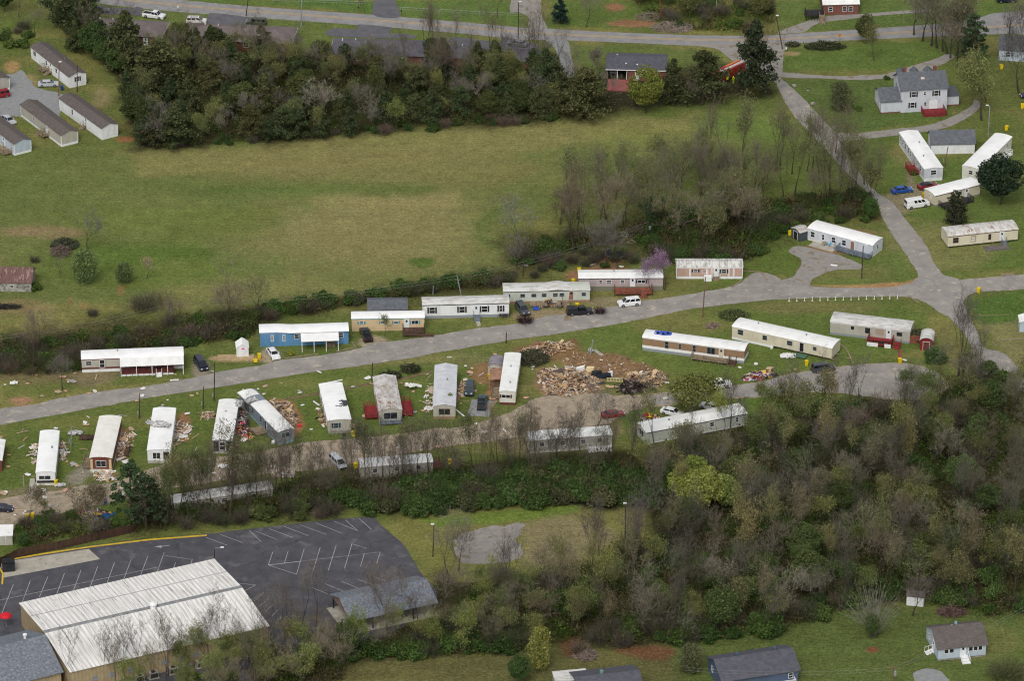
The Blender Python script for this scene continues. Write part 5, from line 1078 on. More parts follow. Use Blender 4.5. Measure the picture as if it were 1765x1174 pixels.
def shrub(seed,rad=1.6,h=2.2,nb=16,n=260,sz=.15,twigs=60):
    t=TB(seed)
    for i in range(5): a=t.r.random()*6.28; t.tube(Vector((0,0,-.05)),Vector((math.cos(a)*rad*.4,math.sin(a)*rad*.4,h*.6)),.05,.02,3)
    for i in range(nb):
        a=t.r.random()*6.28; q=t.r.random()**.5*rad*.8; z=h*(.2+.55*t.r.random())*(1-.35*q/rad); blob(t,Vector((math.cos(a)*q,math.sin(a)*q,z)),rad*.38,n,sz,.8,.4)
    for i in range(twigs):
        a=t.r.random()*6.28; b_=Vector((math.cos(a)*rad*.3,math.sin(a)*rad*.3,h*.3)); t.ribbon(b_,b_+Vector((math.cos(a)*rad*.8*t.r.random(),math.sin(a)*rad*.8*t.r.random(),h*(.5+.5*t.r.random()))),.03,.3)
    return finish(t,'',m_leaf,'shrub')
def vase(seed,h=9):
    t=TB(seed)
    for i in range(190):
        a=t.r.random()*6.283; q=t.r.random()**.7; d=Vector((math.cos(a)*q*.62,math.sin(a)*q*.62,1)).normalized(); p=Vector((math.cos(a)*.3*q,math.sin(a)*.3*q,0)); L=h*(.55+.5*t.r.random())
        for j in range(5):
            d=(d+Vector((math.cos(a)*.05*q*j,math.sin(a)*.05*q*j,-.02*q*j))+t.rv(.05)).normalized(); e=p+d*L/5; t.ribbon(p,e,.055-.008*j,.85); p=e
            if j>1:
                for k in range(2): t.ribbon(p,p+(d+t.rv(.35)).normalized()*(.5+t.r.random()*.7),.03,.3)
    t.tube(Vector((0,0,-.1)),Vector((0,0,1.2)),.2,.12,6); return finish(t,'',m_twig)
def wispy(seed,h=7,rad=2.5,n=3800):
    t=TB(seed); t.tube(Vector((0,0,-.1)),Vector((0,0,h*.5)),.14,.05,5)
    for i in range(n):
        a=t.r.random()*6.283; u=t.r.random(); z=h*(.08+.9*u); R=rad*max(.12,(1-((z/h-.5)/.52)**2))**.5; q=R*t.r.random()**.55*(.8+.4*mnoise.noise(Vector((math.cos(a)*1.5,math.sin(a)*1.5,z*.6+seed)))); c=Vector((math.cos(a)*q,math.sin(a)*q,z))
        if i%4==0: d=(Vector((math.cos(a)*.45,math.sin(a)*.45,1))+t.rv(.2)).normalized(); t.ribbon(c-d*.5,c+d*.4,.035,.3)
        else: t.leaf(c,.17*(.6+.8*t.r.random()))
    return finish(t,'',m_leaf)
def brush(seed,rad=1.8,h=2.4,n=520):
    t=TB(seed)
    for i in range(4): a=t.r.random()*6.28; t.tube(Vector((0,0,-.05)),Vector((math.cos(a)*rad*.5,math.sin(a)*rad*.5,h*.7)),.05,.02,3)
    for i in range(n):
        a=t.r.random()*6.28; q=t.r.random()**.5*rad; b_=Vector((math.cos(a)*q*.6,math.sin(a)*q*.6,h*.5*t.r.random())); d=(Vector((math.cos(a)*.5,math.sin(a)*.5,.8))+t.rv(.35)).normalized(); e=b_+d*(.5+t.r.random()*h*.45); t.ribbon(b_,e,.045,.4); t.ribbon(e,e+(d+t.rv(.5)).normalized()*.5,.03,.3)
    return finish(t,'',m_twig,'shrub')
PR={
 'vase':[vase(140)],
 'bare':[bare(10+i,10,False,1.0) for i in range(5)],
 'slim':[bare(30+i,11,True,.8) for i in range(4)],
 'bud':[bare(50+i,9,False,.8,leafy=4,leafsz=.15) for i in range(4)],
 'budslim':[bare(60+i,11,True,.8,leafy=3,leafsz=.15) for i in range(3)],
 'leafy':[leafy(70+i) for i in range(4)],
 'cedar':[cedar(80+i,10,2.5+.25*i,9500,.23) for i in range(5)],
 'pine':[pine(90+i) for i in range(2)],
 'shrub':[shrub(100+i) for i in range(4)],
 'wispy':[wispy(120+i) for i in range(2)],
 'brush':[brush(110+i) for i in range(3)],
}
HH={'vase':9,'wispy':7,'bare':8.6,'slim':10.2,'bud':8,'budslim':10,'leafy':9,'cedar':10,'pine':11,'shrub':2.4,'brush':2.4}
for k_,L_ in PR.items():     # the prototypes themselves are used once: remember which still wait for their place
    pass
USED={}
TREEPOS=[]
COLR={'bare':[(.19,.165,.115),(.22,.19,.14),(.17,.15,.105),(.24,.2,.145)],'slim':[(.16,.14,.10),(.19,.165,.12),(.18,.15,.105)],
 'bud':[(.19,.22,.07),(.22,.24,.085),(.15,.18,.07),(.18,.19,.075)],'budslim':[(.2,.2,.09),(.19,.165,.1),(.22,.2,.09)],
 'leafy':[(.10,.14,.045),(.13,.16,.05),(.085,.12,.04),(.15,.16,.06)],'cedar':[(.062,.085,.038),(.068,.09,.04),(.085,.098,.042),(.1,.108,.046)],
 'pine':[(.075,.11,.055),(.065,.10,.05)],'shrub':[(.10,.15,.04),(.08,.13,.035),(.12,.16,.05),(.07,.11,.035)],'brush':[(.12,.105,.08),(.10,.09,.065),(.14,.11,.085),(.095,.1,.06)]}
WORD={'vase':'vase-shaped bare tree','wispy':'hazy budding tree','bare':'bare tree','slim':'slender bare tree','bud':'budding olive tree','budslim':'slender budding tree','leafy':'leafy green tree','cedar':'dark cedar','pine':'open-crowned pine','shrub':'green shrub','brush':'bare brown bush'}
CAT={'vase':('bare_tree','bare tree'),'wispy':('leafy_tree','tree'),'bare':('bare_tree','bare tree'),'slim':('bare_tree','bare tree'),'bud':('budding_tree','tree'),'budslim':('budding_tree','tree'),'leafy':('leafy_tree','tree'),'cedar':('evergreen_tree','evergreen'),'pine':('pine_tree','evergreen'),'shrub':('shrub','shrub'),'brush':('bare_bush','bare bush')}
def plant(kind,px,py,h,label=None,group=None,col=None,wid=1.0,name=None,region='',var=None,rz=None,crown=None,at=None):
    L_=PR[kind]; i=(var if var is not None else rnd.randrange(len(L_)))%len(L_); p=at or P(px,py); sc=h/HH[kind]
    size='tall ' if h>HH[kind]*1.12 else ('short ' if h<HH[kind]*.85 else 'medium ')
    if kind in('slim','pine') : size=size.replace('tall ','')
    if not label: label=(size+WORD[kind]+' '+where(p)+region).strip()
    c=col or rnd.choice(COLR[kind]); f=rnd.uniform(.74,1.02); c=(c[0]*f*rnd.uniform(.95,1.05),c[1]*f,c[2]*f,1)
    o=dup(L_[i],(p[0],p[1],0),rnd.uniform(0,6.28) if rz is None else rz,(sc*wid,sc*wid,sc),label,None); USED[(kind,i)]=1
    for ch in o.children:
        if ch.name.startswith(('crown','foliage')): ch.color=c
    o.name=name or CAT[kind][0]
    tag(o,label,CAT[kind][1],group); TREEPOS.append((p[0],p[1])); return o
def inpoly(x,y,pts):
    c=False; n=len(pts)
    for i in range(n):
        x1,y1=pts[i]; x2,y2=pts[(i+1)%n]
        if (y1>y)!=(y2>y) and x<(x2-x1)*(y-y1)/(y2-y1)+x1: c=not c
    return c
def scatter(poly,n,mix,region,group,mind=2.6,hs=(.8,1.15),avoid=([(1145,882),(1290,882),(1290,925),(1145,925)],),jit=1.0,cols=None):
    """trees standing at real ground points drawn inside a ground polygon (photo corners)"""
    xs=[p[0] for p in poly]; ys=[p[1] for p in poly]; k=0; tries=0; ks=[a for a,b in mix]; ws=[b for a,b in mix]; loc=[]
    while k<n and tries<n*60:
        tries+=1; x=rnd.uniform(min(xs),max(xs)); y=rnd.uniform(min(ys),max(ys))
        if not inpoly(x,y,poly) or any(inpoly(x,y,a) for a in avoid): continue
        p=P(x,y)
        if any((p.x-q[0])**2+(p.y-q[1])**2<mind*mind for q in loc): continue
        loc.append((p.x,p.y)); kd=rnd.choices(ks,ws)[0]
        plant(kd,x,y,HH[kd]*rnd.uniform(*hs),group=(WORD[kd]+'s ').replace('bushs','bushes')+group,region='',col=rnd.choice(cols[kd]) if cols and kd in cols else None,wid=rnd.uniform(.9,1.15)); k+=1
for e in [((620,150),'the upper wood middle'),((420,190),'the upper wood left half'),((860,160),'the upper wood right half'),((270,150),'the upper wood left end'),((1120,170),'the carport house wood edge'),
          ((1650,850),'the lower wood right end'),((1450,800),'the lower wood lane end'),((1350,950),'the lower wood middle'),((1150,980),'the clearing edge'),((1600,980),'the little shed wood corner'),((1250,1060),'the cottage yard edge'),((1000,1040),'the gravel pad wood edge'),((840,1080),'the pavilion wood edge'),((650,1120),'the bottom thicket'),
          ((1300,380),'the trampoline thicket'),((1150,330),'the ivy covered tree thicket'),((950,410),'the field edge thicket'),((500,550),'the blue home hedge'),((250,570),'the maroon home hedge'),((60,600),'the left edge hedge'),((780,495),'the black shutter home hedge')]: landmark(P(*e[0]),e[1])
G1='of the upper wood'
UW=[(200,140),(240,100),(330,88),(500,98),(730,112),(930,118),(1000,130),(1040,160),(1060,195),(1000,205),(900,212),(800,218),(700,222),(600,228),(560,242),(420,246),(330,254),(250,255),(225,205)]
scatter(UW,120,[('cedar',4),('bare',3.2),('bud',3.4),('leafy',1.6)],'',G1,3.2,(.62,.98),cols={'leafy':[(.07,.09,.035),(.06,.08,.03),(.1,.115,.04)],'bare':[(.17,.155,.13),(.21,.19,.16)],'bud':[(.17,.18,.075),(.15,.165,.07),(.21,.22,.08)]})
scatter([(235,215),(330,242),(420,238),(560,232),(600,215),(800,208),(1000,196),(1000,206),(800,222),(600,236),(420,250),(250,256)],46,[('cedar',3),('shrub',3),('brush',3),('bud',1)],'',G1,2.0,(.6,1.0),cols={'shrub':[(.05,.085,.025),(.06,.09,.03)]})
scatter([(100,60),(150,20),(200,90),(215,150),(190,130),(140,100)],16,[('cedar',3),('leafy',2),('shrub',2),('bare',2)],'',G1,3,(.7,1.0),cols={'leafy':[(.07,.11,.035)]})
scatter([(300,112),(560,124),(930,132),(1000,150),(1000,165),(560,152),(300,138)],44,[('cedar',2),('bare',3.5),('bud',4),('leafy',1),('slim',1)],'',G1,3.2,(.72,.98),cols={'leafy':[(.08,.1,.04),(.1,.11,.045)],'bare':[(.15,.13,.10),(.18,.15,.12)],'bud':[(.16,.17,.07),(.13,.14,.06),(.2,.2,.08)]})
scatter([(290,884),(330,874),(420,862),(480,856),(490,866),(420,878),(300,894)],17,[('slim',4),('budslim',3),('bare',2)],'',' of the strip below the lane'[1:],1.9,(.68,.9),cols={'slim':[(.12,.105,.08),(.14,.12,.09)],'bare':[(.13,.115,.085)],'budslim':[(.13,.14,.07)]})
# individually placed trees of the upper edge
def one(kind,px,py,h,label,col=None,wid=1.0,var=None): return plant(kind,px,py,h,label,None,col,wid,var=var)
one('cedar',218,120,15,'very tall dense cedar in front of the leftmost hipped roof house',None,1.15); one('bare',232,112,13,'tall bare tree rising beside the tallest upper-left cedar',(.16,.14,.12))
one('cedar',275,165,14,'broad dark cedar at the left end of the upper wood',None,1.5); one('cedar',300,252,9.5,'rounded dark cedar at the field corner of the upper wood',None,1.5); one('cedar',262,250,8,'brownish cedar at the bottom left tip of the upper wood',(.08,.075,.035),1.4)
one('leafy',175,95,7,'bright green rounded tree behind the upper white shingled home',(.06,.12,.03),.9); one('cedar',125,55,14,'dark tall evergreen at the top left behind the shingled homes'); one('cedar',100,40,13,'dark tall evergreen nearest the top left corner')
one('bud',33,30,6.5,'pink-purple redbud tree at the top left',(.30,.14,.30),.9); one('leafy',8,20,7,'green bushy tree in the top left corner',(.07,.12,.035)); one('bare',60,60,6,'small bare brown tree near the top left shingled homes')
scatter([(0,60),(50,40),(60,75),(0,90)],7,[('shrub',2),('brush',2)],'','at the top left',2.2,(.7,1.2))
one('cedar',1300,166,19,'tallest dark cedar standing by the fire engine',(.05,.062,.034),.95,var=1); one('bare',1318,140,11,'bare brown tree leaning out from the tallest cedar by the fire engine',(.2,.13,.09)); one('leafy',1300,172,6,'dull olive leafy tree beneath the tallest cedar',(.10,.105,.04))
one('cedar',1211,180,13.5,'dark conical cedar at the field edge left of the fire engine',None,1.35); one('cedar',1160,180,11.5,'dark slim cedar left of the conical cedar at the field edge'); one('leafy',1113,194,11,'bright yellow-green tree in front of the carport house',(.17,.2,.045),1.05); one('cedar',1012,204,13,'dark cedar left of the brick terrace',None,1.3); one('cedar',940,172,13,'dark cedar beside the narrow gravel drive'); one('bare',1185,185,6,'low bare tree between two field edge cedars'); one('bare',1095,190,5,'low bare brush tree in front of the yellow-green tree')
one('cedar',966,40,6.5,'small blue-green conifer on the lawn above the through road',(.03,.055,.045),1.2); one('bare',1011,46,8,'bare round tree beside the small blue-green conifer',(.2,.18,.15),.8)
one('bud',1021,130,5.5,'small budding tree on the lawn left of the carport house',(.2,.19,.14))
for i,(x,y,h) in enumerate([(728,100,9),(740,100,10.5),(752,102,8),(790,104,9),(845,105,10),(860,104,8.5),(915,112,9),(925,110,10),(960,120,8)]): plant('slim',x,y+4,h,group='slender bare trees of the upper wood')
one('bare',331,72,6.5,'thin bare tree in front of the parked white SUV'); one('bare',628,20,4,'tiny bare shrub tree on the lawn above the through road'); one('bare',857,30,6.5,'bare tree beside the top driveway opening')
scatter([(1090,0),(1330,0),(1330,40),(1290,55),(1180,50),(1120,30)],20,[('brush',4),('shrub',1),('leafy',.4)],'','above the through road',2.6,(.7,1.2))
scatter([(1060,-10),(1340,-20),(1330,6),(1100,12)],9,[('leafy',2),('bare',1),('bud',1)],'','along the top edge',4,(.6,.8))
# right top yard
one('leafy',1492,74,7.2,'leafy tree on the lawn at the bend of the through road',(.10,.12,.045),.95); one('bud',1507,104,8.5,'budding olive tree standing in the lawn behind the two-storey house',(.2,.2,.085),.8); one('wispy',1448,190,7,'hazy round budding tree on the lawn left of the two-storey house',(.13,.14,.07),1.4); one('shrub',1480,190,1.4,'low round shrub right of the hazy budding tree')
one('bare',1605,78,13,'spreading multi-stemmed bare tree right of the lawn tree',(.2,.18,.14),1.1); one('bud',1638,100,13,'tall budding tree with pale trunk beside the driveway loop',(.19,.18,.11),.9); one('bare',1625,88,12,'tall bare tree behind the budding pale trunk tree'); one('pine',1678,120,14,'tall open pine right of the two-storey house'); one('cedar',1668,92,8.5,'dark evergreen behind the open pine',None,1.1); one('bare',1650,116,10,'bare tree at the feet of the open pine')
one('bud',1692,207,12,'broad yellow-green tree to the right of the two-storey house',(.19,.22,.08),1.15); one('bud',1700,175,9.5,'yellow-green tree behind the broad yellow-green one',(.22,.23,.1),1.1); one('bare',1756,160,14,'dark bare tree at the right edge by the pale house',(.12,.105,.1)); one('bare',1740,60,9,'bare brown tree at the top right corner',(.2,.16,.12),1.2); one('bare',1765,100,11,'bare tree cut by the right edge',(.13,.11,.1))
one('leafy',1724,352,11.5,'large dark round evergreen beside the diagonal white home',(.04,.06,.033),1.2,var=1); one('pine',1645,388,8.2,'dark pine standing in front of the home behind the evergreens',(.06,.065,.035),1.25,var=0); one('shrub',1573,300,1.6,'low green shrub under the red deck of the garage side home'); one('cedar',1646,386,6.5,'dark feathery evergreen in front of the half hidden cream home',(.055,.062,.035),1.5)
one('shrub',1529,136,1.2,'tiny round shrub at the back corner of the two-storey house')
# thicket beside the north-south road
G3='of the trampoline thicket'
TK=[(885,450),(905,400),(1000,385),(1090,330),(1200,300),(1330,290),(1440,290),(1500,330),(1512,372),(1400,368),(1350,400),(1310,430),(1290,448),(1150,440),(1105,432),(1090,400),(1040,420),(1000,430)]
scatter([(900,430),(960,370),(1080,320),(1200,285),(1330,285),(1440,275),(1500,330),(1512,372),(1400,360),(1200,370),(1050,400)],44,[('bare',3),('slim',4),('bud',2.2),('budslim',3)],'',G3,2.6,(.8,1.15),cols={'bud':[(.18,.19,.08),(.2,.21,.09)],'budslim':[(.18,.19,.09)]})
scatter([(885,450),(905,425),(1000,405),(1090,380),(1200,360),(1330,345),(1440,335),(1500,340),(1512,372),(1400,368),(1350,400),(1310,430),(1290,448),(1150,440),(1105,432),(1090,400),(1040,420),(1000,430)],78,[('bare',2),('slim',1.5),('bud',2.2),('shrub',8),('brush',1.6)],'',G3,2.2,(.85,1.4),cols={'bud':[(.18,.19,.08),(.15,.16,.07)],'budslim':[(.18,.19,.09)],'shrub':[(.06,.1,.03),(.075,.115,.035)]})
scatter([(1280,445),(1310,400),(1400,368),(1500,375),(1500,388),(1400,385),(1345,405),(1300,450)],12,[('shrub',4),('brush',2)],'',G3,1.8,(.8,1.3),cols={'shrub':[(.06,.1,.03),(.08,.125,.035)]})
scatter([(1110,440),(1280,440),(1280,452),(1110,455)],12,[('shrub',3),('brush',3)],'',G3,1.6,(.9,1.4),cols={'shrub':[(.07,.12,.035),(.06,.1,.03)]})
scatter([(880,455),(960,440),(1060,425),(1100,440),(1090,470),(1000,462),(900,485),(875,480)],26,[('shrub',2),('brush',5),('bare',1)],'',G3,1.8,(.6,1.0),cols={'bare':[(.19,.17,.15)]})
one('bare',895,432,9.5,'wide hazy grey bare tree at the right edge of the field',(.25,.235,.215),1.15,var=2); one('slim',988,436,13,'very tall slender bare tree rising from the field edge thicket',None,.9); one('leafy',1500,380,5.2,'round dark green bush tree at the road side of the thicket',(.06,.11,.03),1.0)
for x,y,h in ((1060,330,8.5),(1040,345,8),(1095,300,8),(1110,320,7.5),(1180,300,8),(1230,300,8.5)): plant('bud',x,y,h,group='pale yellow-green trees of the ivy thicket',col=(.23,.26,.10))
for x,y,h in ((1440,262,8),(1470,300,10),(1400,290,10),(1430,330,10.5),(1460,345,10),(1490,318,8),(1365,300,9),(1350,340,9),(1300,330,9),(1250,340,9),(1210,335,9)): plant('slim',x,y,h,group='tall slender bare trees of the trampoline thicket')
# ivy covered dead tree
t=TB(300); t.tube(Vector((0,0,-.1)),Vector((0,0,7)),.45,.3,8)
br=[((0,0,6.2),(-2.2,.2,8.6)),((0,0,6.5),(2.6,0,9.2)),((0,0,6.8),(.3,.2,10.5)),((-.8,.1,7.2),(-.9,.3,10)),((2.6,0,9.2),(3.3,.1,10.2))]
for a,b_ in br: t.tube(Vector(a),Vector(b_),.2,.07,5)
for a,b_ in [((0,0,0),(0,0,7)),((0,0,0),(0,0,7))]+br: 
    for i in range(700 if b_[2]==7 else 160): q=Vector(a).lerp(Vector(b_),t.r.random()); t.leaf(q+t.rv(.38 if b_[2]==7 else .2),.25)
o=finish(t,'',m_leaf,'ivy_covered_tree'); o.location=P(1119,415); tag(o,'dead forked tree thickly wrapped in dark ivy behind the leaning utility pole','tree'); crowncol(o,(.035,.07,.025,1))
# snapped tree lying over
t=TB(310); t.tube(Vector((0,0,-.1)),Vector((.2,0,3.2)),.3,.26,8); o=finish(t,'',m_leaf,'snapped_tree'); o.location=P(1203,400); tag(o,'snapped tree with splintered pale stump and its fallen trunk leaning left','tree')
mb=MB()
for i in range(7): a=i*.9; mb.bar((.2+.15*math.cos(a),.15*math.sin(a),3.0),(.25+.3*math.cos(a),.3*math.sin(a),3.9+.5*(i%3)),.09,4,.01)
mb.build('splinters',M('split_wood',C(206,164,110),C(180,140,92),3,.4,.6,.8),o); mb=MB(); mb.bar((0,0,3.2),(-7.5,-.6,1.0),.26,7,.14); mb.build('fallen_trunk',m_bark,o)
# hedge behind the upper row
G4='in the hedge behind the upper homes'
HG=[(-10,640),(-10,600),(60,590),(140,585),(230,575),(310,560),(450,535),(640,515),(730,500),(880,480),(880,492),(730,508),(700,515),(630,520),(600,530),(450,556),(435,580),(330,595),(300,600),(140,605),(135,640),(60,650)]
scatter(HG,92,[('shrub',5),('brush',6),('bare',.7)],'',G4,1.9,(.7,1.35),cols={'leafy':[(.075,.11,.035)],'shrub':[(.06,.1,.03),(.075,.115,.035),(.09,.14,.04)]})
for i in range(9): x=470+i*45; plant('shrub',x,540-i*7+rnd.uniform(-4,4),3.4,group='bushy green shrubs '+G4,col=(.075,.13,.035),wid=1.1)
one('bare',108,672,7.2,'bare tree standing by the upper road at the left',(.17,.15,.13)); one('bare',60,625,6.5,'bare brown tree in the hedge at the left edge'); one('bare',290,560,6,'low bare tree beside the hedge utility pole'); one('bud',663,580,5,'small pruned tree in front of the tan teal-trimmed home',(.16,.17,.08),.7)
# field left group
one('wispy',146,487,7.6,'rounded bright green tree in the field left of the hay',(.15,.21,.08),1.4); one('wispy',214,487,4.6,'low green shrub between two field trees',(.11,.15,.06),1.6); one('bud',253,480,5,'small pale tan blossoming tree in the field',(.46,.37,.23),.8,var=1); one('bare',150,430,7,'grey bare tree behind the broken tree in the field',(.2,.19,.17),1.1); one('bare',103,478,3.6,'tiny bare sapling in the field by the green tree'); one('shrub',60,500,2.2,'weedy bush at the corner of the rusty roofed barn')
one('brush',60,452,1.6,'small dead brown bush in the left field'); one('brush',160,545,1.8,'bare brown bush in the grass left of the hedge pole'); one('brush',250,535,3.6,'large dull bare bush beside the uprooted tree near the hedge',(.13,.125,.08),1.4)
# redbud by pink home
one('bud',1146,500,7,'purple flowering redbud between the mauve and the pink panelled homes',(.29,.19,.29),1.05,var=3); one('bud',1125,508,6.4,'purple redbud leaning over the dark red deck',(.27,.18,.27),1.0,var=1)
one('brush',868,545,1.2,'maroon leafed fallen shrub at the roadside below the dark grey SUV',(.05,.025,.035),1.6); one('brush',1034,540,1.3,'maroon leafed fallen shrub right of the black capped pickup',(.05,.025,.035),1.5); one('brush',905,556,1.4,'maroon leafed fallen bush on the road edge',(.045,.025,.035),1.9)
# middle terrace
one('leafy',1198,710,10,'broad yellow-green tree spreading over the lane and two cars',(.13,.15,.04),1.35,var=2) if False else None
t=TB(320); tips=[]; t.grow(Vector((0,0,-.1)),Vector((0,0,1)),2.6,.3,0,3,tips,.9,.1,.14,3,(5,6))
for i in range(5200):
    u=t.rv().normalized(); rr=.55+.45*t.r.random()**.5; nn=.85+.3*mnoise.noise(Vector((u.x*2,u.y*2,u.z*2))); z=5.2+abs(u.z)*3.6*rr*nn-(1.8 if u.z<0 else 0)*t.r.random(); t.leaf(Vector((u.x*6.4*rr*nn,u.y*6.0*rr*nn,z)),.2+.16*t.r.random())
for p,d,lv in tips:
    for i in range(4): t.ribbon(p,p+(d+t.rv(.5)).normalized()*1.6,.05,.3)
o=finish(t,'',m_leaf,'tree'); o.location=P(1197,712); crowncol(o,(.15,.165,.05,1)); tag(o,'broad round yellow-green tree spreading over the lane and two parked cars','tree')
one('bud',1247,755,8.5,'yellow-green blossoming tree at the right half of the long pale home',(.28,.32,.08),.75)
one('bare',1028,745,8.5,'tall bare tree with dark haze over the lane below the rubble',(.17,.155,.14),1.0,var=0); one('bare',960,800,10.5,'large spreading bare tree in front of the grey home below the lane',(.16,.14,.125),1.05,var=3)
one('shrub',1615,622,3.8,'round green bush to the right of the red shed',(.07,.12,.035)); one('shrub',1585,585,2.8,'dull olive bush behind the red shed',(.1,.1,.05),1.2)
for x,y,h in ((1652,648,12.5),(1660,642,11),(1690,665,9)): plant('slim',x,y,h,label=None,group='dark bare trees beside the descending road',col=(.14,.125,.11))
one('leafy',775,706,3.6,'yellow-green sapling at the front of the grey metal roofed home',(.24,.30,.07),.7)
one('shrub',502,612,1.3,'small bright yellow-green bush in front of the blue home',(.3,.32,.05),.8)
# long strip of bare trees and dark laurel below the lane
G5='of the strip below the lane'
ST1=[(250,900),(300,872),(420,850),(560,832),(640,832),(760,818),(880,796),(1000,796),(1060,785),(1100,790),(1100,825),(900,835),(700,850),(560,868),(400,890),(250,912)]
scatter(ST1,66,[('slim',6),('bare',2.5),('budslim',1.5)],'',G5,2.6,(.72,.98),cols={'slim':[(.12,.105,.08),(.14,.12,.09)],'bare':[(.13,.115,.085),(.15,.13,.1)],'budslim':[(.14,.14,.075)]})
scatter([(560,862),(640,852),(760,842),(880,825),(1000,818),(1110,810),(1110,868),(900,872),(700,890),(640,888)],84,[('shrub',7),('brush',.6)],'',G5,1.9,(1.2,1.9),cols={'shrub':[(.062,.1,.03),(.055,.088,.028),(.075,.12,.036),(.09,.098,.045)]})
scatter([(240,895),(400,870),(560,850),(600,880),(560,895),(400,905),(240,920)],34,[('shrub',3),('brush',4),('budslim',1)],'',G5,1.9,(.8,1.4),cols={'shrub':[(.09,.12,.04),(.1,.12,.045)]})
one('pine',228,898,13,'tall dark pine at the left end of the lane strip',(.06,.10,.045),1.15,var=0); one('pine',252,915,12,'second tall pine overlapping the tallest pine by the lane',(.06,.09,.045),1.2,var=1); one('pine',270,905,9,'shorter pine right of the two tall pines',(.06,.09,.045),1.1)
one('budslim',285,915,10,'feathery green tree right of the pines above the fence',(.11,.12,.05)); one('budslim',330,912,10,'feathery olive tree above the end of the wooden fence',(.11,.12,.05))
for x,y in ((430,760),(500,790),(470,800),(600,830),(640,835),(690,845),(700,835),(610,820)): plant('slim',x,y+8,7,group='tall slender bare trees beside the silver minivan',col=(.16,.14,.12))
scatter([(30,905),(75,890),(240,905),(240,918),(100,925),(60,930)],16,[('brush',3),('shrub',2),('bud',.7)],'','behind the wooden fence',2.0,(.7,1.1),cols={'bud':[(.2,.17,.11)]})
one('leafy',41,944,3.2,'round dark green bush against the wooden fence',(.07,.12,.04),1.1); one('bud',70,892,4,'blossoming yellow bush tree above the two yellow bins',(.26,.24,.1),1.0); one('bare',158,934,6,'bare bushy tree behind the wooden fence',(.22,.19,.15))
# lower right wood
CLR=[(640,905),(760,885),(960,875),(1110,883),(1130,925),(1060,960),(980,985),(880,995),(770,1000),(715,965)]
HOM=[(1060,790),(1300,730),(1310,700),(1080,760)]
LW=[(1110,790),(1180,775),(1300,745),(1310,705),(1440,705),(1560,695),(1640,668),(1690,660),(1775,680),(1775,1060),(1690,1065),(1600,1030),(1560,1035),(1480,1045),(1400,1075),(1330,1095),(1230,1105),(1100,1118),(1000,1108),(900,1075),(880,1000),(980,985),(1080,960),(1135,925),(1110,870)]
scatter(LW,225,[('bare',5),('bud',4.6),('budslim',3),('slim',3.2),('leafy',1.2)],'','of the lower wood',2.7,(.72,1.08),cols={'bare':[(.17,.145,.105),(.2,.175,.135),(.15,.135,.105),(.26,.23,.18),(.18,.16,.13)],'slim':[(.11,.1,.08),(.16,.145,.115)],'leafy':[(.08,.115,.04),(.095,.13,.045),(.12,.14,.05)],'bud':[(.13,.16,.055),(.115,.13,.05),(.17,.16,.075),(.2,.21,.075)]})
scatter(LW,110,[('shrub',8),('brush',3)],'','of the lower wood',2.6,(1.1,2.0),cols={'shrub':[(.07,.12,.034),(.06,.10,.03),(.085,.135,.04)]})
scatter([(1000,1105),(1100,1085),(1230,1080),(1330,1065),(1480,1025),(1560,1020),(1690,1045),(1765,1040),(1765,1062),(1690,1062),(1560,1036),(1480,1048),(1330,1092),(1230,1104),(1100,1117),(1020,1112)],30,[('shrub',5),('brush',2)],'','at the yard edge of the lower wood',2.0,(1.0,1.6),cols={'shrub':[(.07,.12,.03),(.055,.1,.028),(.09,.13,.04)]})
for e in ((1178,874,8.5,(.27,.32,.07)),(1215,892,10.5,(.27,.31,.08)),(1250,884,8,(.22,.27,.08)),(1196,862,9.5,(.24,.29,.07))): plant('leafy',e[0],e[1],e[2],group='bright yellow-green trees of the lower wood',col=e[3],wid=1.0)
scatter([(590,1140),(640,1126),(750,1100),(810,1045),(900,1010),(900,1075),(940,1110),(880,1128),(700,1138)],26,[('bud',4),('bare',3),('slim',2),('leafy',1)],'','of the pavilion thicket',2.8,(.7,1.0),cols={'leafy':[(.08,.12,.035)]})
scatter([(600,1138),(650,1118),(780,1098),(900,1070),(950,1100),(880,1125),(700,1136)],32,[('shrub',6),('brush',2)],'','of the pavilion thicket',2.0,(1.1,1.7),cols={'shrub':[(.065,.115,.03),(.055,.1,.028),(.08,.13,.035)]})
scatter([(450,1130),(540,1110),(600,1135),(600,1174),(560,1190),(430,1200)],24,[('bud',3),('bare',3),('brush',3),('budslim',1)],'','of the bottom thicket',2.4,(.7,.95))
scatter([(180,1195),(440,1130),(470,1140),(440,1220),(180,1230)],26,[('bud',3),('bare',2),('slim',2),('shrub',1)],'','below the big warehouse',2.2,(.7,1.0))
for x,y,h in ((112,1180,8),(178,1172,8),(216,1172,8.5),(245,1165,9),(290,1160,8.5),(318,1150,6.5),(360,1150,8.5),(385,1145,10),(412,1138,7),(440,1125,9),(465,1130,9)): plant('slim',x,y+6,h,group='bare trees standing in front of the big warehouse',col=(.17,.15,.13))
for x,y,h in ((492,1105,8),(520,1090,9.5),(545,1082,9),(495,1090,7.5),(668,1092,11),(722,1082,9),(768,1066,9.5),(775,1010,11.5),(790,985,9)): plant('bare' if x>640 else 'slim',x,y,h,group='bare trees around the picnic pavilion',col=(.18,.155,.135))
for x,y,h in ((870,1050,9.5),(875,1040,10),(1075,1010,12),(1110,1000,12.5),(1020,1000,11),(1145,980,11),(1035,985,9)): plant('slim',x,y,h,group='dark slender trees at the clearing edge',col=(.14,.12,.11))
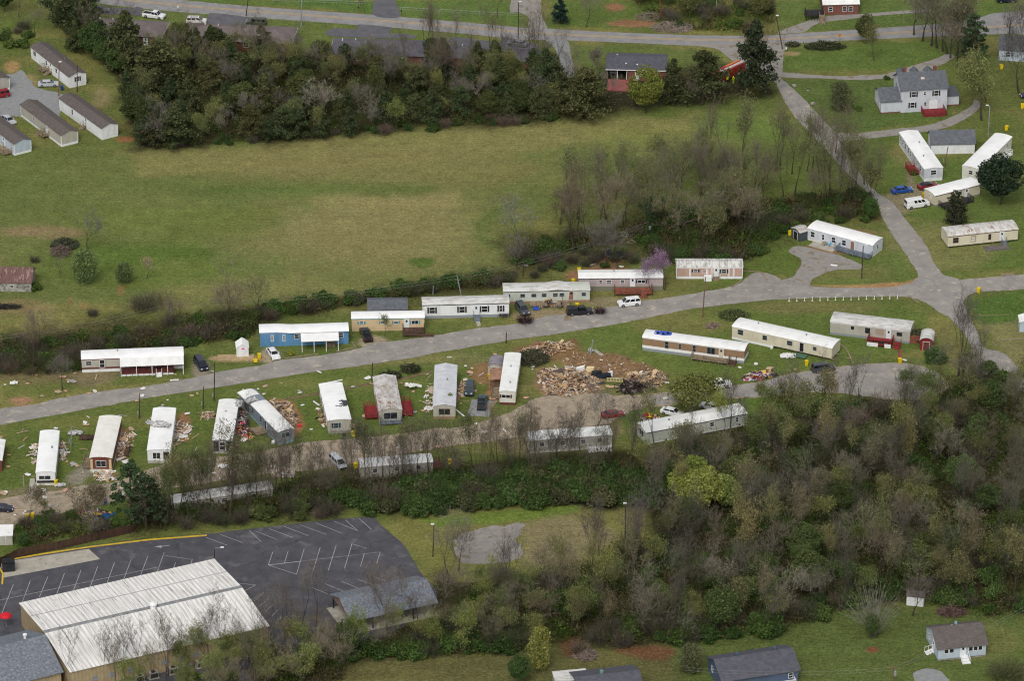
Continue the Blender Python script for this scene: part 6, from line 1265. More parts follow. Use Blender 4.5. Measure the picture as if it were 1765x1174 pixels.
one('wispy',930,1155,9,'yellow-green bushy tree above the house cut by the bottom edge',(.24,.25,.07),.85); one('wispy',1190,1160,6,'hazy round olive bush on the lawn by the slate blue house',(.12,.13,.065),1.4); one('leafy',1502,1103,5.2,'dense green bush at the foot of the vase-shaped bare tree',(.09,.14,.04),.75)
one('vase',1505,1098,10,'wide vase-shaped bare tree on the lawn above the pale blue cottage',(.24,.22,.18),1.05); one('bare',1573,1062,8.5,'bare tree in front of the little shed at the wood edge',(.15,.13,.11)); one('leafy',895,1180,6,'dark green shrub tree at the bottom edge near the metal roofed shed',(.07,.11,.035)); one('brush',1000,1128,2.6,'heap-like bare bush by the brush pile at the bottom')
one('brush',1735,1170,3.4,'hazy olive bush at the bottom right corner',(.12,.13,.06),1.6)
def undergrowth(name,label,poly,n,seed,hgt=2.2,avoid=(),green=.5,mat=None,k=9):
    t=TB(seed); xs=[p[0] for p in poly]; ys=[p[1] for p in poly]; c=0
    while c<n:
        x=t.r.uniform(min(xs),max(xs)); y=t.r.uniform(min(ys),max(ys))
        if not inpoly(x,y,poly) or any(inpoly(x,y,a) for a in avoid): continue
        c+=1; p=P(x,y); hh=hgt*(.35+.9*max(0,.5+mnoise.noise(Vector((p.x*.12,p.y*.12,seed)))))*(.5+t.r.random()); g=mnoise.noise(Vector((p.x*.16,p.y*.16,seed+5)))+(green-.5)
        for i in range(k):
            q=p+Vector((t.r.gauss(0,.55),t.r.gauss(0,.55),0)); q.z=hh*t.r.random()
            if g+t.r.gauss(0,.15)>0: t.leaf(q,.16+.2*t.r.random())
            else: t.ribbon(q,q+Vector((t.r.gauss(0,.4),t.r.gauss(0,.4),.3+.6*t.r.random())),.04,.3)
    me=bpy.data.meshes.new(name); me.from_pydata(t.TV,[],t.TF); me.materials.append(mat or m_under); o=bpy.data.objects.new(name,me); COL.objects.link(o); tag(o,label,'undergrowth',kind='stuff')
m_under=M('undergrowth',C(64,84,36),C(80,74,50),.12,.42,.56,.95,isl=.45,spec=.03,detail=3)  # green and brown darkened, deep shade of the woods painted into the colour
undergrowth('undergrowth','tangled green and brown undergrowth covering the floor of the lower wood',LW,16000,401,2.8,green=.6)
undergrowth('undergrowth','dark tangled undergrowth covering the floor of the upper wood',UW,6000,402,2.2)
undergrowth('undergrowth','tangled brush covering the ground of the trampoline thicket',[(885,455),(905,425),(1000,410),(1090,390),(1200,365),(1330,350),(1440,340),(1500,345),(1512,376),(1400,372),(1350,402),(1290,450),(1150,442),(1105,434),(1090,405),(1040,422),(1000,432)],5500,403,2.2,green=.62)
undergrowth('undergrowth','weedy brush between the bare trees of the strip below the lane',ST1,5000,404,2.0,green=.6)
undergrowth('undergrowth','brush and vines filling the hedge behind the upper homes',HG,4500,405,2.0)
undergrowth('undergrowth','undergrowth around the picnic pavilion and down to the bottom edge',[(430,1190),(450,1130),(540,1115),(640,1118),(760,1085),(810,1030),(880,1000),(1000,1100),(940,1120),(880,1128),(700,1132),(600,1140),(580,1190)],4500,406,2.2)
undergrowth('undergrowth','low weeds behind the wooden fence at the left',[(30,905),(75,890),(240,905),(330,910),(240,918),(100,930),(30,950)],900,407,1.2)
undergrowth('undergrowth','brush above the through road at the top edge',[(1090,0),(1330,-5),(1335,42),(1290,56),(1180,52),(1110,30)],1500,408,1.4,green=.4)
one('bare',545,222,8.5,'pale broken bare tree hanging over in the front of the upper wood',(.34,.30,.25),1.2,var=1)
for x,y,h in ((1590,70,13),(1615,82,14),(1632,92,13),(1650,100,12),(1575,60,11)): plant('bare',x,y,h,group='spreading bare trees behind the two-storey house',col=(.2,.18,.125))
for k_,L_ in PR.items():
    for i,o in enumerate(L_):
        for ch in list(o.children): bpy.data.objects.remove(ch)
        bpy.data.objects.remove(o)
print('TREES',len(TREEPOS))
# ------------------------------------------------------------------ poles, lamps, wires
m_pole=M('dark_pole_wood',C(74,60,54),C(56,46,42),2,.4,.6,.9); m_pole2=M('brown_pole_wood',C(124,92,76),C(100,76,62),2,.4,.6,.9); m_wire=M('power_line',C(126,128,126),rough=.6)
m_yel=M('yellow_bin_plastic',C(226,196,20),C(206,176,20),2,.4,.6,.5); m_blubin=M('blue_bin_plastic',C(34,62,112),rough=.5)
def pole(px,top,label,mat=None,cross=False,box=False,lamp=False,meter=False,lean=0,name='utility_pole',r_=.13):
    b0=P(*px); 
    # height so that the top stands at the photo row
    h=(px[1]-top[1])/((FPX/ (math.hypot(b0.y+D0,HC)))*math.cos(math.atan2(HC,b0.y+D0)))
    r=thing(name,label,'street lamp' if name=='street_lamp' else 'pole',b0); s_=(FPX/math.hypot(b0.y+D0,HC)); natural=PX((b0.x,b0.y,h))[0]; dx=(top[0]-natural)/s_
    T=Vector((dx,0,h)); mb=MB(); mb.bar((0,0,-.1),T,r_,8,r_*.75); mb.build('shaft',mat or m_pole,r)
    if cross: mb=MB(); mb.box(T.x-.9,T.x+.9,-.06,.06,h-.5,h-.38); mb.build('crossarm',mat or m_pole,r)
    if box: mb=MB(); mb.bar((T.x*.85+.32,-.1,h-2.0),(T.x*.85+.32,-.1,h-1.1),.26,10); mb.build('transformer',m_steel,r)
    if meter: mb=MB(); mb.box(-.34,-.14,-.12,.1,.9,1.7); mb.build('meter_box',m_steel,r)
    if lamp: mb=MB(); mb.bar(T,(T.x+lamp,0,h+.25),.05,5); a_=mb.build('arm',m_steel,r); mb=MB(); mb.box(T.x+lamp-.2,T.x+lamp+.45,-.17,.17,h+.18,h+.34); mb.build('lamp_head',M('lamp_head_white',C(220,222,222),rough=.4),r)
    landmark(b0,'') if False else None
    return Vector((b0.x+T.x,b0.y,h))
w1=pole((290,555),(293,522),'utility pole with a white transformer in the hedge behind the maroon trimmed home',m_pole2,True,True)
w2=pole((1116,416),(1118,381),'brown utility pole with a transformer in front of the ivy covered tree',m_pole2,True,True)
pole((240,722),(241,678),'dark pole with a meter box behind the torn roof home',meter=True); pole((350,705),(351,667),'short dark pole at the roadside above the two damaged homes',meter=True)
w3=pole((369,691),(370,626),'tall dark pole between the road and the skewed grey home',meter=True); pole((641,662),(642,626),'dark pole behind the rusty roofed home'); pole((872,592),(873,573),'dark short pole at the road edge above the narrow home')
pole((1211,546),(1216,478),'brown pole with a lamp standing on the grass below the pink panelled home',m_pole2,lamp=.3); pole((1485,480),(1488,424),'dark brown pole in front of the light grey home with a deck',lamp=.5)
pole((1628,286),(1634,253),'grey leaning pole between the long white home and the diagonal home',m_pole2,meter=True); pole((1703,236),(1706,183),'white street lamp by the right-hand gravel drive',m_steel,lamp=-.7,name='street_lamp')
pole((1645,388),(1648,368),'white leaning short pole in front of the dark pine',m_steel); pole((1349,84),(1338,28),'leaning dark pole with white lamp at the mouth of the side lane',lamp=.1)
pole((519,45),(520,0),'silver pole beside the through road verge',m_steel,r_=.17); pole((424,27),(428,-6),'dark sign pole beside the through road',cross=True); pole((893,66),(894,4),'dark street lamp in the verge beside the grey parked car',lamp=.2,name='street_lamp')
pole((1138,34),(1138,-14),'red-brown pole at the edge of the brush above the through road',M('reddish_pole',C(130,70,54),rough=.9)); pole((1234,22),(1236,-12),'grey pole standing in the brush above the through road',m_steel)
pole((101,165),(102,108),'slim pole with a white lamp beside the blue bin',m_pole2,lamp=.1); pole((133,158),(133,112),'slim dark pole in front of the upper white shingled end wall')
pole((369,975),(370,946),'dark street lamp behind the big warehouse in the parking lot',lamp=1.3,name='street_lamp'); pole((746,960),(748,906),'dark street lamp on the clearing beside the gravel pad',lamp=-.4,name='street_lamp'); pole((1078,938),(1078,870),'slim dark lamp pole in the clearing edge trees',lamp=-.2,name='street_lamp')
w4=pole((1540,1190),(1540,1149),'utility pole with a white transformer cut by the bottom edge near the cottage',m_pole2,True,True); pole((1018,613),(1022,585),'thin grey pole with a meter beside the red clay patch',m_steel,meter=True); pole((122,770),(124,735),'thin grey pole with a meter behind the leftmost lower-row home',m_steel,meter=True)
pole((746,508),(747,493),'short grey pole behind the black shuttered home',m_steel); pole((62,945),(63,896),'slim dark pole against the wooden fence',m_pole)
t=thing('utility_pole','broken pole leaning against the roof of the black shuttered home','pole',P(797,520)); mb=MB(); mb.bar((0,0,0),(-1.1,0,6.2),.14,7,.1); mb.build('shaft',m_steel,t); mb=MB(); mb.box(-1.5,-.4,-.06,.06,5.0,5.12); mb.build('crossarm',m_pole2,t)
w5=Vector((P(797,520).x-1.1,P(797,520).y,6.2))
def wire(a,b,label,sag=1.2,k=2,grp='power lines strung between the poles'):
    for i in range(k):
        mb=MB(); o=Vector((0,.8*(i-.5),-1.1*i)); pts=[a.lerp(b,j/14)+o+Vector((0,0,-sag*4*(j/14)*(1-j/14))) for j in range(15)]
        for p,q in zip(pts[:-1],pts[1:]): mb.bar(p,q,.015,3)
        tag(mb.build('power_line',m_wire),label+(', uppermost',', middle strand',', lowest strand')[i],'power line',grp)
wl=P(-60,640); wl.z=7.5
wire(wl,w1,'grey power line running left from the hedge pole'); wire(w1,w5,'grey power line above the hedge from the transformer pole to the broken pole'); wire(w5,w2,'grey power line from the broken pole to the brown utility pole'); 
wr=P(1850,1060); wr.z=8; wl2=P(1180,1215); wl2.z=8
wire(w4,wr,'grey power line over the pale blue cottage yard',1.0,2); wire(wl2,w4,'grey power line over the lawn at the bottom edge',1.0,2)
# ------------------------------------------------------------------ bins
def bin_(px,py,label,mat=None,rot=0,tip=False,lid=None,grp=None,cat='wheeled bin'):
    r=thing('wheeled_bin',label,cat,P(px,py),rot,grp); mb=MB()
    mb.extr([(-.28,0),(.28,0),(.36,1.0),(-.36,1.0)],lambda p,e:(p[0],(.34 if e else -.34)*(.8 if p[1]<.5 else 1),p[1])); mb.build('body',mat or m_yel,r)
    mb=MB(); mb.box(-.38,.38,-.38,.4,1.005,1.08); mb.build('lid',lid or mat or m_yel,r)
    for sx in (-.26,.26): mb=MB(); mb.bar((sx-.04,.36,.14),(sx+.04,.36,.14),.14,8); mb.build('wheel',m_tyre,r)
    if tip: r.rotation_euler=(1.35,0,rot); r.location.z=.35
    return r
for x,y,l in ((96,836,'yellow wheeled bin at the front of the leftmost lower-row home'),(47,896,'left yellow bin of the pair above the wooden fence'),(56,894,'right yellow bin of the pair above the wooden fence'),(609,752,'yellow bin in front of the home with the dark roof patch'),(613,807,'yellow bin beside the silver minivan trees'),
 (995,531,'yellow bin in the clutter of the pale home porch'),(988,489,'yellow bin behind the roof of the cluttered pale home'),(1390,630,'yellow bin on the grass below the long cream home'),(1551,626,'yellow bin at the lane end below the red shed'),(1687,504,'yellow bin standing at the corner of the road junction'),
 (1735,224,'yellow bin on the gravel drive at the right edge'),(844,653,'yellow bin beside the covered brown porch'),(1361,405,'yellow bin beside the flaking roofed grey shed'),(1593,340,'yellow bin behind the white van'),(1726,118,'yellow bin near the pale house at the right edge'),(1121,722,'yellow bin beside the junk by the white sedan'),(1762,186,'yellow bin cut by the right edge'),(775,800,'small yellow bin right of the maroon end deck')):
    bin_(x,y,l,rot=rnd.uniform(-.5,.5))
bin_(441,622,'tipped yellow bin spilling beside the white sedan',tip=True); bin_(447,618,'yellow bin leaning beside the tipped bin'); bin_(998,470,'yellow tub behind the mauve roofed home')
bin_(107,155,'blue wheeled bin beside the slim pole on the gravel yard',m_blubin); bin_(182,870,'blue wheeled bin on the lane edge right of the two home pads',m_blubin); bin_(1432,20,'blue bin against the brick house wall',m_blubin); bin_(593,757,'small black bin beside the yellow bin on the lane',m_black2)
# dumpster
r=thing('dumpster','big dark green-black dumpster on the concrete apron','dumpster',P(15,983),.15); mb=MB(); mb.extr([(-1.1,.15),(1.1,.15),(1.2,2.0),(-1.2,1.8)],lambda p,e:(p[0],.9 if e else -.9,p[1])); mb.build('body',M('dumpster_paint',C(30,34,38),C(46,50,54),2,.4,.6,.6),r)
for sx in (-1,1): mb=MB(); mb.box(min(0,sx*1.2)+.02,max(0,sx*1.2)-.02,-.93,.93,2.03,2.09); mb.build('lid',m_black2,r)
for sx in (-1,1): mb=MB(); mb.box(sx*1.26-.06,sx*1.26+.06,-.8,.8,.9,1.1); mb.build('fork_pocket',m_steel,r)
# red dome by the warehouse
r=thing('canopy','round red canopy top beside the warehouse at the left edge','canopy',P(11,1082)); mb=MB()
for i in range(12):
    a,b_=2*math.pi*i/12,2*math.pi*(i+1)/12
    for j in range(4):
        p0,p1=j/4*math.pi/2,(j+1)/4*math.pi/2; R=1.15; f=lambda an,ph:(R*math.cos(ph)*math.cos(an),R*math.cos(ph)*math.sin(an),2.4+R*.55*math.sin(ph)); mb.poly([f(a,p0),f(b_,p0),f(b_,p1),f(a,p1)])
mb.build('cover',M('red_canvas',C(200,30,44),rough=.6),r); mb=MB(); mb.bar((0,0,0),(0,0,2.6),.06,6); mb.build('pole',m_steel,r)
# wooden fence along the lot
fp=[(-40,1000),(0,977),(30,962),(62,955),(110,946),(160,934),(215,922),(232,918)]; fr=thing('wooden_fence','dark brown board fence along the back of the parking lot','fence',P(110,946)); o0=P(110,946)
m_fence=M('dark_fence_boards',C(78,54,44),C(60,44,38),1.0,.4,.6,.9,isl=.25); mb=MB(); mp_=MB()
for a,b_ in zip(fp[:-1],fp[1:]):
    A,B_=P(*a)-o0,P(*b_)-o0; L=(B_-A).length; u=(B_-A).normalized(); n_=Vector((-u.y,u.x,0)); k=int(L/.2)
    for i in range(k):
        p=A+u*(i*.2); q=p+u*.17; h=1.85+.04*math.sin(i*7.1); mb.poly([p+n_*.0,q,q+Vector((0,0,h)),p+Vector((0,0,h))]); mb.poly([p+n_*.03,q+n_*.03,q+n_*.03+Vector((0,0,h)),p+n_*.03+Vector((0,0,h))]); mb.poly([p+Vector((0,0,h)),q+Vector((0,0,h)),q+n_*.03+Vector((0,0,h)),p+n_*.03+Vector((0,0,h))])
    for zz in (.4,1.4): mp_.bar(A+n_*.08+Vector((0,0,zz)),B_+n_*.08+Vector((0,0,zz)),.05,4)
    mp_.bar(A+n_*.1,A+n_*.1+Vector((0,0,1.8)),.07,4)
mb.build('boards',m_fence,fr,fix=False); mp_.build('rails',m_fence,fr)
# chain fences by the through road
def wfence(px,h,label,mat,name='fence'):
    o0=P(*px[0]); r=thing(name,label,'fence',o0); rl=MB()
    for a,b_ in zip(px[:-1],px[1:]):
        A,B_=P(*a)-o0,P(*b_)-o0; n=max(1,int((B_-A).length/2.6)); rl.bar(A+Vector((0,0,h)),B_+Vector((0,0,h)),.03,3); rl.bar(A+Vector((0,0,h*.5)),B_+Vector((0,0,h*.5)),.018,3)
        for i in range(n): mb=MB(); p=A.lerp(B_,i/n); mb.bar((p.x,p.y,0),(p.x,p.y,h+.03),.035,5); mb.build('fence_post',mat,r)
    rl.build('rail',mat,r)
wfence([(690,19),(780,24),(850,28),(900,30)],1.1,'thin pale wire fence on the lawn right of the black driveway',m_steel); wfence([(470,4),(560,7),(640,10)],1.1,'thin grey wire fence on the lawn left of the black driveway',m_steel)
wfence([(1665,547),(1738,545),(1748,560)],.4,'low wooden rail edging in the yard at the right edge',m_wood); 
r=thing('fence','short brown board fence between the beige home and the red shed','fence',P(1580,592)); mb=MB(); mb.box(-1.6,1.6,-.05,.05,0,1.8); mb.build('boards',m_orngw,r); mb=MB(); mb.box(-1.7,1.7,.06,.12,1.4,1.5); mb.build('rail',m_orngw,r)
# white posts
for i in range(15):
    r=thing('white_post','white wooden stake along the road edge above the beige home','post',P(1360+i*13.35,519.5-i*.33),0,'white stakes along the road'); mb=MB(); mb.box(-.06,.06,-.06,.06,0,.85); mb.build('stake',t_white,r); mb=MB(); mb.box(-.16,.16,-.1,.1,0,.06); mb.build('foot',t_white,r)
# garden edging, walkways, planks lying flat
def plank(a,b_,w_,mat,label,z=.09,name='plank',cat='board'):
    A,B_=P(*a),P(*b_); d=(B_-A); r=tag(MB().box(0,d.length,-w_/2,w_/2,0,z).build(name,mat),label,cat); r.location=A; r.rotation_euler=(0,0,math.atan2(d.y,d.x)); return r
EG='landscape timbers'
for a,b_,l in (((1280,467),(1311,469),'yellowish timber edging right of the pink panelled home, upper piece'),((1311,469),(1323,484),'yellowish timber edging right of the pink panelled home, slanting piece'),((1260,496),(1279,483),'curved timber edging left of the gravel pull-in'),((492,618),(548,610),'timber edging along the road below the blue home, left piece'),((580,606),(613,599),'timber edging along the road below the blue home, right piece'),((606,590),(614,600),'short timber edging at the corner of the blue home'),((1439,588),(1458,600),'long pale plank lying right of the cream home, upper piece'),((1458,600),(1471,627),'long pale plank lying right of the cream home, lower piece'),((1716,588),(1765,583),'thin pale board lying in the right yard'),((1710,590),(1719,598),'short pale board in the right yard'),((270,849),(282,870),'pale timber lying on the grass by the lane left of the pines'),((561,661),(590,655),'long white board on the grass above the home with the dark patch'),((547,640),(554,643),'short white board near the road edge'),((540,692),(550,699),'white board leaning left of the home with the dark patch'),((735,657),(743,646),'tan board lying behind the grey metal roofed home'),((1503,560),(1500,545),'dark timber on the bank'),((785,706),(800,718),'thin white board at the front of the grey metal home'),((40,820),(41,838),'pale plank upright of the frame at the left lane edge'),((45,820),(66,823),'thin plank frame at the left lane edge'),((1372,481),(1385,486),'board edging at the gravel driveway mouth')):
    plank(a,b_,.3,m_wood if 'white' not in l else t_white,l)
plank((448,800-0),(448,800),.3,m_wood,'x') if False else None
plank((1566,505+5),(1583,522),.3,m_wood,'grey plank on the bank right of the white stakes') 
for a,b_,w_,l,m in (((375,617),(438,616),2.6,'tan dirt coloured plank walkway between the navy minivan and the shed',M('tan_walk',C(178,156,120),C(156,134,100),1,.4,.6,.9)),((979,545),(979,553),1.5,'tan sheet of plywood below the porch steps',m_wood),((823,553),(826,563),.8,'concrete stepping path below the black shuttered home',m_conc),((843,706),(855,690),1.0,'tan gravel path beside the teal pickup',m_wood),((1551,604),(1552,622),.8,'brick red path from the beige home porch to the lane',m_orngw),((54,848),(60,832),1.2,'pale concrete path at the leftmost lower-row home',m_conc),((1432,457),(1443,458),.6,'white sheet lying on the branching gravel driveway',t_white),((1725,474),(1748,473),.9,'pale board lying at the top edge of the right side road',m_wood),((293,656),(308,655),.4,'white board at the road edge below the porch home',t_white)):
    plank(a,b_,w_,m,l,.08 if w_>1 else .1,'walkway' if w_>1 else 'board','path' if w_>1 else 'board')
strip('gravel_apron',[(824,718),(832,690)],4.4,m_grav,.05,'blue-grey gravel apron under the teal pickup','gravel pad')
mb=MB(); 
for a,b_ in (((575,585),(0,0)),): pass
# retaining ditch line
strip('dirt_path',[(488,690),(548,678),(588,671),(640,662),(690,654),(748,640)],.7,M('bare_earth',C(124,102,80),C(104,84,66),.8,.4,.6,.95),.03,'narrow worn earth track across the grass behind the lower row','dirt path')
# trampoline
r=thing('trampoline','round black trampoline tilted on the bare ground behind the mauve home','trampoline',P(1060,441)); r.rotation_euler=(.12,.05,0); mb=MB(); mb.bar((0,0,.80),(0,0,.83),2.0,24); mb.build('mat',M('black_mesh',C(30,34,42),rough=.7),r); mb=MB()
for i in range(24):
    a,b_=2*math.pi*i/24,2*math.pi*(i+1)/24; mb.bar((2.12*math.cos(a),2.12*math.sin(a),.82),(2.12*math.cos(b_),2.12*math.sin(b_),.82),.06,5)
mb.build('frame_ring',m_steel,r)
for i in range(6): a=i*math.pi/3; mb=MB(); mb.bar((2.1*math.cos(a),2.1*math.sin(a),.8),(2.1*math.cos(a),2.1*math.sin(a),-.05),.04,5); mb.build('leg',m_steel,r)
# patio furniture
pc=P(1421,424); r=thing('patio_table','round tan patio table with white legs on the slab of the light grey home','table',(pc.x,pc.y,.12)); mb=MB(); mb.bar((0,0,.68),(0,0,.73),.6,16); mb.build('table_top',m_wood,r)
for i in range(4): a=i*1.57+.7; mb=MB(); mb.bar((.45*math.cos(a),.45*math.sin(a),0),(.35*math.cos(a),.35*math.sin(a),.68),.04,5); mb.build('leg',t_white,r)
def chair(px,py,rz,mat,label):
    q=P(px,py); r=thing('patio_chair',label,'chair',(q.x,q.y,.12),rz); mb=MB(); mb.box(-.28,.28,-.28,.28,.42,.48); mb.build('seat',mat,r); mb=MB(); mb.box(-.3,.3,.28,.34,.45,1.1); mb.build('backrest',mat,r)
    for sx in (-.25,.25):
        for sy in (-.25,.25): mb=MB(); mb.bar((sx,sy,0),(sx,sy,.42),.035,4); mb.build('leg',t_white,r)
m_teal2=M('teal_plastic',C(48,140,140),rough=.5); m_cyan=M('bright_blue_plastic',C(40,168,204),rough=.5)
chair(1415,418,.9,m_teal2,'dark teal patio chair left of the round tan table'); chair(1428,419,-.5,m_cyan,'bright blue patio chair behind the round tan table'); chair(1429,425,-1.5,m_cyan,'bright blue patio chair right of the round tan table')
# people
def person(px,py,rz,shirt,legs,label,arm=.5):
    me=bpy.data.meshes.new('person'); V=[(0,0,.95),(0,0,1.15),(0,0,1.42),(0,0,1.52),(0,.02,1.66),(.1,0,.9),(.11,.03,.5),(.12,0,.06),(.12,-.14,.04),(-.1,0,.9),(-.11,.0,.5),(-.12,.04,.06),(-.12,-.10,.04),(.2,0,1.4),(.27,-.03,1.15),(.26,-.2*arm,.93),(-.2,0,1.4),(-.27,-.03,1.15),(-.26,-.2*arm,.93)]
    E=[(0,1),(1,2),(2,3),(3,4),(0,5),(5,6),(6,7),(7,8),(0,9),(9,10),(10,11),(11,12),(2,13),(13,14),(14,15),(2,16),(16,17),(17,18)]
    me.from_pydata(V,E,[]); o=bpy.data.objects.new('person',me); COL.objects.link(o); o.modifiers.new('s','SKIN'); 
    rad=[.15,.15,.16,.06,.115,.10,.07,.05,.045,.10,.07,.05,.045,.07,.05,.04,.07,.05,.04]
    for v,q in zip(me.skin_vertices[0].data,rad): v.radius=(q,q*.8 if q<.17 else q*.7)
    me.skin_vertices[0].data[0].use_root=True; ss=o.modifiers.new('u','SUBSURF'); ss.levels=1; ss.render_levels=1
    me.materials.append(legs); o.location=P(px,py); o.rotation_euler=(0,0,rz); tag(o,label,'person')
    mb=MB(); mb.extr([(-.2,.98),(.2,.98),(.24,1.42),(.1,1.5),(-.1,1.5),(-.24,1.42)],lambda p,e:(p[0],.15 if e else -.15,p[1])); mb.build('jacket',shirt,o)
    mb=MB(); mb.bar((0,.02,1.70),(0,.02,1.80),.13,8,.09); mb.build('helmet',M('helmet_white',C(220,216,190),rough=.4),o); return o
m_hiv=M('hi_vis_yellow',C(196,220,40),rough=.6); m_dkp=M('dark_trousers',C(44,42,44),rough=.9); m_skin=M('dark_blue_shirt',C(50,56,80),rough=.9)
person(1264,143,.3,m_hiv,m_hiv,'person in yellow-green high visibility suit standing beside the fire engine'); person(1254,143,-.5,m_hiv,m_dkp,'person in a yellow vest and dark trousers left of the other fire crew member')
person(1233,608,.1,M('purple_shirt',C(90,84,120),rough=.9),m_dkp,'person in a dull purple shirt standing on the tan home deck').location.z=.7
# mailboxes
def post_thing(px,py,label,name,cat,h=1.1,col=None):
    r=thing(name,label,cat,P(px,py)); mb=MB(); mb.box(-.05,.05,-.05,.05,0,h); mb.build('post',m_pole2,r); mb=MB(); mb.box(-.14,.14,-.26,.26,h,h+.3); mb.build('box',col or m_black2,r)
post_thing(618,21,'black mailbox at the edge of the through road','mailbox','mailbox',1.2); post_thing(307,19,'small white mailbox at the road edge above the white SUV','mailbox','mailbox',1.0,t_white); post_thing(692,26,'dark mailbox right of the black driveway','mailbox','mailbox',1.1); post_thing(1355,88,'small white marker post by the leaning lamp pole','marker_post','post',.6,t_white); post_thing(142,19,'small white mailbox at the top left verge','mailbox','mailbox',.8,t_white)
r=thing('road_sign','orange roadside sign on a post at the bend of the through road','sign',P(1447,71)); mb=MB(); mb.bar((0,0,0),(0,0,1.9),.05,5); mb.build('post',m_steel,r); mb=MB(); mb.box(-.3,.3,-.08,-.055,1.3,2.0); mb.build('panel',M('orange_sign',C(190,120,60),rough=.5),r)
# boulders
for i,(x,y) in enumerate(((1369,148),(1401,179),(1438,220),(1393,157))):
    bm=bmesh.new(); bmesh.ops.create_icosphere(bm,subdivisions=2,radius=.55)
    for v in bm.verts: v.co*=1+.35*mnoise.noise(v.co*1.7+Vector((i*5,0,0))); v.co.z*=.7
    me=bpy.data.meshes.new('boulder'); bm.to_mesh(me); bm.free(); me.materials.append(M('boulder_stone',C(164,160,154),C(120,114,106),1.5,.4,.6,.9)); o=bpy.data.objects.new('boulder',me); COL.objects.link(o); o.location=P(x,y)+Vector((0,0,.15)); o.scale=(.6,.6,.6) if i==3 else (1,1,1)
    tag(o,('pale boulder at the top of the lane verge left of the two-storey house','pale boulder halfway down the lane verge','pale boulder at the mouth of the curved driveway','small stone beside the uppermost lane boulder')[i],'boulder')
# ------------------------------------------------------------------ debris
def ramp_mat(name,cols,rough=.85):
    m=bpy.data.materials.new(name); m.use_nodes=True; nt=m.node_tree; N=nt.nodes; L=nt.links; b=N['Principled BSDF']; b.inputs['Roughness'].default_value=rough; b.inputs['Specular IOR Level'].default_value=.2
    g=N.new('ShaderNodeNewGeometry'); r=N.new('ShaderNodeValToRGB'); r.color_ramp.interpolation='CONSTANT'; e=r.color_ramp.elements; n=len(cols)
    e[0].position=0; e[0].color=cols[0]; e[1].position=1/n; e[1].color=cols[1]
    for i in range(2,n): q=e.new(i/n); q.color=cols[i]
    L.new(g.outputs['Random Per Island'],r.inputs[0]); L.new(r.outputs[0],b.inputs['Base Color']); return m
CW=[C(206,196,178),C(190,160,126),C(168,138,106),C(198,176,142),C(136,110,86),C(214,208,198),C(182,148,116),C(84,74,68),C(178,168,154),C(196,166,134),C(70,70,76),C(154,124,96),C(172,142,108),C(128,96,76),C(198,172,138),C(110,92,78)]
m_rub=ramp_mat('mixed_rubble',CW); m_rubw=ramp_mat('pale_rubble',[C(214,210,202),C(180,164,144),C(196,160,122),C(230,230,228),C(170,160,150),C(150,120,96),C(214,206,196)]); 
m_junk=ramp_mat('household_junk',[C(34,32,38),C(180,60,130),C(220,200,40),C(220,220,224),C(60,60,70),C(176,140,96),C(40,70,140),C(200,196,190),C(150,30,40),C(90,84,80),C(36,36,40)]); m_char=ramp_mat('charred_timber',[C(40,34,32),C(58,48,44),C(30,26,26),C(92,76,66),C(120,110,104)]); m_brick2=ramp_mat('porch_clutter',[C(170,30,50),C(40,40,48),C(200,200,204),C(90,80,76),C(60,90,70),C(206,170,110),C(40,44,60)])
def heap(name,label,poly,n,mat,seed,hgt=.8,size=.8,cat='rubble',flat=.5,avoidz=0):
    rs=random.Random(seed); mb=MB(); xs=[p[0] for p in poly]; ys=[p[1] for p in poly]; c=0; ctr=P(sum(xs)/len(xs),sum(ys)/len(ys)); ext=max(((P(x,y)-ctr).length for x,y in poly))
    while c<n:
        x=rs.uniform(min(xs),max(xs)); y=rs.uniform(min(ys),max(ys))
        if not inpoly(x,y,poly): continue
        c+=1; p=P(x,y); k=max(.15,1-((p-ctr).length/ext))*(.6+.8*max(0,.5+mnoise.noise(p*.35))); z=hgt*k*rs.random()+.06
        t=rs.random(); L=size*(rs.random()**1.5*2+.35)
        if t<.62: d=(L*1.35,.09+.14*rs.random(),.06)      # plank
        elif t>.985: d=(1.6+rs.random()*.9,.8+rs.random()*.5,.05)
        elif t<.85: d=(L*.8,L*.55*rs.random()+.15,.04)  # board
        else: d=(.4*size,.35*size,.3*size)
        Rm=Matrix.Rotation(rs.random()*6.28,3,'Z')@Matrix.Rotation(rs.gauss(0,flat*.6),3,'X')@Matrix.Rotation(rs.gauss(0,flat*.6),3,'Y'); n0=len(mb.v)
        for zz in (-1,1):
            for xx,yy in ((-1,-1),(1,-1),(1,1),(-1,1)): q=p+Vector((0,0,z))+Rm@Vector((xx*d[0]/2,yy*d[1]/2,zz*d[2]/2)); mb.v.append((q.x,q.y,max(q.z,.02)))
        for f in ((3,2,1,0),(4,5,6,7),(0,1,5,4),(1,2,6,5),(2,3,7,6),(3,0,4,7)): mb.f.append(tuple(n0+i for i in f)); mb.mi.append(0)
    return tag(mb.build(name,mat,fix=False),label,cat,kind='stuff')
heap('rubble_heap','wide heap of splintered tan and white house rubble beside the lane',[(927,645),(940,636),(1000,636),(1020,640),(1032,655),(1038,672),(1010,678),(975,684),(942,680),(932,664)],1500,m_rub,1,1.2,.7)
heap('rubble_heap','scattered debris over the red clay patch above the big heap',[(965,625),(990,608),(1060,612),(1120,630),(1148,645),(1145,660),(1080,655),(1000,640)],190,m_rub,2,.3,.32)
heap('rubble_heap','heap of tan boards and white pieces at the right end of the clay patch',[(1080,645),(1140,643),(1150,655),(1135,668),(1100,668),(1075,660)],330,m_rub,3,1.1,.8)
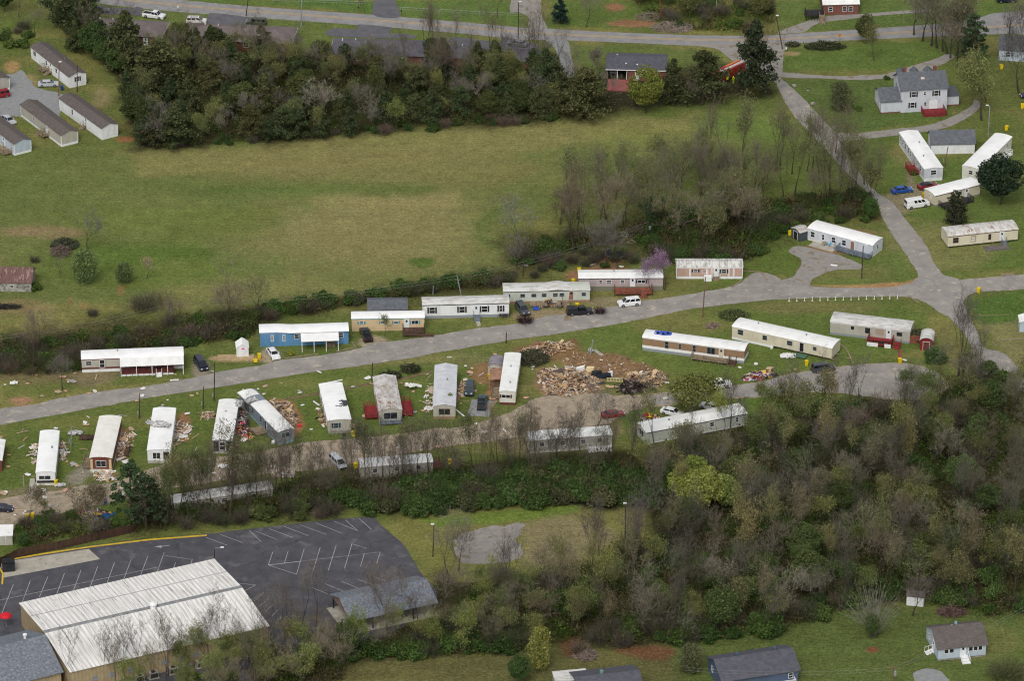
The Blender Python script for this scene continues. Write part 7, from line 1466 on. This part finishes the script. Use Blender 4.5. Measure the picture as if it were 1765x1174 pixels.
heap('charred_timbers','pile of blackened timbers beside the big heap of rubble',[(1070,664),(1100,658),(1128,670),(1115,676),(1080,680),(1068,674)],200,m_char,4,1.0,1.6,flat=.35)
heap('junk_pile','long pile of black bags, pink cloth and household junk at the lane edge',[(1282,652),(1300,643),(1332,641),(1334,650),(1310,656),(1285,657)],420,m_junk,5,1.1,.55,'junk pile')
heap('junk_pile','small junk pile beside the white sedan',[(1105,722),(1120,715),(1138,718),(1136,726),(1112,728)],110,m_junk,6,.7,.45,'junk pile')
heap('porch_clutter','red, black and white clutter along the porch of the cluttered pale home',[(930,523),(965,519),(966,529),(932,532)],260,m_brick2,7,.9,.4,'clutter')
heap('junk_pile','burnt floor remains and junk with a blue tarp behind the wooden fence',[(120,886),(150,878),(190,884),(197,894),(160,899),(125,895)],330,m_junk,8,.5,.5,'junk pile')
heap('rubble_heap','trail of household rubble between the torn open home and the skewed grey home',[(409,700),(425,712),(430,740),(440,755),(425,762),(405,745),(402,715)],420,m_junk,9,.5,.45)
heap('rubble_heap','splintered boards spilled along the right side of the skewed grey home',[(460,690),(500,693),(505,715),(514,735),(500,738),(482,712)],300,m_rub,10,.6,.7)
heap('rubble_heap','white sheets of insulation in front of the brown ended home',[(160,815),(195,812),(200,828),(175,832),(160,822)],120,m_rubw,11,.4,.8)
heap('rubble_heap','debris on the bare soil right of the torn roof home',[(302,727),(325,730),(335,742),(315,765),(300,770),(297,745)],110,m_rubw,12,.4,.7)
heap('rubble_heap','debris on the bare soil right of the brown ended home',[(206,745),(232,748),(228,775),(205,800),(200,780)],120,m_rubw,13,.4,.7)
heap('rubble_heap','small heap left of the torn open home',[(346,712),(368,710),(371,722),(348,724)],80,m_rub,14,.4,.6)
heap('rubble_heap','pale rubble heap on the lower lane edge among the bare trees',[(462,812),(480,806),(508,812),(506,822),(470,824)],260,m_rubw,15,.5,.55)
heap('rubble_heap','broken pieces strewn along the right side of the grey metal roofed home',[(788,668),(800,655),(805,672),(795,690),(788,692)],80,m_rub,16,.4,.7)
heap('rubble_heap','broken pieces strewn along the left side of the grey metal roofed home',[(735,665),(748,660),(748,700),(732,704)],60,m_rubw,17,.3,.5)
heap('rubble_heap','broken boards along the left side of the home with the dark roof patch',[(548,706),(556,700),(565,735),(552,735)],60,m_rub,18,.4,.6)
heap('rubble_heap','shredded siding along the right side of the leftmost lower-row home',[(104,760),(114,765),(118,790),(104,800)],70,m_rubw,19,.5,.6)
heap('rubble_heap','torn panels on the left side of the leftmost lower-row home',[(56,765),(66,762),(62,800),(54,795)],40,m_rubw,20,.6,.9)
heap('stick_pile','brush and stick pile with red clay beside the narrow home',[(895,606),(930,592),(985,590),(985,604),(940,618),(900,622)],260,m_rub,21,.7,.7,'brush pile')
def sticks(label,cx,cy,rx,ry,n,seed,col,h=1.2,name='brush_pile',leafc=None):
    t=TB(seed); c0=P(cx,cy)
    for i in range(n):
        a=t.r.random()*6.28; q=t.r.random()**.6; p=P(cx+math.cos(a)*rx*q,cy+math.sin(a)*ry*q); p.z=h*t.r.random()*(1.1-q*.8); d=Vector((t.r.gauss(0,1),t.r.gauss(0,1),t.r.gauss(0,.35))).normalized(); L=.5+t.r.random()*1.4; t.ribbon(p-d*L/2,p+d*L/2,.09,.5)
        if leafc: 
            for k in range(3): t.leaf(p+t.rv(.25),.28)
    me=bpy.data.meshes.new(name); me.from_pydata(t.TV,[],t.TF); me.materials.append(m_leaf if leafc else m_twig); o=bpy.data.objects.new(name,me); COL.objects.link(o); o.color=(*(leafc or col),1); tag(o,label,'brush pile',kind='stuff')
sticks('dark brush pile between the narrow home and the red clay patch',918,620,28,13,900,501,(.07,.065,.045),1.4,leafc=(.075,.075,.045))
sticks('round dark brush pile with pale sticks on the grass behind the grey metal roofed home',708,638,15,7,420,502,(.3,.26,.2),1.0,leafc=(.06,.065,.035)); sticks('pale sticks on top of the round brush pile',706,636,8,3,60,503,(.42,.36,.28),1.4)
sticks('dark low brush behind the rusty roofed home',672,650,20,6,380,504,(.1,.1,.06),1.0,leafc=(.055,.065,.035))
sticks('long felled conifer pile on the lawn by the through road',1422,82,34,5,900,505,(.1,.1,.07),1.5,leafc=(.06,.07,.035)); sticks('small felled branch pile at the lane mouth on the lawn',1366,78,12,3,200,506,(.1,.1,.07),.8,leafc=(.08,.085,.05))
sticks('grey-brown cut branches piled above the through road beside the reddish pole',1160,48,38,9,1100,507,(.28,.23,.19),1.4); sticks('cut branches on the brush patch above the through road, left part',1120,30,24,7,500,508,(.26,.21,.17),1.2)
sticks('fallen cedar with torn dark foliage in the field behind the green tree',112,424,24,8,620,509,(.1,.09,.06),1.7,leafc=(.075,.085,.05)); sticks('broken brown branches below the fallen cedar',105,436,18,10,400,510,(.16,.12,.1),1.6)
sticks('dark compost heap on the field at the left edge',10,530,28,4,500,511,(.05,.045,.04),.7); sticks('fallen branches and twigs below the trampoline thicket utility pole',1085,405,22,16,260,512,(.3,.26,.2),1.4)
sticks('brush pile at the bottom beside the yellow-green bush tree',1010,1133,20,9,500,513,(.26,.2,.17),1.4); sticks('reddish dead branches in front of the wood beside the pale blue cottage',1640,1058,26,8,700,514,(.15,.1,.085),1.8)
sticks('pale dead shrub branches on the bank above the long cream home',1265,545,26,9,420,515,(.24,.2,.15),1.0,leafc=(.1,.12,.05)); sticks('cut dead branches on the grass left of the cream home',1228,563,12,5,160,516,(.26,.2,.16),.6)
# scattered loose scraps: every piece its own object
m_scr=M('scrap_material',(1,1,1,1),None,rough=.7,objc=True); PS=[]
for i in range(5):
    mb=MB(); rs=random.Random(900+i); k=rs.randint(5,7); ring=[(math.cos(j*6.283/k)*(.5+.35*rs.random()),math.sin(j*6.283/k)*(.3+.35*rs.random())) for j in range(k)]; mb.v=[(x,y,.04+.16*rs.random()) for x,y in ring]; zs=[v[2] for v in mb.v]; mb.v+=[(x,y,z+.03) for (x,y),z in zip(ring,zs)]
    mb.f=[tuple(range(k))[::-1],tuple(range(k,2*k))]+[(j,(j+1)%k,(j+1)%k+k,j+k) for j in range(k)]; mb.mi=[0]*len(mb.f); PS.append(mb.build('scrap_sheet',m_scr,fix=False))
PB=[MB().box(-.9,.9,-.07,.07,.02,.08).build('plank',m_scr),MB().box(-.5,.5,-.1,.1,.02,.12).build('plank',m_scr)]
SC=[((.72,.71,.68),'white'),((.72,.71,.68),'white'),((.5,.36,.22),'tan'),((.42,.30,.20),'tan'),((.62,.58,.5),'cream'),((.38,.36,.35),'grey'),((.56,.33,.24),'pinkish')]
def scraps(poly,n,seed,avoid=()):
    rs=random.Random(seed); xs=[p[0] for p in poly]; ys=[p[1] for p in poly]; c=0
    while c<n:
        x=rs.uniform(min(xs),max(xs)); y=rs.uniform(min(ys),max(ys))
        if not inpoly(x,y,poly): continue
        p=P(x,y); c+=1
        if any(abs(p.x-b_[0])<3 and abs(p.y-b_[1])<9 for b_ in HOMES): continue
        pl=rs.random()<.3; src=rs.choice(PB if pl else PS); col,cn=rs.choice(SC); o=src.copy(); COL.objects.link(o); s_=rs.choice((.45,.6,.75,1.0,1.3)) if not pl else rs.choice((.7,1,1.4)); o.scale=(s_,s_,s_); o.location=(p.x,p.y,.05); o.rotation_euler=(0,0,rs.random()*6.28); o.color=(*col,1)
        tag(o,('small ' if s_<.7 else 'large ' if s_>1.1 else '')+cn+(' plank ' if pl else ' scrap ')+where(p),'debris','loose '+cn+(' planks' if pl else ' scraps')+' thrown across the park')
HOMES=[o.location for o in COL.objects if o.name.startswith('mobile_home')]
scraps([(0,740),(250,680),(450,665),(560,650),(860,610),(860,700),(720,745),(480,760),(230,800),(0,850)],120,31); scraps([(0,850),(200,835),(400,800),(600,770),(900,715),(900,745),(600,800),(300,840),(0,900)],70,32); scraps([(0,640),(330,640),(420,640),(300,665),(100,690),(0,700)],26,33)
scraps([(650,640),(860,600),(930,625),(930,690),(800,720),(680,720)],30,34); scraps([(900,600),(1150,600),(1200,640),(1150,690),(930,690)],24,35); scraps([(1250,600),(1560,600),(1560,640),(1280,650)],16,36); scraps([(880,450),(1160,460),(1160,540),(900,560)],14,37)
for o in PS+PB: bpy.data.objects.remove(o)
# single eye-catching pieces
def bit(px,py,sx,sy,sz,mat,label,rz=0,name='debris_piece',cat='debris',z=0): mb=MB(); mb.extr([(-sx,0),(sx,0),(sx*.9,sz),(-sx*.8,sz*.85)],lambda p,e:(p[0],sy if e else -sy,p[1]+z)); o=mb.build(name,mat); o.location=P(px,py); o.rotation_euler=(0,0,rz); tag(o,label,cat); return o
m_bt=M('blue_tarpaulin',C(58,92,190),C(46,76,168),2,.4,.6,.5)
o=thing('tarpaulin','blue tarpaulin on the left end of the long tan home roof','tarpaulin',(P(1143,575,3.3).x,P(1143,575,3.3).y,0)); crumple(o,'sheet',0,0,3.34,1.8,1.0,m_bt,21,.12,rot=-.2)
for x,y in ((-1.1,-.1),(0,-.5),(1.0,-.2)): mb=MB(); mb.bar((x,y,3.45),(x,y,3.6),.28,10); mb.build('weight_tyre',m_tyre,o)
o=thing('tarpaulin','bright blue tarpaulin bundle on the junk behind the wooden fence','tarpaulin',P(187,897)); crumple(o,'sheet',0,0,.35,1.3,.9,M('light_blue_tarp',C(64,120,176),C(50,98,150),2,.4,.6,.5),22,.9)
o=thing('tarpaulin','blue plastic sheet on the grass before the cluttered pale home','tarpaulin',P(924,534)); crumple(o,'sheet',0,0,.05,.7,.5,m_bt,23,.5)
bit(418,733,.45,.4,.5,M('pink_cloth',C(220,50,110),rough=.8),'bright pink tub among the rubble right of the torn open home'); bit(422,752,.5,.4,.35,M('red_plastic',C(206,44,52),rough=.5),'bright red toy piece in front of the rubble right of the torn open home'); bit(428,757,.4,.35,.4,M('orange_plastic',C(216,150,80),rough=.5),'orange toy piece beside the bright red one')
bit(516,735,.45,.3,.4,M('red_plastic',C(206,44,52)),'small red piece at the right corner of the skewed grey home'); bit(471,764,.4,.35,.5,t_white,'white tub in front left corner of the skewed grey home')
bit(1028,648,1.2,.5,1.1,m_black2,'black sofa standing on the clay behind the rubble',.0,'sofa','sofa'); bit(1040,651,1.6,.5,.9,M('dark_navy_cloth',C(30,36,48),rough=.9),'dark navy sofa lying behind the rubble heap',0,'sofa','sofa'); bit(1053,648,.35,.25,1.1,t_white,'white cabinet standing right of the navy sofa',0,'cabinet','cabinet')
for i,x in enumerate((985,990,997,1003)): bit(x,675,.35,.3,.5,m_black2,'black rubbish bag in a row before the rubble heap, '+('first','second','third','fourth')[i]+' from left',0,'rubbish_bag','bag')
bit(945,662,1.1,.8,.25,M('pinkish_board',C(216,186,160),rough=.9),'large pinkish board on the left of the rubble heap'); bit(968,677,.9,.8,.2,M('cream_board',C(226,204,160),rough=.9),'large cream board at the front of the rubble heap'); bit(1000,640,.9,.3,1.1,t_white,'white board propped behind the rubble heap',.3); bit(1017,642,.9,.4,1.3,M('cream_board',C(226,204,160)),'cream panel propped beside the black sofa',-.3)
bit(1292,655,1.3,.35,.3,t_white,'long white mattress piece at the left end of the junk pile',0,'mattress','mattress'); bit(1305,654,1.0,.5,.4,M('pink_cloth2',C(180,70,130),rough=.9),'magenta cloth at the left end of the junk pile'); bit(1317,646,.4,.4,.9,m_yel,'yellow bag on top of the junk pile',0,'bag','bag')
# bed frame leaning: slatted pale frame
r=thing('slatted_frame','pale slatted bed frame lying between the rubble and charred timbers','bed frame',P(1060,658),-.05); mb=MB()
for y in (-.7,.7): mb.box(-1.7,1.7,y-.06,y+.06,.35,.45)
mb.build('side_rail',m_wood if False else M('pale_pine',C(206,190,140),rough=.8),r); mb=MB()
for i in range(11): mb.box(-1.6+i*.31,-1.5+i*.31,-.7,.7,.452,.49)
mb.build('slats',M('pale_pine',C(206,190,140)),r)
# ladder by the thin pole
r=thing('ladder','pale ladder lying on the grass right of the thin grey pole','ladder',P(1031,608),-1.0); mb=MB()
for y in (-.25,.25): mb.bar((-1.6,y,.06),(1.6,y,.06),.04,4)
for i in range(8): mb.bar((-1.4+i*.4,-.25,.07),(-1.4+i*.4,.25,.07),.03,4)
mb.build('frame',t_white,r)
# torn tin sheets
for i,(x,y,l,sc_) in enumerate(((130,748,'crumpled grey tin sheet on the grass between the two leftmost lower-row homes',1.5),(112,783,'twisted white and grey metal steps right of the leftmost lower-row home',1.0),(104,838,'flat grey tin sheet in front of the leftmost lower-row home',1.1),(150,756,'dark brown fallen awning heap left of the brown ended home',1.6),(316,755,'curved pale sheet right of the torn roof home',.9),(740,706,'flat white board at the left front of the grey metal roofed home',1.1),(385,806,'white insulation scraps below the torn open home',1.1),(1358,615,'white skirting panel fallen below the green porch of the cream home',1.6),(708,672,'white sheet hanging over the right red deck',1.2),(24,662,'white sheet on the dirt at the left end of the upper road',.8),(165,892,'blackened carpet floor framed by planks behind the wooden fence',0))):
    if sc_: o=thing('tin_sheet',l,'metal sheet',P(x,y)); crumple(o,'sheet',0,0,.1 if i!=8 else .9,sc_,sc_*.7,[m_tin,m_tin,m_tin,M('brown_felt',C(84,62,52),C(60,46,42),1,.4,.6,.9)][min(i,3)] if i<4 else M('white_sheet',C(218,218,214),C(196,194,190),1,.4,.6,.7),30+i,.35)
sheet('floor_remains',[(116,882),(135,877),(152,876),(175,879),(190,885),(160,888),(125,889)],M('charcoal_carpet',C(58,52,50),C(74,64,58),1,.4,.6,.95),.12,'dark square floor remains framed by pale planks','floor remains',.1,kind=None)
sheet('felt_sheet',[(1008,628),(1016,624),(1020,630),(1012,633)],m_black2,.08,'x','y') if False else None
for nm in ('floor_remains',): 
    o=bpy.data.objects.get(nm)
    if o and 'kind' in o: del o['kind']
relabel()
